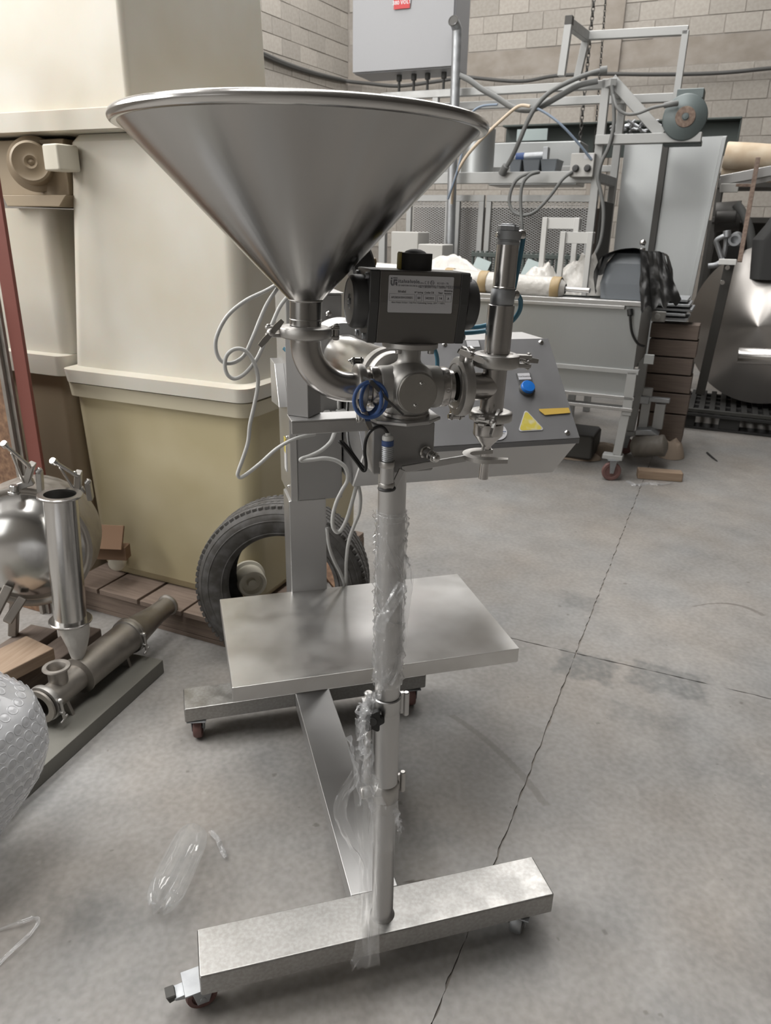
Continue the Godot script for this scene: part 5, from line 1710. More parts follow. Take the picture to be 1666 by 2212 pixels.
func pump() -> void:
	var c := V(-0.545, 0.525, -2.50)
	var n := V(-0.12, 0.05, 0.99).normalized()
	var p := thing("steel_pump", "round stainless pump housing with a domed cover and two swing clamps", "pump", FW, V(-0.545, 0.14, -2.6))
	var T := MB.along(c - n * 0.30, c)
	var mb := MB.new()
	mb.lathe(T, [Vector2(0, 0), Vector2(0.10, 0), Vector2(0.16, 0.03), Vector2(0.205, 0.10), Vector2(0.215, 0.17), Vector2(0.21, 0.24), Vector2(0.212, 0.27), Vector2(0.195, 0.272)], 64)
	part("pump_housing", mb, M["old_steel"], p)
	mb = MB.new()
	mb.lathe(T, [Vector2(0.15, 0.272), Vector2(0.212, 0.272), Vector2(0.214, 0.276), Vector2(0.214, 0.294), Vector2(0.206, 0.298), Vector2(0.198, 0.296), Vector2(0.192, 0.290), Vector2(0.186, 0.290)], 64)
	part("cover_ring", mb, M["old_steel"], p)
	mb = MB.new()
	mb.lathe(T, [Vector2(0.19, 0.289), Vector2(0.172, 0.300), Vector2(0.15, 0.325), Vector2(0.12, 0.345), Vector2(0.08, 0.358), Vector2(0.04, 0.363), Vector2(0, 0.364)], 64)
	part("domed_cover", mb, M["polished"], p)
	for q in [[Vector3(-0.5066, 0.7619, -2.5), Vector3(-0.4927, 0.8177, -2.48), Vector3(-0.5334, 0.9076, -2.42), Vector3(-0.4645, 0.7939, -2.5)], [Vector3(-0.3564, 0.7218, -2.5), Vector3(-0.3585, 0.7802, -2.48), Vector3(-0.4014, 0.8455, -2.42), Vector3(-0.3218, 0.7454, -2.5)]]:
		mb = MB.new()
		var b: Vector3 = q[0]; var y: Vector3 = q[1]; var e: Vector3 = q[2]; var w: Vector3 = q[3]
		mb.bar(b, y + V(0.015, 0.01, 0), 0.02, 0.03, n, 0.003)
		mb.bar(b + V(0.035, -0.04, -0.01), w, 0.018, 0.03, n, 0.003)
		mb.bar(b + V(-0.045, -0.02, 0), b + V(0.02, 0, 0), 0.022, 0.03, n, 0.003)
		mb.cyl(w + V(-0.004, 0.0, 0.016), w + V(0.008, 0.014, 0.016), 0.009, 14)
		var cl := part("swing_clamp", mb, M["satin"], p)
		mb = MB.new()
		mb.cyl(y + V(0.012, -0.004, 0.005), e, 0.0065, 14)
		mb.cyl(e - (e - y).normalized() * 0.004, e + (e - y).normalized() * 0.012, 0.0115, 16)
		mb.cyl(b + V(-0.008, 0.0, 0.012), e.lerp(y, 0.25) + V(0, -0.006, 0), 0.0045, 12)
		mb.ball(y + V(0.004, 0.01, 0.012), 0.008, 12)
		part("clamp_handle", mb, M["polished"], cl)
	mb = MB.new()
	mb.cyl(Vector3(-0.5434, 0.7399, -2.47), Vector3(-0.5401, 0.7617, -2.47), 0.014, 6, 0.002)
	mb.cyl(Vector3(-0.5443, 0.7336, -2.47), Vector3(-0.5431, 0.7414, -2.47), 0.019, 20, 0.001)
	part("cover_bolt", mb, M["polished"], p)
	for q in [[Vector3(-0.5685, 0.3668, -2.46), Vector3(-0.6218, 0.2981, -2.42)], [Vector3(-0.6042, 0.4146, -2.46), Vector3(-0.6605, 0.3207, -2.42)], [V(-0.62, 0.36, -2.62), V(-0.66, 0.142, -2.62)], [V(-0.47, 0.36, -2.62), V(-0.45, 0.142, -2.62)]]:
		mb = MB.new()
		mb.bar(q[0], q[1], 0.03, 0.035, n, 0.004)
		part("foot", mb, M["old_steel"], p)

# ---------------------------------------------------------------- things lying on the floor, and the stretch film
func floor_litter() -> void:
	# crushed clear bottle
	var b := thing("plastic_bottle", "crushed clear plastic bottle lying on the floor", "bottle", FW, Vector3(-0.1209, 0, -1.495))
	var p0 := Vector3(-0.1442, 0.045, -1.383)
	var p1 := Vector3(-0.0638, 0.045, -1.5784)
	var T := MB.along(p0, p1)
	var l := p0.distance_to(p1)
	var mb := MB.new()
	mb.grid(func(u: float, v: float) -> Vector3:
		var a := TAU * u
		var rr := [0.022, 0.041, 0.0455, 0.046, 0.046, 0.0465, 0.046, 0.046, 0.0455, 0.045, 0.043, 0.037, 0.016]
		var f := v * 11.99
		var i := int(f)
		var r: float = lerpf(rr[i], rr[i + 1], f - i)
		r *= 1.0 - 0.05 * maxf(0.0, sin(a * 2.0 + 0.6)) * smoothstep(0.1, 0.35, v) - 0.16 * maxf(0.0, cos(a * 5.0)) * (1.0 - smoothstep(0.08, 0.2, v))
		return T * V(cos(a) * r, v * l * 1.15 + (0.012 * cos(a * 5.0) * (1.0 - smoothstep(0.0, 0.12, v))), sin(a) * r), 60, 48, -1.0)
	part("bottle_body", mb, M["bottle_clear"], b)
	mb = MB.new()
	for k in 5:
		var a := TAU * k / 5
		mb.tube([T * V(cos(a) * 0.012, 0.006, sin(a) * 0.012), T * V(cos(a) * 0.03, 0.012, sin(a) * 0.03), T * V(cos(a) * 0.041, 0.035, sin(a) * 0.041), T * V(cos(a) * 0.0435, 0.06, sin(a) * 0.0435)], 0.0025, 8, 4, 0.001)
	part("bottle_foot", mb, M["bottle_clear"], b)
	# film scraps
	mb = MB.new()
	ribbon(mb, [Vector3(-0.016, 0.01, -1.6245), Vector3(0.0005, 0.025, -1.5761), Vector3(0.008, 0.012, -1.5548), Vector3(0.0177, 0.01, -1.5225)], 0.014, 3, 0.9)
	solo("film_scrap", mb, M["film_dense"], "small scrap of clear film on the floor behind the bottle", "plastic scrap", FW)
	mb = MB.new()
	ribbon(mb, [Vector3(-0.5117, 0.004, -1.4433), Vector3(-0.4664, 0.012, -1.4462), Vector3(-0.4316, 0.01, -1.4531), Vector3(-0.4233, 0.008, -1.4359), Vector3(-0.4385, 0.01, -1.4067), Vector3(-0.4597, 0.014, -1.3785), Vector3(-0.4856, 0.006, -1.3565), Vector3(-0.4977, 0.004, -1.3441)], 0.010, 5, 0.5)
	solo("film_strip", mb, M["film_dense"], "twisted strip of clear film on the floor at the left edge", "plastic strip", FW)
	# dark chip of plastic on the slab by the black pallet
	mb = MB.new()
	mb.tube([Vector3(3.8355, 0.006, -4.544), Vector3(3.7846, 0.01, -4.4166), Vector3(3.7666, 0.005, -4.3411)], 0.008, 6, 4, 0.003)
	solo("plastic_chip", mb, M["black_matt"], "small dark sliver lying on the floor before the black pallet", "scrap", FW)
	# OSB offcut and leaf of card seen through the tyre
	mb = MB.new()
	mb.box(at(Vector3(0.6069, 0.15, -2.8359), Basis(Vector3.UP, 0.5) * Basis(Vector3.RIGHT, 0.5)), V(0.16, 0.012, 0.2), 0.002)
	solo("board_offcut", mb, M["osb"], "chipboard offcut leaning behind the tyre", "board", FW)

# a wavy ribbon of film along points
func ribbon(mb: MB, pts: Array, w: float, sd: int, twist: float) -> void:
	var p := MB.curve(pts, 8)
	var f := noise(9.0, 2, sd)
	var m := p.size()
	for lay in 2:
		mb.grid(func(u: float, v: float) -> Vector3:
			var i := mini(int(round(u * (m - 1))), m - 1)
			var d: Vector3 = (p[mini(i + 1, m - 1)] - p[maxi(i - 1, 0)]).normalized()
			var a := twist * f.get_noise_2d(u * 0.25, lay * 9.0) * 3.0 + lay * 0.5
			var s := Vector3.RIGHT - d * d.x
			s = s.normalized() if s.length() > 0.15 else Vector3.BACK
			var o := s.rotated(d, a)
			var k := o.cross(d)
			var q := (v - 0.5) * w
			return p[i] + o * q + k * (0.30 * w * f.get_noise_2d(u * 0.5 + lay * 5.0, v * 0.12) + 0.05 * w * sin(v * 17.0 + lay + 2.0 * u)), m - 1, 10)

func films() -> void:
	var px := 0.3405
	var pz := -1.158
	var w := thing("stretch_film", "torn clear stretch film wound round the pole and hanging from its knob", "film", FW, V(px, 0.1, pz))
	# wound sleeve: two crinkled layers
	var f := noise(1.0, 3, 5)
	for lay in 2:
		var mb := MB.new()
		mb.grid(func(u: float, v: float) -> Vector3:
			var a := TAU * u
			var y := lerpf(0.735, 1.090, v)
			var wr := absf(f.get_noise_3d(cos(a) * 2.6 + lay * 7.0, y * 26.0 + u * 14.0, sin(a) * 2.6))
			var r := 0.0252 + 0.0012 * lay + 0.0062 * wr * wr * 3.0 + 0.0012 * sin(y * 160.0 + a * (2.0 + lay))
			return V(px + cos(a) * r, y, pz + sin(a) * r), 56, 120, -1.0)
		part("film_sleeve", mb, M["film"], w)
	# rope-like creases on the sleeve
	var mb2 := MB.new()
	for k in 26:
		var y: float = [1.088, 1.084, 1.078, 1.072][k] if k < 4 else 0.76 + rng.randf() * 0.31
		var pts := []
		var a0 := rng.randf() * TAU
		var rise := rng.randf_range(-0.02, 0.13) if k >= 4 else 0.004
		var n := 9
		for i in n:
			var a := a0 + (1.6 if k >= 4 else 4.0) * i / (n - 1)
			var r := 0.0262 + 0.0014 * rng.randf()
			pts.append(V(px + cos(a) * r, y + rise * i / (n - 1), pz + sin(a) * r))
		mb2.tube(pts, 0.0009, 6, 3, 0.0004)
	part("film_crease", mb2, M["film_dense"], w)
	# loose tail on the right of the pole
	mb2 = MB.new()
	ribbon(mb2, [Vector3(0.3597, 1.009, -1.13), Vector3(0.366, 0.9789, -1.125), Vector3(0.3638, 0.9305, -1.13), Vector3(0.3615, 0.8805, -1.135), Vector3(0.3609, 0.8288, -1.14), Vector3(0.3515, 0.783, -1.135), Vector3(0.3327, 0.7504, -1.13)], 0.018, 6, 0.4)
	ribbon(mb2, [Vector3(0.3528, 0.9646, -1.12), Vector3(0.3341, 0.9341, -1.112), Vector3(0.3168, 0.9021, -1.115), Vector3(0.3114, 0.8688, -1.125)], 0.022, 7, 0.3)
	part("film_tail", mb2, M["film_dense"], w)
	# bunch gathered over the knob bracket
	mb2 = MB.new()
	ribbon(mb2, [Vector3(0.2987, 0.7282, -1.13), Vector3(0.2825, 0.7207, -1.115), Vector3(0.2823, 0.6808, -1.12), Vector3(0.2876, 0.6334, -1.125)], 0.030, 8, 1.2)
	ribbon(mb2, [Vector3(0.31, 0.7349, -1.125), Vector3(0.2954, 0.7323, -1.11), Vector3(0.285, 0.7084, -1.11), Vector3(0.2816, 0.6598, -1.12), Vector3(0.2884, 0.6045, -1.12)], 0.024, 9, 1.5)
	ribbon(mb2, [Vector3(0.2845, 0.627, -1.12), Vector3(0.2892, 0.5864, -1.115), Vector3(0.2957, 0.5446, -1.11), Vector3(0.3018, 0.5092, -1.11), Vector3(0.315, 0.4729, -1.115)], 0.034, 10, 1.0)
	part("film_bunch", mb2, M["film_dense"], w)
	# long hanging sheets
	mb2 = MB.new()
	ribbon(mb2, [Vector3(0.2902, 0.6041, -1.12), Vector3(0.2828, 0.5362, -1.11), Vector3(0.2859, 0.4712, -1.105), Vector3(0.2923, 0.3672, -1.1), Vector3(0.2871, 0.2539, -1.09), Vector3(0.2793, 0.1558, -1.075), Vector3(0.2655, 0.0988, -1.07)], 0.040, 11, 0.35)
	ribbon(mb2, [Vector3(0.269, 0.5685, -1.115), Vector3(0.2422, 0.5225, -1.11), Vector3(0.2357, 0.4784, -1.11), Vector3(0.2543, 0.4152, -1.11), Vector3(0.2808, 0.3579, -1.1), Vector3(0.2949, 0.2845, -1.095), Vector3(0.298, 0.1971, -1.08), Vector3(0.2988, 0.0946, -1.07)], 0.026, 12, 0.4)
	ribbon(mb2, [Vector3(0.2984, 0.5553, -1.11), Vector3(0.2982, 0.4683, -1.105), Vector3(0.2952, 0.3664, -1.1), Vector3(0.294, 0.2519, -1.09), Vector3(0.2923, 0.1308, -1.07)], 0.036, 13, 0.3)
	part("film_sheet", mb2, M["film"], w)
	mb2 = MB.new()
	ribbon(mb2, [Vector3(0.2582, 0.6384, -1.14), Vector3(0.2688, 0.5895, -1.13), Vector3(0.275, 0.5406, -1.12), Vector3(0.2788, 0.487, -1.115)], 0.014, 14, 1.2)
	ribbon(mb2, [Vector3(0.3555, 0.45, -1.13), Vector3(0.3602, 0.422, -1.12), Vector3(0.3665, 0.3915, -1.125)], 0.016, 15, 1.2)
	part("film_shred", mb2, M["film_dense"], w)
	mb2 = MB.new()
	mb2.grid(func(u: float, v: float) -> Vector3:
		var a := TAU * u
		var y := lerpf(0.36, 0.45, v) - 0.02 * sin(a)
		var r := 0.0262 + 0.004 * absf(f.get_noise_3d(cos(a) * 2.0, y * 30.0, sin(a) * 2.0)) + 0.006 * (1.0 - v)
		return V(px + cos(a) * r, y, pz + sin(a) * r), 40, 14, -1.0)
	part("film_collar", mb2, M["film"], w)

# ---------------------------------------------------------------- behind: stainless tub on castors and what lies on it
func quad_part(called: String, a: Vector3, b: Vector3, ch: float, m: String, parent: Node3D) -> MeshInstance3D:
	var mb := MB.new()
	mb.bx(a, b, ch)
	return part(called, mb, M[m], parent, FB)

func tub() -> void:
	var u := thing("stainless_tub", "long stainless tub on a wheeled frame, with wrapped rolls lying on its rim", "tub", FB, V(-1.3, 0, -5.3))
	var s1 := -0.47
	var s0 := -2.6
	var mb := MB.new()
	# body: front, end and bottom sheets, open at the top
	mb.bx(V(s0, 0.745, -4.965), V(s1, 1.135, -4.955), 0.002)
	mb.bx(V(s1 - 0.01, 0.745, -5.68), V(s1, 1.135, -4.957), 0.002)
	mb.bx(V(s0, 0.745, -5.69), V(s1, 1.135, -5.68), 0.002)
	mb.bx(V(s0, 0.745, -5.68), V(s1, 0.755, -4.96), 0.002)
	part("tub_body", mb, M["sheet"], u, FB)
	mb = MB.new()
	mb.bx(V(s0, 1.132, -5.02), V(s1 + 0.03, 1.165, -4.93), 0.006)
	mb.bx(V(s0, 1.112, -4.94), V(s1 - 0.10, 1.134, -4.925), 0.003)
	mb.bx(V(s0, 1.132, -5.72), V(s1 + 0.03, 1.165, -5.62), 0.006)
	mb.bx(V(s1 - 0.06, 1.132, -5.62), V(s1 + 0.03, 1.165, -5.02), 0.006)
	part("tub_rim", mb, M["brushed"], u, FB)
	mb = MB.new()
	mb.bx(V(s0, 0.715, -5.0), V(s1 + 0.035, 0.745, -4.93), 0.003)
	part("frame_rail", mb, M["frame_grey"], u, FB)
	quad_part("lower_panel", V(s0, 0.55, -4.975), V(s1, 0.72, -4.965), 0.001, "sheet", u)
	quad_part("frame_rail", V(s0, 0.548, -5.0), V(s1 + 0.03, 0.572, -4.93), 0.003, "brushed", u)
	quad_part("frame_rail", V(s0, 0.478, -5.0), V(s1 + 0.03, 0.500, -4.92), 0.003, "brushed", u)
	for q in [[s1 - 0.02, -4.96], [s1 - 0.02, -5.66], [-2.3, -4.96], [-2.3, -5.66]]:
		mb = MB.new()
		mb.bx(V(q[0] - 0.015, 0.45, q[1] - 0.03), V(q[0] + 0.045, 0.73, q[1] + 0.03), 0.003)
		mb.bar(V(q[0] + 0.01, 0.47, q[1]), V(q[0] - 0.01, 0.175, q[1]), 0.055, 0.045, Vector3.BACK, 0.003)
		mb.bx(V(q[0] - 0.10, 0.145, q[1] - 0.04), V(q[0] + 0.03, 0.175, q[1] + 0.04), 0.003)
		part("leg", mb, M["frame_grey"], u, FB)
		caster(u, FB, V(q[0] - 0.03, 0, q[1] + 0.03), 0.35, 0.146, 0.064, M["red_wheel"])
	mb = MB.new()
	mb.tube([Vector3(-0.5348, 1.1053, -4.93), Vector3(-0.5271, 1.0563, -4.92), Vector3(-0.5048, 0.9731, -4.92), Vector3(-0.4643, 0.9122, -4.93), Vector3(-0.4224, 0.8957, -4.95)], 0.008, 8, 6)
	mb.cyl(Vector3(-0.5396, 1.1158, -4.935), Vector3(-0.5306, 1.078, -4.925), 0.018, 10)
	part_l("tub_cable", "black cable hanging at the end", mb, M["cable_black"], u, FB)
	mb = MB.new()
	mb.bx(Vector3(-0.4157, 0.8473, -4.95), Vector3(-0.3556, 0.7865, -4.965), 0.003)
	part("lug", mb, M["sheet"], u, FB)

	# film-wrapped rolls on the rim
	var r := thing("wrapped_roll", "long film-wrapped roll with brown tape bands, lying on the tub rim", "roll", FB, V(-1.6, 1.165, -5.05))
	var a := V(-2.35, 1.262, -5.06)
	var b := Vector3(-0.9614, 1.2139, -5)
	var f := noise(7.0, 3, 17)
	mb = MB.new()
	var ta := MB.along(a, b)
	var l := a.distance_to(b)
	mb.grid(func(uu: float, v: float) -> Vector3:
		var q := TAU * uu
		var rr := 0.066 * (1.0 + 0.07 * f.get_noise_3d(cos(q), v * 6.0, sin(q))) * (0.5 + 0.5 * smoothstep(0.0, 0.03, 1.0 - v))
		return ta * V(cos(q) * rr, v * l, sin(q) * rr), 28, 70, -1.0)
	part("roll", mb, M["plastic_sheet"], r, FB)
	for v in [0.40, 0.58, 0.935]:
		mb = MB.new()
		mb.lathe(ta * at(V(0, v * l, 0)), [Vector2(0.068, 0), Vector2(0.0715, 0.004), Vector2(0.0715, 0.055), Vector2(0.068, 0.06)], 28)
		part_l("tape_band", "brown adhesive tape", mb, M["tape_brown"], r, FB)
	mb = MB.new()
	mb.cyl(b + V(-0.02, 0.0, 0.0), b + V(0.16, -0.002, 0.03), 0.016, 14)
	part("roll_core", mb, M["brushed"], r, FB)
	# crumpled film heaps behind the roll
	for q in [[Vector3(-1.8703, 1.2939, -5.35), 0.50, 0.20, "long heap of crumpled milky film behind the wrapped roll", 3], [Vector3(-1.1951, 1.2958, -5.3), 0.19, 0.19, "small peak of crumpled milky film left of the white stand", 4], [Vector3(-0.9362, 1.2937, -5.3), 0.22, 0.27, "tall peak of crumpled milky film below the white stand's right post", 5]]:
		mb = MB.new()
		var c: Vector3 = q[0]
		var sd: int = q[4]
		mb.grid(func(uu: float, v: float) -> Vector3:
			var an := TAU * uu
			var rad := 1.0 - v
			var n := f.get_noise_3d(cos(an) * 0.2 * rad + sd, sin(an) * 0.2 * rad, sd * 3.0) + 0.3 * f.get_noise_3d(cos(an) * 0.5 * rad, sd, sin(an) * 0.5 * rad)
			var h: float = q[2] * (1.0 - pow(rad, 1.5)) * (1.0 + 0.5 * n)
			return V(c.x + cos(an) * rad * q[1], 1.168 + h, c.z + sin(an) * rad * 0.17), 40, 16, 1.0)
		solo("film_heap", mb, M["plastic_sheet"], q[3], "plastic film", FB, "heaps of film on the tub")
	# white stand of two bent frames
	var w := thing("white_stand", "small white steel stand of two bent frames standing on the tub", "stand", FB, V(-1.05, 1.165, -5.3))
	for q in [[Vector3(-1.1999, 1.6105, -5.3), Vector3(-0.9871, 1.6135, -5.3)], [Vector3(-1.0391, 1.5234, -5.15), Vector3(-0.8649, 1.5326, -5.15)]]:
		var p: Vector3 = q[0]; var e: Vector3 = q[1]
		e.y = p.y; e.z = p.z
		mb = MB.new()
		mb.bx(V(p.x, p.y - 0.035, p.z - 0.005), V(e.x, p.y + 0.035, p.z + 0.005), 0.002)
		mb.bx(V(e.x - 0.10, p.y - 0.035, p.z - 0.006), V(e.x + 0.005, p.y + 0.035, p.z - 0.14), 0.003)
		part("top_plate", mb, M["white_paint"], w, FB)
		for xx in [p.x, e.x]:
			mb = MB.new()
			mb.bx(V(xx - 0.017, 1.166, p.z - 0.02), V(xx + 0.017, p.y + 0.036, p.z + 0.02), 0.003)
			part("post", mb, M["white_paint"], w, FB)
	# grey moulded hood under a black plastic sheet
	var h := thing("grey_hood", "grey rounded plastic hood half covered by a black sheet, at the end of the tub", "hood", FB, V(-0.55, 1.165, -5.0))
	mb = MB.new()
	loft(mb, [[1.167, -0.74, -0.44, -5.3, -4.98, 0.05], [1.26, -0.755, -0.445, -5.3, -4.985, 0.06], [1.38, -0.73, -0.46, -5.28, -5.0, 0.07], [1.44, -0.69, -0.49, -5.25, -5.03, 0.07], [1.465, -0.64, -0.54, -5.2, -5.08, 0.04]])
	part("hood", mb, M["grey_plastic"], h, FB)
	mb = MB.new()
	mb.cyl(Vector3(-0.522, 1.4403, -5.05), Vector3(-0.5264, 1.4726, -5.05), 0.018, 12)
	mb.ball(Vector3(-0.5278, 1.5021, -5.05), 0.02, 14)
	part("hood_valve", mb, M["polished"], h, FB)
	mb = MB.new()
	var prof := [Vector3(-0.7871, 1.2965, -4.97), Vector3(-0.7707, 1.3745, -4.97), Vector3(-0.7327, 1.433, -4.97), Vector3(-0.6608, 1.4593, -4.97), Vector3(-0.5717, 1.4697, -4.97), Vector3(-0.4837, 1.4588, -4.97), Vector3(-0.3973, 1.4507, -4.97), Vector3(-0.3578, 1.362, -4.97), Vector3(-0.3209, 1.2563, -4.97), Vector3(-0.2976, 1.1896, -4.97)]
	var pc := MB.curve(prof, 4)
	var m := pc.size()
	mb.grid(func(uu: float, v: float) -> Vector3:
		var i := mini(int(round(uu * (m - 1))), m - 1)
		var p: Vector3 = pc[i]
		var n := f.get_noise_2d(uu * 0.5, v * 0.2)
		return p + V(0.02 * n, 0.012 * f.get_noise_2d(uu * 0.7 + 3.0, v * 0.3) - 0.03 * v * sin(uu * PI), -0.36 * v + 0.012), m - 1, 14, 1.0)
	var fr := PackedVector2Array()
	# front flap hanging down at the right
	mb.grid(func(uu: float, v: float) -> Vector3:
		var top: Vector3 = pc[int(lerpf(0.50, 0.73, uu) * (m - 1))]
		var bot := V(lerpf(-0.475, -0.25, uu), 1.115 - 0.02 * sin(uu * 23.0) + 0.06 * uu, -4.915)
		var p := top.lerp(bot, v)
		return p + V(0.012 * f.get_noise_2d(uu * 0.6, v * 0.2), 0, 0.022 * sin(uu * 11.0) * v + 0.02 * f.get_noise_2d(uu * 0.6, v * 0.4) + 0.012), 20, 16, 1.0)
	mb.grid(func(uu: float, v: float) -> Vector3:
		var top: Vector3 = pc[int(lerpf(0.0, 0.22, uu) * (m - 1))]
		var p := top + V(0.03 * v * (1.0 - uu), -(0.085 * (1.0 - uu) + 0.03 * sin(uu * 11.0)) * v, 0.015 + 0.02 * sin(uu * 9.0) * v)
		return p, 10, 6, 1.0)
	solo("black_sheet", mb, M["bag_black"], "crumpled black plastic sheet draped over the grey hood", "plastic sheet", FB)
	# dark green slatted crate with pale plates, behind the rolls
	var g := thing("green_crate", "low dark green slatted crate standing behind the wrapped roll", "crate", FB, V(-1.4, 1.165, -5.6))
	var gl := Vector3(-1.7991, 1.4031, -5.6)
	var gr := Vector3(-0.9723, 1.417, -5.6)
	mb = MB.new()
	mb.bx(V(gl.x, gl.y - 0.03, -5.62), V(gr.x, gl.y, -5.58), 0.003)
	mb.bx(V(gl.x, 1.17, -5.615), V(gr.x, 1.20, -5.585), 0.003)
	part("rail", mb, M["dark_green"], g, FB)
	for k in 24:
		mb = MB.new()
		var x := lerpf(gl.x + 0.01, gr.x - 0.01, k / 23.0)
		mb.bx(V(x - 0.008, 1.19, -5.612), V(x + 0.008, gl.y + 0.012, -5.588), 0.002)
		part("slat", mb, M["dark_green"], g, FB)
	for q in [[1042, 0.0], [1155, 0.1]]:
		mb = MB.new()
		var p := V(lerpf(gl.x, gr.x, (q[0] - 1020) / 242.0), 1.27, -5.56)
		mb.box(at(p, Basis(Vector3.BACK, -0.32) * Basis(Vector3.RIGHT, -0.3)), V(0.12, 0.19, 0.012), 0.003)
		solo("plate_offcut", mb, M["pale_plate"], "pale grey-green plate leaning against the left part of the green crate" if q[0] < 1100 else "pale grey-green plate leaning against the green crate, nearer the white stand", "plate", FB)
	# two pale boxes behind the funnel
	for q in [[Vector3(-2.532, 1.5368, -5.75), Vector3(-2.2978, 1.3343, -5.75), "larger pale grey box standing just right of the funnel's tip"], [Vector3(-2.2381, 1.4513, -5.6), Vector3(-2.0336, 1.296, -5.6), "smaller pale grey box beside the larger one, left of the mesh guard"]]:
		mb = MB.new()
		var p: Vector3 = q[0]; var e: Vector3 = q[1]
		mb.bx(V(p.x, 1.166, p.z), V(e.x, p.y, p.z - 0.25), 0.008)
		solo("pale_box", mb, M["pale_box"], q[2], "box", FB)

# ---------------------------------------------------------------- the guarded frame machine, electric cabinet, motor
func lattice(mb: MB, x0: float, x1: float, y0: float, y1: float, z: float, pitch: float) -> void:
	# expanded metal: crossing thin strands cut to the panel
	var slope := 0.55
	for s in [-1.0, 1.0]:
		var n := int((x1 - x0 + (y1 - y0) / slope) / pitch) + 2
		for i in n:
			var c: float = x0 - (y1 - y0) / slope + i * pitch if s > 0 else x0 + i * pitch
			# x = c + s * (y - y0) / slope
			var ya := y0
			var yb := y1
			var xa := c
			var xb: float = c + s * (y1 - y0) / slope
			if s > 0:
				if xa < x0:
					ya = y0 + (x0 - c) * slope; xa = x0
				if xb > x1:
					yb = y0 + (x1 - c) * slope; xb = x1
			else:
				if xa > x1:
					ya = y0 + (c - x1) * slope; xa = x1
				if xb < x0:
					yb = y0 + (c - x0) * slope; xb = x0
			if yb - ya < 0.01:
				continue
			mb.bar(V(xa, ya, z), V(xb, yb, z), 0.0045, 0.003, Vector3.BACK, 0.0)

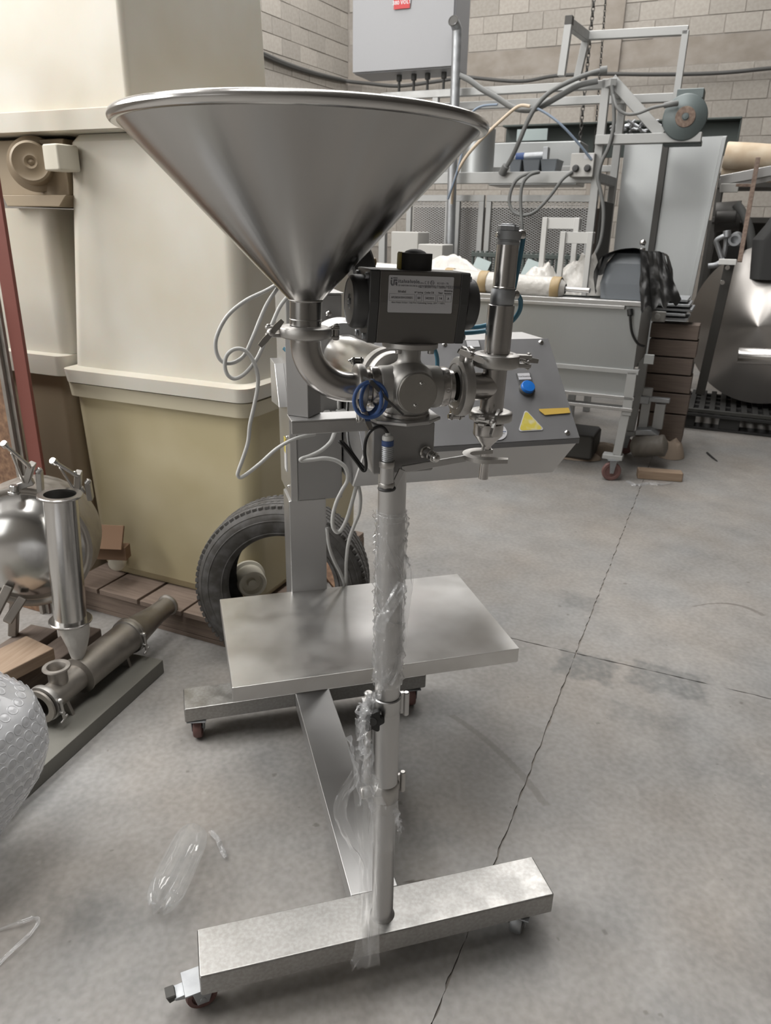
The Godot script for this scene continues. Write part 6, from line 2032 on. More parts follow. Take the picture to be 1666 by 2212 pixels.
func frame_machine() -> void:
	var t := -6.3
	var k := thing("frame_machine", "tall light-grey square-tube machine frame with mesh guards and a motor arm", "machine", FB, V(-1.8, 0, -6.6))
	var bars := [
		# [a, b, width, depth]
		[V(-1.065, 0.0, t), V(-1.065, 2.61, t), 0.06, 0.06], [V(-1.03, 0.0, -6.95), V(-1.03, 2.61, -6.95), 0.06, 0.06],
		[V(-2.85, 2.575, t), V(-1.04, 2.575, t), 0.055, 0.06], [V(-2.9, 2.575, -6.95), V(-1.0, 2.575, -6.95), 0.06, 0.06], [V(-1.065, 2.575, t), V(-1.03, 2.575, -6.95), 0.055, 0.06],
		[V(-3.0, 1.955, t), V(-1.06, 1.955, t), 0.085, 0.05], [V(-1.065, 1.955, t), V(-1.03, 1.955, -6.95), 0.07, 0.05], [V(-3.0, 2.06, -6.95), V(-1.0, 2.06, -6.95), 0.05, 0.05],
		[V(-2.85, 0.0, t), V(-2.85, 2.60, t), 0.06, 0.06], [V(-2.4, 2.3, t), V(-2.4, 2.6, t), 0.05, 0.05],
		# loop frame on top
		[Vector3(-1.4035, 2.6471, -6.3), Vector3(-1.3828, 3.0008, -6.3), 0.055, 0.055], [Vector3(-1.3818, 2.6721, -6.76), Vector3(-1.3347, 2.9935, -6.76), 0.055, 0.055], [Vector3(-1.388, 2.9868, -6.3), Vector3(-1.334, 2.9872, -6.76), 0.07, 0.05],
		[Vector3(-1.3563, 2.995, -6.76), Vector3(-0.5881, 2.9773, -6.76), 0.06, 0.05], [Vector3(-0.6044, 2.9784, -6.76), Vector3(-0.6048, 2.4836, -6.76), 0.05, 0.05], [Vector3(-1.1666, 2.542, -6.76), Vector3(-0.6265, 2.538, -6.76), 0.06, 0.05],
		# arm and brace
		[V(-1.09, 2.205, -6.26), V(-0.35, 2.205, -6.26), 0.065, 0.09], [Vector3(-1.0269, 2.6034, -6.28), Vector3(-0.6258, 2.2292, -6.28), 0.075, 0.05], [V(-1.06, 2.575, t), V(-1.0, 2.575, -6.2), 0.05, 0.05],
	]
	for q in bars:
		var mb := MB.new()
		mb.bar(q[0], q[1], q[2], q[3], Vector3.BACK, 0.004)
		part("frame_bar", mb, M["frame_grey"], k, FB)
	var mb := MB.new()
	var e := Vector3(-1.3828, 3.0008, -6.3)
	mb.bx(e + V(-0.028, -0.03, -0.03), e + V(0.028, 0.03, 0.03), 0.004)
	part_l("end_plug", "dark plastic end plug", mb, M["dark_metal"], k, FB)
	# three guard panels
	for q in [[Vector3(-1.9345, 1.8241, -6.33), Vector3(-1.0482, 1.8248, -6.33), "big"], [Vector3(-2.2051, 1.8629, -6.33), Vector3(-1.9529, 1.8625, -6.33), "thin"], [Vector3(-2.6441, 1.8781, -6.33), Vector3(-2.2467, 1.8771, -6.33), "left"]]:
		var x0: float = q[0].x
		var x1: float = q[1].x
		mb = MB.new()
		var z := -6.34
		mb.bx(V(x0, 1.78, z - 0.02), V(x1, 1.83, z + 0.02), 0.003)
		mb.bx(V(x0, 0.4, z - 0.02), V(x1, 0.45, z + 0.02), 0.003)
		for x in [x0 + 0.022, x1 - 0.022]:
			mb.bx(V(x - 0.022, 0.45, z - 0.02), V(x + 0.022, 1.78, z + 0.02), 0.003)
		var gd := part("guard_frame", mb, M["frame_grey"], k, FB)
		mb = MB.new()
		lattice(mb, x0 + 0.044, x1 - 0.044, 0.95, 1.78, z, 0.034)
		var ms := part("guard_mesh", mb, M["frame_grey"], gd, FB)
		ms.set_meta("kind", "stuff")
	mb = MB.new()
	mb.bx(V(-1.02, 0.5, -6.92), V(-1.0, 1.79, -6.33), 0.003)
	part("side_panel", mb, M["dark_metal"], k, FB)
	mb = MB.new()
	mb.bx(V(-2.8, 0.3, -6.9), V(-1.08, 1.75, -6.88), 0.003)
	part_l("inner_panel", "brownish inner panel behind the mesh", mb, M["brown_panel"], k, FB)
	mb = MB.new()
	mb.bx(V(-2.84, 1.985, -6.9), V(-1.1, 1.995, -6.33), 0.002)
	part("shelf", mb, M["frame_grey"], k, FB)
	# push-button box with two knobs
	mb = MB.new()
	var bp := Vector3(-1.1647, 2.025, -6.24)
	mb.bx(bp + V(-0.088, -0.075, -0.04), bp + V(0.088, 0.09, 0.04), 0.006)
	var jb := part_l("switch_box", "small pale box with two black rotary knobs", mb, M["pale_box"], k, FB)
	for x in [-0.043, 0.045]:
		mb = MB.new()
		mb.lathe(MB.along(bp + V(x, -0.015, 0.04), bp + V(x, -0.015, 0.08)), [Vector2(0.026, 0), Vector2(0.026, 0.012), Vector2(0.02, 0.014), Vector2(0.018, 0.034), Vector2(0, 0.035)], 20)
		part("rotary_knob", mb, M["black"], jb, FB)
	mb = MB.new()
	mb.bx(bp + V(0.01, 0.05, 0.04), bp + V(0.078, 0.08, 0.042), 0.0)
	part("name_strip", mb, M["sticker"], jb, FB)
	# electric motor on the arm
	var mc := Vector3(-0.4797, 2.3306, -6.22)
	var ax := V(0.12, 0.0, 1).normalized()
	mb = MB.new()
	var mp := [Vector2(0, -0.30), Vector2(0.10, -0.30), Vector2(0.13, -0.27), Vector2(0.132, -0.02), Vector2(0.148, -0.02), Vector2(0.15, -0.015), Vector2(0.15, 0.012), Vector2(0.142, 0.022), Vector2(0.085, 0.034), Vector2(0.08, 0.038), Vector2(0.055, 0.04), Vector2(0.052, 0.046), Vector2(0.02, 0.048), Vector2(0.018, 0.058), Vector2(0, 0.06)]
	mb.lathe(MB.along(mc, mc + ax), mp, 40)
	var mo := part("motor", mb, M["motor_green"], k, FB)
	var TM := MB.along(mc, mc + ax)
	for i in 22:
		mb = MB.new()
		mb.box(TM * Transform3D(Basis(Vector3.UP, TAU * i / 22.0), Vector3.ZERO) * at(V(0.138, -0.15, 0)), V(0.022, 0.24, 0.005), 0.001)
		part("cooling_fin", mb, M["motor_green"], mo, FB)
	mb = MB.new()
	mb.bx(mc + V(-0.08, 0.12, -0.2), mc + V(0.10, 0.185, -0.02), 0.006)
	part("terminal_box", mb, M["motor_green"], mo, FB)
	mb = MB.new()
	mb.lathe(TM, [Vector2(0.068, 0.037), Vector2(0.066, 0.046), Vector2(0.05, 0.0485), Vector2(0.025, 0.049)], 32)
	part_l("shaft_seal", "rusty ring round the shaft", mb, M["rust"], mo, FB)
	mb = MB.new()
	mb.bx(mc + V(-0.13, -0.17, -0.2), mc + V(0.13, -0.135, -0.03), 0.004)
	part("motor_foot", mb, M["motor_green"], mo, FB)
	# electric cabinet with its pipe post
	var c := thing("electric_cabinet", "pale grey electric cabinet with a red warning sign, high above the funnel", "cabinet", FB, V(-2.7, 2.74, -6.2))
	mb = MB.new()
	mb.bx(V(-3.10, 2.735, -6.55), V(-2.235, 4.1, -6.22), 0.006)
	part("cabinet_body", mb, M["cabinet"], c, FB)
	mb = MB.new()
	mb.bx(V(-3.105, 2.745, -6.218), V(-2.245, 4.09, -6.200), 0.004)
	part("cabinet_door", mb, M["cabinet"], c, FB)
	mb = MB.new()
	var s0 := Vector3(-2.7397, 3.1539, -6.19)
	var sg := V(0.135, 0.2, 0.003)
	mb.bx(s0, s0 + sg, 0.0)
	var sn := part_l("warning_sign", "red sign with white lettering", mb, M["red_sign"], c, FB)
	lettering("380 VOLT", 0.036, M["sticker"], sn, FB * at(s0 + V(0.067, 0.042, 0.0035)), "lettering", "Droid Sans", true)
	lettering("PERICOLO", 0.036, M["sticker"], sn, FB * at(s0 + V(0.067, 0.095, 0.0035)), "lettering", "Droid Sans", true)
	for x in [-2.75, -2.62, -2.5, -2.36]:
		mb = MB.new()
		mb.cyl(V(x, 2.735, -6.35), V(x, 2.69, -6.35), 0.022, 12)
		mb.cyl(V(x, 2.69, -6.35), V(x, 2.60, -6.35), 0.011, 10)
		part("cable_gland", mb, M["cable_hazed"], c, FB)
	var p := thing("pipe_post", "round steel pipe post rising beside the electric cabinet", "pipe", FB, V(-2.2, 0, -6.17))
	mb = MB.new()
	mb.tube([V(-2.175, 0.0, -6.17), V(-2.175, 1.2, -6.17), V(-2.19, 2.2, -6.17), V(-2.2, 2.9, -6.17), V(-2.205, 2.99, -6.16), V(-2.21, 3.02, -6.10)], 0.037, 20, 6)
	part("pipe", mb, M["zinc"], p, FB)
	mb = MB.new()
	mb.torus(MB.along(V(-2.21, 3.021, -6.098), V(-2.21, 3.03, -6.07)), 0.035, 0.005, 24, 8)
	mb.cyl(V(-2.21, 3.021, -6.099), V(-2.21, 3.0215, -6.097), 0.033, 20, 0.0)  # dark disc painted over the closed end as shade inside the pipe
	part_l("shaded_mouth", "dark disc put in for the shade of the pipe mouth", mb, M["dark_metal"], p, FB)
	cables()
	shelf_things()

func cables() -> void:
	var mb := MB.new()
	mb.tube([Vector3(-2.2062, 2.6887, -6.2), Vector3(-2.0848, 2.6368, -6.15), Vector3(-1.9767, 2.5693, -6.15), Vector3(-1.8435, 2.5011, -6.15), Vector3(-1.7299, 2.4373, -6.15), Vector3(-1.6204, 2.4113, -6.15), Vector3(-1.5159, 2.4258, -6.15), Vector3(-1.3739, 2.5001, -6.18), Vector3(-1.2487, 2.5633, -6.2), Vector3(-1.1151, 2.5895, -6.22)], 0.021, 10, 6)
	solo("grey_cable", mb, M["cable_grey"], "thick grey cable sagging from the cabinet to the top of the frame", "cable", FB)
	mb = MB.new()
	mb.tube([Vector3(-1.0604, 2.6507, -6.2), Vector3(-1.1377, 2.6399, -6.18), Vector3(-1.2765, 2.5954, -6.15), Vector3(-1.4318, 2.5211, -6.12), Vector3(-1.5221, 2.4316, -6.1), Vector3(-1.5829, 2.3294, -6.1), Vector3(-1.6408, 2.1986, -6.12), Vector3(-1.7148, 2.0881, -6.2), Vector3(-1.7852, 2.0002, -6.25)], 0.017, 10, 6)
	mb.cyl(Vector3(-1.1043, 2.6485, -6.19), Vector3(-1.0542, 2.6532, -6.2), 0.027, 12)
	mb.cyl(Vector3(-1.76, 2.0384, -6.23), Vector3(-1.8017, 1.9809, -6.26), 0.030, 12)
	solo("grey_cable", mb, M["cable_grey"], "thick grey cable arching from the frame top down to the shelf", "cable", FB)
	mb = MB.new()
	mb.tube([Vector3(-1.4861, 1.987, -6.2), Vector3(-1.5637, 1.9746, -6.15), Vector3(-1.6443, 1.9327, -6.15), Vector3(-1.6858, 1.8532, -6.15), Vector3(-1.6894, 1.7592, -6.15), Vector3(-1.6426, 1.6918, -6.15), Vector3(-1.5556, 1.6757, -6.15), Vector3(-1.4669, 1.7135, -6.15), Vector3(-1.3686, 1.82, -6.15), Vector3(-1.2911, 1.9303, -6.15), Vector3(-1.2331, 1.9844, -6.2)], 0.013, 8, 6)
	mb.tube([Vector3(-1.4861, 1.987, -6.2), Vector3(-1.5421, 1.964, -6.14), Vector3(-1.5916, 1.9054, -6.14), Vector3(-1.6016, 1.8094, -6.14), Vector3(-1.5878, 1.6921, -6.14), Vector3(-1.5686, 1.5561, -6.14), Vector3(-1.5658, 1.3462, -6.2)], 0.013, 8, 6)
	solo("looped_cable", mb, M["cable_grey"], "grey-brown cable hanging in two loops over the big mesh guard", "cable", FB)
	mb = MB.new()
	mb.tube([Vector3(-1.0091, 2.5517, -6.2), Vector3(-0.981, 2.4323, -6.2), Vector3(-0.9639, 2.2967, -6.2), Vector3(-0.9799, 2.1597, -6.2), Vector3(-1.0205, 2.0516, -6.2), Vector3(-1.0344, 1.9411, -6.2), Vector3(-1.0023, 1.845, -6.2), Vector3(-0.964, 1.6992, -6.2), Vector3(-0.9607, 1.5006, -6.2), Vector3(-1.0078, 1.3638, -6.2)], 0.014, 8, 6)
	solo("post_cable", mb, M["cable_grey"], "grey cable running down beside the right-hand frame post", "cable", FB)
	mb = MB.new()
	mb.tube([Vector3(-0.9838, 2.4844, -6.15), Vector3(-0.943, 2.3993, -6.12), Vector3(-0.8763, 2.3556, -6.12), Vector3(-0.7935, 2.3555, -6.12), Vector3(-0.6973, 2.3868, -6.12), Vector3(-0.6065, 2.4005, -6.12), Vector3(-0.5428, 2.4106, -6.15)], 0.011, 8, 6)
	mb.tube([Vector3(-0.6225, 2.3996, -6.13), Vector3(-0.5774, 2.4064, -6.13), Vector3(-0.5371, 2.4132, -6.15)], 0.019, 10, 4)
	solo("motor_cable", mb, M["cable_grey"], "thin dark cable hanging from the frame to the motor", "cable", FB)
	mb = MB.new()
	mb.tube([Vector3(-1.569, 2.4247, -6.08), Vector3(-1.6571, 2.4281, -6.08), Vector3(-1.7667, 2.342, -6.05), Vector3(-1.8882, 2.2211, -6), Vector3(-2.0099, 2.0992, -6), Vector3(-2.0792, 1.9926, -6), Vector3(-2.1293, 1.8896, -6.05), Vector3(-2.1552, 1.7554, -6.1)], 0.012, 8, 6)
	solo("white_tube", mb, M["tube_cream"], "thin cream tube sagging past the right edge of the funnel", "tube", FB)
	mb = MB.new()
	mb.tube([Vector3(-1.8253, 2.4499, -6.1), Vector3(-1.9526, 2.4425, -6.1), Vector3(-2.0352, 2.3864, -6.08), Vector3(-2.0601, 2.282, -6.05), Vector3(-2.0561, 2.1162, -6), Vector3(-2.0961, 1.9532, -6), Vector3(-2.1708, 1.7878, -6.05)], 0.009, 8, 6)
	mb.tube([Vector3(-1.5204, 2.4132, -6.1), Vector3(-1.4294, 2.3671, -6.1), Vector3(-1.3186, 2.2902, -6.1), Vector3(-1.1963, 2.1753, -6.15), Vector3(-1.0973, 2.0685, -6.2)], 0.009, 8, 6)
	solo("blue_tube", mb, M["tube_blue"], "thin grey-blue air tube looping behind the thick cables", "tube", FB)
	# cables along the walls
	mb = MB.new()
	mb.tube([Vector3(4.0718, 3.5117, -10.7816), Vector3(4.6476, 3.4189, -10.3046), Vector3(5.0237, 3.4575, -9.993), Vector3(5.428, 3.4295, -9.5281), Vector3(5.8882, 3.403, -9.2118), Vector3(6.3327, 3.3875, -8.9083), Vector3(6.652, 3.3847, -8.6438), Vector3(6.9577, 3.4011, -8.3905), Vector3(7.3265, 3.4114, -8.0849)], 0.022, 8, 6)
	solo("wall_cable", mb, M["cable_hazed"], "black cable strung along the back wall below the concrete band", "cable", FW)
	mb = MB.new()
	mb.tube([Vector3(0.8938, 3.591, -10.1073), Vector3(1.1309, 3.5789, -10.3486), Vector3(1.3311, 3.5476, -10.5524), Vector3(1.654, 3.5209, -10.8809), Vector3(2.0991, 3.5186, -11.3338), Vector3(2.5524, 3.5415, -11.7951)], 0.026, 8, 6)
	mb.tube([Vector3(0.8924, 3.5674, -10.1059), Vector3(1.1299, 3.5594, -10.3476), Vector3(1.3302, 3.5276, -10.5514), Vector3(1.6535, 3.5052, -10.8804), Vector3(2.0989, 3.5076, -11.3336), Vector3(2.5524, 3.5357, -11.7951)], 0.022, 8, 6)
	mb.tube([Vector3(2.5524, 3.5415, -11.7951), Vector3(2.6963, 3.5466, -11.9214), Vector3(2.9714, 3.4995, -11.6934), Vector3(3.3067, 3.4493, -11.4156), Vector3(3.6838, 3.4707, -11.1031), Vector3(4.0718, 3.5117, -10.7816)], 0.024, 8, 6)
	solo("wall_cable", mb, M["cable_hazed"], "black cable bundle strung along the left wall behind the tanks", "cable", FW)
	# two hanging chains
	for q in [[Vector3(-1.6638, 3.7107, -8.6), Vector3(-1.663, 2.2494, -8.6), 0.026, "heavier hanging chain in front of the wall pier"], [Vector3(-1.5882, 3.7512, -8.8), Vector3(-1.5411, 2.3524, -8.8), 0.017, "thinner hanging chain beside the heavier one before the wall pier"]]:
		var a: Vector3 = q[0]; var b: Vector3 = q[1]
		var n := int(a.distance_to(b) / (q[2] * 1.5))
		mb = MB.new()
		for i in n:
			mb.torus(Transform3D(Basis(Vector3.UP, 0.6 + (PI / 2 if i % 2 else 0.0)) * Basis(Vector3(0.6, 0, 0), Vector3(0, 0, 1), Vector3(0, -1, 0)), a.lerp(b, (i + 0.5) / n)), q[2], q[2] * 0.28, 12, 6)
		solo("chain", mb, M["dark_metal"], q[3], "chain", FB, "", "stuff")

func shelf_things() -> void:
	# grey bins and a small motor unit on the frame's shelf
	for q in [[1098, 1125, 352, "grey plastic bin on the machine shelf, beside the foot of the arching cable"], [1128, 1165, 350, "grey plastic bin on the machine shelf, in the middle of three"], [1166, 1202, 354, "grey plastic bin on the machine shelf, nearest the knob box"]]:
		var mb := MB.new()
		var xa: float = BXs[q[0]]
		var xb: float = BXs[q[1]]
		loft(mb, [[1.998, xa + 0.012, xb - 0.012, -6.62, -6.42, 0.01], [2.085, xa, xb, -6.64, -6.40, 0.012], [2.095, xa - 0.005, xb + 0.005, -6.645, -6.395, 0.012]])
		solo("plastic_bin", mb, M["grey_plastic"], q[3], "bin", FB, "")
	var pump_unit := thing("small_pump", "small pale unit with a blue band on the machine shelf, above the grey bins", "pump", FB, V(-1.75, 2.1, -6.6))
	var mb := MB.new()
	var a := Vector3(-1.8063, 2.1295, -6.6)
	var b := Vector3(-1.5364, 2.1386, -6.6)
	mb.cyl(a, b, 0.03, 16)
	mb.bx(b + V(-0.02, -0.05, -0.04), b + V(0.02, 0.06, 0.04), 0.003)
	part("pump_body", mb, M["zinc"], pump_unit, FB)
	mb = MB.new()
	mb.cyl(a.lerp(b, 0.08), a.lerp(b, 0.34), 0.032, 16)
	part_l("blue_band", "blue band", mb, M["print_blue"], pump_unit, FB)
	# pale steel housing behind the frame
	mb = MB.new()
	mb.bx(Vector3(-2.3185, 2.3462, -7.6), Vector3(-1.4564, 1.9715, -7.6) + V(0, 0, -0.4), 0.01)
	solo("steel_housing", mb, M["sheet"], "long low pale steel housing behind the machine shelf", "housing", FB)
	mb = MB.new()
	mb.cyl(V(-2.15, 1.98, -6.7), V(-2.15, 2.36, -6.7), 0.14, 32, 0.004)
	solo("steel_drum", mb, M["sheet"], "round grey drum on the machine shelf behind the pipe post", "drum", FB)
	# dark steel gutter on the wall side
	var g := thing("dark_beam", "long dark green steel beam lying against the back wall behind the motor", "beam", FB, V(-1.0, 2.3, -8.9))
	mb = MB.new()
	var g0 := Vector3(-2.5446, 2.695, -8.9)
	var g1 := Vector3(-0.1497, 2.6401, -8.9)
	mb.bx(V(g0.x, g1.y - 0.02, -8.92), V(g1.x, g1.y, -8.75), 0.004)
	mb.bx(V(g0.x, g1.y - 0.33, -8.93), V(g1.x, g1.y - 0.02, -8.90), 0.004)
	mb.bx(V(g1.x - 0.012, g1.y - 0.3, -8.92), V(g1.x, g1.y, -8.76), 0.004)
	part("beam", mb, M["dark_green"], g, FB)
	mb = MB.new()
	mb.bx(Vector3(-2.3626, 2.585, -8.7), Vector3(-2.0297, 2.4735, -8.7) + V(0, 0, 0.01), 0.002)
	solo("white_plate", mb, M["pale_plate"], "pale worn plate lying before the dark green beam, over the bins", "plate", FB)
	mb = MB.new()
	for i in 46:
		var p: Vector3 = (Vector3(-1.3215, 2.4715, -8.4) as Vector3).lerp(Vector3(-0.8842, 2.488, -8.4), rng.randf()) + V(0, rng.randf_range(-0.02, 0.10), rng.randf_range(-0.1, 0.1))
		mb.cyl(p, p + V(rng.randf_range(-0.1, 0.1), rng.randf_range(-0.02, 0.05), rng.randf_range(-0.05, 0.05)), 0.012, 8)
	solo("metal_swarf", mb, M["zinc"], "tangle of small metal pieces heaped before the dark beam", "scrap metal", FB, "", "stuff")

# ---------------------------------------------------------------- right edge: sheets, drum, pallet, rolls, crate boards
func right_side() -> void:
	var mb := MB.new()
	# leaning steel sheets
	sheet("steel_sheet", [Vector3(-0.646, 2.2737, -6.95), Vector3(-0.2056, 2.2853, -6.95), Vector3(-0.2955, 0.5087, -6.75), Vector3(-0.632, 0.4791, -6.75)], "tall bluish steel sheet leaning behind the drum, its edge folded")
	sheet("steel_sheet", [Vector3(-0.9871, 2.2509, -7.05), Vector3(-0.661, 2.2741, -7.05), Vector3(-0.6425, 0.4712, -6.85), Vector3(-0.9266, 0.4464, -6.85)], "darker steel sheet leaning behind the frame's rear post")
	mb = MB.new()
	mb.bar(Vector3(-0.6497, 2.2617, -6.93), Vector3(-0.6302, 0.4823, -6.73), 0.05, 0.03, Vector3.BACK, 0.003)
	solo("steel_strip", mb, M["dark_metal"], "dark steel strip standing between the two leaning sheets", "strip", FB)
	mb = MB.new()
	mb.bar(Vector3(-0.2201, 2.2738, -6.93), Vector3(-0.3067, 0.5185, -6.73), 0.03, 0.04, Vector3.BACK, 0.004)
	solo("sheet_edge_profile", mb, M["sheet"], "bright folded profile along the outer edge of the bluish sheet", "profile", FB)
	# black plastic pallet
	var p := thing("black_pallet", "black plastic grid pallet carrying the big steel drum", "pallet", FB, V(0.4, 0, -7.2))
	for k in 16:
		mb = MB.new()
		mb.bx(V(-0.24 + 0.085 * k, 0.135, -7.7), V(-0.195 + 0.085 * k, 0.16, -6.72), 0.003)
		part("deck_slat", mb, M["black_matt"], p, FB)
	for k in 6:
		mb = MB.new()
		mb.bx(V(-0.24, 0.115, -7.68 + 0.185 * k), V(1.1, 0.14, -7.62 + 0.185 * k), 0.003)
		part("deck_rib", mb, M["black_matt"], p, FB)
	mb = MB.new()
	mb.bx(V(-0.242, 0.145, -6.73), V(1.1, 0.176, -6.71), 0.003)
	part("deck_edge", mb, M["black_worn"], p, FB)
	for q in [[-0.18, -6.8], [0.17, -6.8], [0.8, -6.8], [-0.18, -7.5], [0.17, -7.5], [0.8, -7.5]]:
		mb = MB.new()
		mb.bx(V(q[0] - 0.06, 0.018, q[1] - 0.08), V(q[0] + 0.1, 0.125, q[1] + 0.08), 0.006)
		part("pallet_foot", mb, M["black_matt"], p, FB)
	mb = MB.new()
	mb.bx(V(-0.24, 0.0, -6.9), V(1.1, 0.02, -6.72), 0.004)
	part("bottom_runner", mb, M["black_matt"], p, FB)
	# big drum with conical front
	var d := thing("steel_drum", "big stainless drum with a conical front lying on the black pallet", "drum", FB, V(0.25, 0.18, -7.3))
	var c := Vector3(0.2969, 0.8618, -6.95)
	var n := V(-0.30, 0.04, 1).normalized()
	mb = MB.new()
	var T := MB.along(c - n * 0.75, c)
	mb.lathe(T, [Vector2(0, 0), Vector2(0.62, 0), Vector2(0.655, 0.03), Vector2(0.655, 0.56), Vector2(0.648, 0.565)], 72)
	part("drum_shell", mb, M["old_steel"], d, FB)
	mb = MB.new()
	mb.lathe(T, [Vector2(0.648, 0.562), Vector2(0.66, 0.57), Vector2(0.655, 0.585), Vector2(0.62, 0.60), Vector2(0.45, 0.69), Vector2(0.3, 0.76), Vector2(0.15, 0.82), Vector2(0, 0.845)], 72)
	part("conical_front", mb, M["drum"], d, FB)
	mb = MB.new()
	mb.lathe(MB.along(Vector3(0.1421, 0.7269, -6.1), Vector3(0.4355, 0.7376, -6.1)), [Vector2(0, 0), Vector2(0.055, 0), Vector2(0.058, 0.004), Vector2(0.058, 0.5), Vector2(0, 0.5)], 32)
	part("outlet_pipe", mb, M["tube"], d, FB)
	mb = MB.new()
	mb.bar(Vector3(-0.0226, 1.3679, -6.25), Vector3(-0.0747, 0.3395, -6.5), 0.07, 0.025, Vector3.BACK, 0.004)
	var br := part("support_bar", mb, M["dark_metal"], d, FB)
	mb = MB.new()
	mb.bx(Vector3(-0.0298, 1.3744, -6.24) + V(-0.07, -0.02, -0.03), Vector3(-0.0298, 1.3744, -6.24) + V(0.05, 0.02, 0.04), 0.004)
	part("bar_cap", mb, M["white_paint"], br, FB)
	for q in [[1572, 578], [1561, 610]]:
		mb = MB.new()
		var h := BXY[Vector2(q[0], q[1])] as Vector3
		mb.cyl(h, h + V(0, 0, 0.012), 0.017, 12)
		part("bolt_head", mb, M["polished"], br, FB)
	# rolls of cloth and steel profiles on a rack at the right edge
	for q in [[Vector3(-0.2177, 2.2037, -7.6), Vector3(0.268, 2.1669, -7.6), 0.105, "canvas", "long roll of beige canvas lying at the right, above the steel profiles"], [Vector3(-0.2225, 2.0911, -7.7), Vector3(0.2914, 2.071, -7.7), 0.085, "canvas", "second roll of beige canvas below the first, partly hidden by steel profiles"]]:
		mb = MB.new()
		mb.lathe(MB.along(q[0], q[1]), [Vector2(0, 0), Vector2(q[2] * 0.93, 0), Vector2(q[2], 0.01), Vector2(q[2] * 1.02, 0.2), Vector2(q[2] * 0.98, 0.4), Vector2(q[2], 0.8), Vector2(0, 0.8)], 32)
		solo("canvas_roll", mb, M[q[3]], q[4], "roll", FB, "rolls of canvas at the right edge")
	for q in [[Vector3(-0.2157, 2.0066, -7.3), Vector3(0.201, 2.0857, -7.3), "upper bright steel angle sloping across the right edge"], [Vector3(-0.21, 1.9669, -7.35), Vector3(0.2102, 2.048, -7.35), "lower steel angle just under the upper bright one"]]:
		mb = MB.new()
		mb.bar(q[0], q[1], 0.03, 0.05, Vector3.BACK, 0.003)
		mb.bar((q[0] as Vector3) + V(0, -0.035, 0.02), (q[1] as Vector3) + V(0, -0.035, 0.02), 0.05, 0.008, Vector3.BACK, 0.002)
		solo("steel_angle", mb, M["brushed"], q[2], "profile", FB, "")
	var k := thing("rack", "dark steel rack behind the drum, piled with old machine parts", "rack", FB, V(0.3, 0, -8.4))
	for y in [1.72, 2.02]:
		mb = MB.new()
		mb.bx(V(-0.25, y - 0.05, -8.7), V(1.4, y, -8.1), 0.004)
		part("shelf", mb, M["dark_metal"], k, FB)
	for x in [-0.23, 1.3]:
		for z in [-8.15, -8.65]:
			mb = MB.new()
			mb.bx(V(x - 0.025, 0.0, z - 0.025), V(x + 0.025, 2.1, z + 0.025), 0.003)
			part("upright", mb, M["dark_metal"], k, FB)
	mb = MB.new()
	mb.bx(V(-0.3, 0.4, -8.75), V(1.5, 1.7, -8.72), 0.0)
	part("back_sheet", mb, M["dark_metal"], k, FB)
	# rusty ladder rail with one rung
	var r := thing("rusty_ladder", "thin rusty ladder rail leaning at the right edge, before the rack", "ladder", FB, V(0.1, 1.2, -7.1))
	mb = MB.new()
	mb.bar(Vector3(0.0445, 2.1364, -7.1), Vector3(0.0457, 1.3584, -6.9), 0.035, 0.03, Vector3.BACK, 0.003)
	part("rail", mb, M["rust"], r, FB)
	mb = MB.new()
	mb.bar(Vector3(-0.0822, 1.9357, -7.05), Vector3(0.0471, 1.9318, -7.05), 0.022, 0.022, Vector3.BACK, 0.002)
	part("rung", mb, M["rust"], r, FB)
	mb = MB.new()
	mb.bx(Vector3(-0.1981, 1.9549, -7.2), Vector3(-0.0603, 1.888, -7.2) + V(0, 0, 0.03), 0.004)
	solo("grey_box", mb, M["pale_box"], "small flat grey box on the rack beside the bluish sheet", "box", FB)
	# old machine parts in the dark below the rack
	mb = MB.new()
	mb.tube([Vector3(-0.0605, 1.8072, -7.3), Vector3(-0.0031, 1.7429, -7.3), Vector3(0.0704, 1.6282, -7.3), Vector3(0.1176, 1.483, -7.3), Vector3(0.1365, 1.2977, -7.3)], 0.035, 14, 6)
	solo("grey_hose", mb, M["cable_grey"], "thick grey hose curving down behind the rusty rail", "hose", FB)
	mb = MB.new()
	mb.tube([Vector3(-0.0896, 1.3729, -7), Vector3(-0.1427, 1.4795, -7), Vector3(-0.1557, 1.515, -7), Vector3(-0.1185, 1.5443, -7), Vector3(-0.0688, 1.5595, -7)], 0.02, 12, 5)
	mb.tube([Vector3(-0.0827, 1.39, -7.05), Vector3(-0.0804, 1.4805, -7.05), Vector3(-0.0915, 1.5876, -7.05)], 0.018, 12, 5)
	mb.lathe(MB.along(Vector3(-0.0066, 1.5394, -7.1), Vector3(-0.0356, 1.5111, -6.9)), [Vector2(0, 0), Vector2(0.05, 0), Vector2(0.05, 0.1), Vector2(0.03, 0.1), Vector2(0.03, 0.05), Vector2(0, 0.05)], 20)
	mb.cyl(Vector3(-0.0802, 1.5451, -7), Vector3(-0.0886, 1.5944, -7), 0.03, 12)
	solo("pipe_fitting", mb, M["zinc"], "old bent pipe fitting with a flanged tap in the dark behind the drum", "fitting", FB)
	mb = MB.new()
	mb.cyl(Vector3(-0.2067, 1.6995, -7.4), Vector3(-0.0088, 1.7163, -7.4), 0.12, 24)
	mb.cyl(Vector3(-0.193, 1.6976, -7.3), Vector3(-0.0436, 1.7101, -7.3), 0.05, 16)
	solo("old_motor", mb, M["dark_metal"], "dark old electric motor under the rack shelf", "motor", FB)
	mb = MB.new()
	mb.bx(Vector3(-0.0905, 1.4862, -7.2), Vector3(0.0522, 1.365, -7.2) + V(0, 0, -0.2), 0.01)
	solo("dark_case", mb, M["black_matt"], "dark square case below the old pipe fitting", "case", FB)
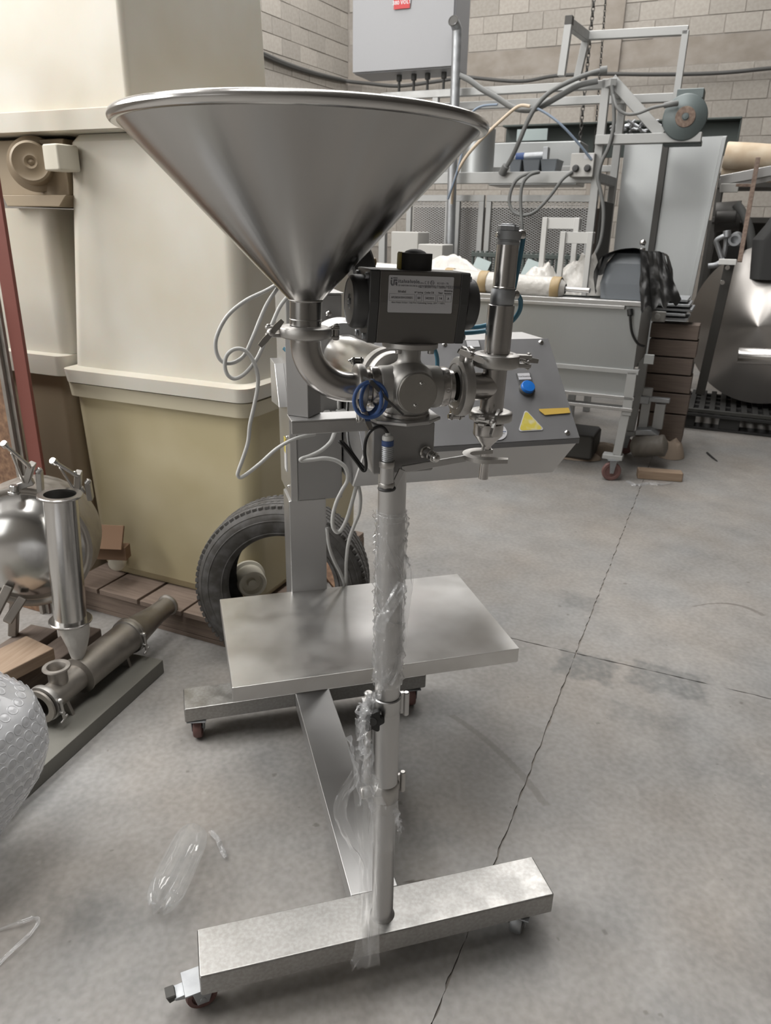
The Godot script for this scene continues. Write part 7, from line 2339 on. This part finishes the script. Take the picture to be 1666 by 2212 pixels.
	mb = MB.new()
	mb.tube([Vector3(-0.1867, 1.315, -7), Vector3(-0.1246, 1.3281, -7), Vector3(-0.0686, 1.3735, -7)], 0.022, 12, 5)
	solo("pipe_elbow", mb, M["zinc"], "short grey pipe elbow lying just above the drum's edge", "pipe", FB)
	var bc := Vector3(0.384, 1.5784, -6.9)
	mb = MB.new()
	loft(mb, [[bc.y - 0.35, bc.x - 0.24, bc.x + 0.3, bc.z - 0.3, bc.z, 0.08], [bc.y - 0.05, bc.x - 0.27, bc.x + 0.3, bc.z - 0.32, bc.z, 0.1], [bc.y + 0.06, bc.x - 0.20, bc.x + 0.3, bc.z - 0.30, bc.z, 0.1], [bc.y + 0.30, bc.x - 0.08, bc.x + 0.3, bc.z - 0.25, bc.z - 0.05, 0.08]])
	solo("black_cover", mb, M["black_matt"], "black moulded machine cover cut off by the right edge of the view", "cover", FB)
	# upright boards of a crate, with fittings before them
	var w := thing("board_stack", "stack of brown wooden boards on edge between the tub and the black pallet", "boards", FB, V(-0.25, 0, -5.75))
	for q in [[698, 730, 1398, 1462], [733, 768, 1396, 1459], [771, 806, 1393, 1456], [809, 845, 1389, 1455], [848, 890, 1386, 1453], [893, 950, 1382, 1450]]:
		mb = MB.new()
		var y0: float = BHs[q[1]]
		var y1: float = BHs[q[0]]
		mb.bx(V(-0.46 - 0.004 * (q[0] % 3), maxf(y0, 0.0), -5.95), V(-0.13 - 0.006 * (q[0] % 4), y1, -5.75), 0.004)
		part("board", mb, M["crate_wood"], w, FB)
	mb = MB.new()
	mb.bx(V(-0.46, 0.0, -5.95), V(-0.15, BHs[950], -5.76), 0.004)
	part("board", mb, M["crate_wood"], w, FB)
	# white bracket and galvanised profiles at the tub's end
	mb = MB.new()
	mb.bx(Vector3(-0.4539, 1.0622, -5.5), Vector3(-0.3626, 0.9937, -5.5) + V(0, 0, -0.03), 0.004)
	mb.cyl(Vector3(-0.4157, 1.0275, -5.5), Vector3(-0.4142, 1.0294, -5.48), 0.02, 16)
	solo("white_bracket", mb, M["pale_box"], "small pale bracket with a round hole at the end of the tub", "bracket", FB)
	for i in 5:
		mb = MB.new()
		var a := Vector3(-0.4154, 1.1172, -5.7) + V(0, -0.032 * i, 0.02 * (i % 2))
		mb.bx(a + V(-0.25, 0, -0.4), a + V(0.17 + 0.02 * (i % 3), 0.018, 0.0), 0.003)
		solo("zinc_profile", mb, M["zinc"], ["topmost", "second", "third", "fourth", "lowest"][i] + " galvanised profile of the little pile right of the black sheet", "profile", FB, "galvanised profiles by the tub")
	# clamp stand, wrapped roll, papers on the floor
	var cs := thing("screw_stand", "grey steel screw stand standing before the brown boards", "stand", FB, V(-0.3, 0.25, -5.4))
	mb = MB.new()
	mb.bx(Vector3(-0.3887, 0.4815, -5.45), Vector3(-0.2483, 0.4505, -5.45) + V(0, 0, -0.05), 0.003)
	mb.bx(Vector3(-0.4443, 0.4842, -5.44), Vector3(-0.3837, 0.4311, -5.44) + V(0, 0, -0.06), 0.004)
	part("cross_bar", mb, M["zinc"], cs, FB)
	mb = MB.new()
	mb.bx(Vector3(-0.3399, 0.4385, -5.46), Vector3(-0.2705, 0.2592, -5.46) + V(0, 0, -0.05), 0.003)
	mb.bx(Vector3(-0.4323, 0.5411, -5.46), Vector3(-0.3708, 0.257, -5.46) + V(0, 0, -0.04), 0.003)
	part("post", mb, M["frame_grey"], cs, FB)
	mb = MB.new()
	mb.prism(at(V(0, 0, -5.5)), [Vector2(-0.4389, 0.2587), Vector2(-0.3337, 0.2684), Vector2(-0.2810, 0.2382), Vector2(-0.4353, 0.2187)], 0.14, 0.003)
	part("base_plate", mb, M["zinc"], cs, FB)
	mb = MB.new()
	var wa := Vector3(-0.4561, 0.1326, -5.35)
	var wb := Vector3(-0.2096, 0.1791, -5.35)
	var f := noise(6.0, 3, 23)
	var tw := MB.along(wa, wb)
	var lw := wa.distance_to(wb)
	mb.grid(func(uu: float, v: float) -> Vector3:
		var q := TAU * uu
		var rr := 0.075 * (1.0 + 0.08 * f.get_noise_3d(cos(q), v * 3.0, sin(q))) * (0.3 + 0.7 * smoothstep(0.0, 0.12, minf(v, 1.0 - v) + 0.02))
		return tw * V(cos(q) * rr, v * lw, sin(q) * rr), 28, 24, -1.0)
	solo("film_roll", mb, M["dusty_film"], "dusty film-wrapped roll lying on the floor below the screw stand", "roll", FB)
	for q in [[1448, 958, 0.10, 0.17, "crumpled brown paper standing at the end of the dusty roll", 1], [1290, 968, 0.20, 0.10, "crumpled brown paper on the floor under the tub, by the castor", 2], [1235, 975, 0.22, 0.07, "flattened brown paper on the floor under the tub, farther from the castor", 4]]:
		mb = MB.new()
		var c3 := BXY[Vector2(q[0], q[1])] as Vector3
		var sd: int = q[5]
		mb.grid(func(uu: float, v: float) -> Vector3:
			var an := TAU * uu
			var rad := 1.0 - v
			var nz := f.get_noise_3d(cos(an) * 0.25 * rad + sd, sin(an) * 0.25 * rad, sd * 2.0)
			return V(c3.x + cos(an) * rad * q[2], 0.003 + q[3] * (1.0 - pow(rad, 4.0)) * (0.7 + 0.22 * nz), c3.z + sin(an) * rad * 0.12), 28, 10, 1.0)
		solo("crumpled_paper", mb, M["paper"], q[4], "paper", FB, "")
	mb = MB.new()
	mb.box(FB.affine_inverse() * at(Vector3(3.0937, 0.03, -4.0839), Basis(Vector3.UP, -0.47)), V(0.29, 0.062, 0.085), 0.006)
	solo("wood_block", mb, M["pine"], "short sawn wooden block lying on the floor beside the tub's castor", "wood block", FB)
	mb = MB.new()
	ribbon(mb, [Vector3(2.8277, 0.004, -4.0699), Vector3(2.8523, 0.008, -3.9839), Vector3(2.9496, 0.006, -3.9978), Vector3(3.011, 0.008, -3.9589), Vector3(3.12, 0.004, -3.9763)], 0.03, 31, 0.2)
	solo("film_shred", mb, M["film_dense"], "shred of clear film on the floor before the wooden block", "plastic scrap", FW)
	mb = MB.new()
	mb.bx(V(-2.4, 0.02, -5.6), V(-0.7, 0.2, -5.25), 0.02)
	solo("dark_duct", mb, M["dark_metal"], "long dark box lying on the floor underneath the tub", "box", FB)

func sheet(called: String, q: Array, label: String) -> void:
	var mb := MB.new()
	var a: Vector3 = q[0]; var b: Vector3 = q[1]; var c: Vector3 = q[2]; var d: Vector3 = q[3]
	var n := (b - a).cross(d - a).normalized()
	if n.z < 0.0:
		n = -n
	var k := -n * 0.02
	mb.poly([a, b, c, d], n)
	mb.poly([a + k, b + k, c + k, d + k], -n)
	for e in [[a, b], [b, c], [c, d], [d, a]]:
		var o: Vector3 = ((e[1] as Vector3) - e[0]).cross(n).normalized()
		mb.poly([e[0], e[1], (e[1] as Vector3) + k, (e[0] as Vector3) + k], o)
	solo(called, mb, M["sheet"], label, "steel sheet", FB, "")

var BXs := {1098: -1.7893, 1125: -1.6857, 1128: -1.6743, 1165: -1.5347, 1166: -1.5310, 1202: -1.3975}
var BHs := {698: 0.9598, 730: 0.8565, 733: 0.8467, 768: 0.7321, 771: 0.7223, 806: 0.6060, 809: 0.5960, 845: 0.4747, 848: 0.4645, 890: 0.3207, 893: 0.3104, 950: 0.1113}
var BXY := {Vector2(1572, 578): Vector3(-0.0325, 1.3362, -6.22), Vector2(1561, 610): Vector3(-0.0495, 1.2303, -6.24), Vector2(1448, 958): Vector3(-0.1967, 0, -5.7398), Vector2(1290, 968): Vector3(-0.7083, 0, -5.5673), Vector2(1235, 975): Vector3(-0.8656, 0, -5.3882)}
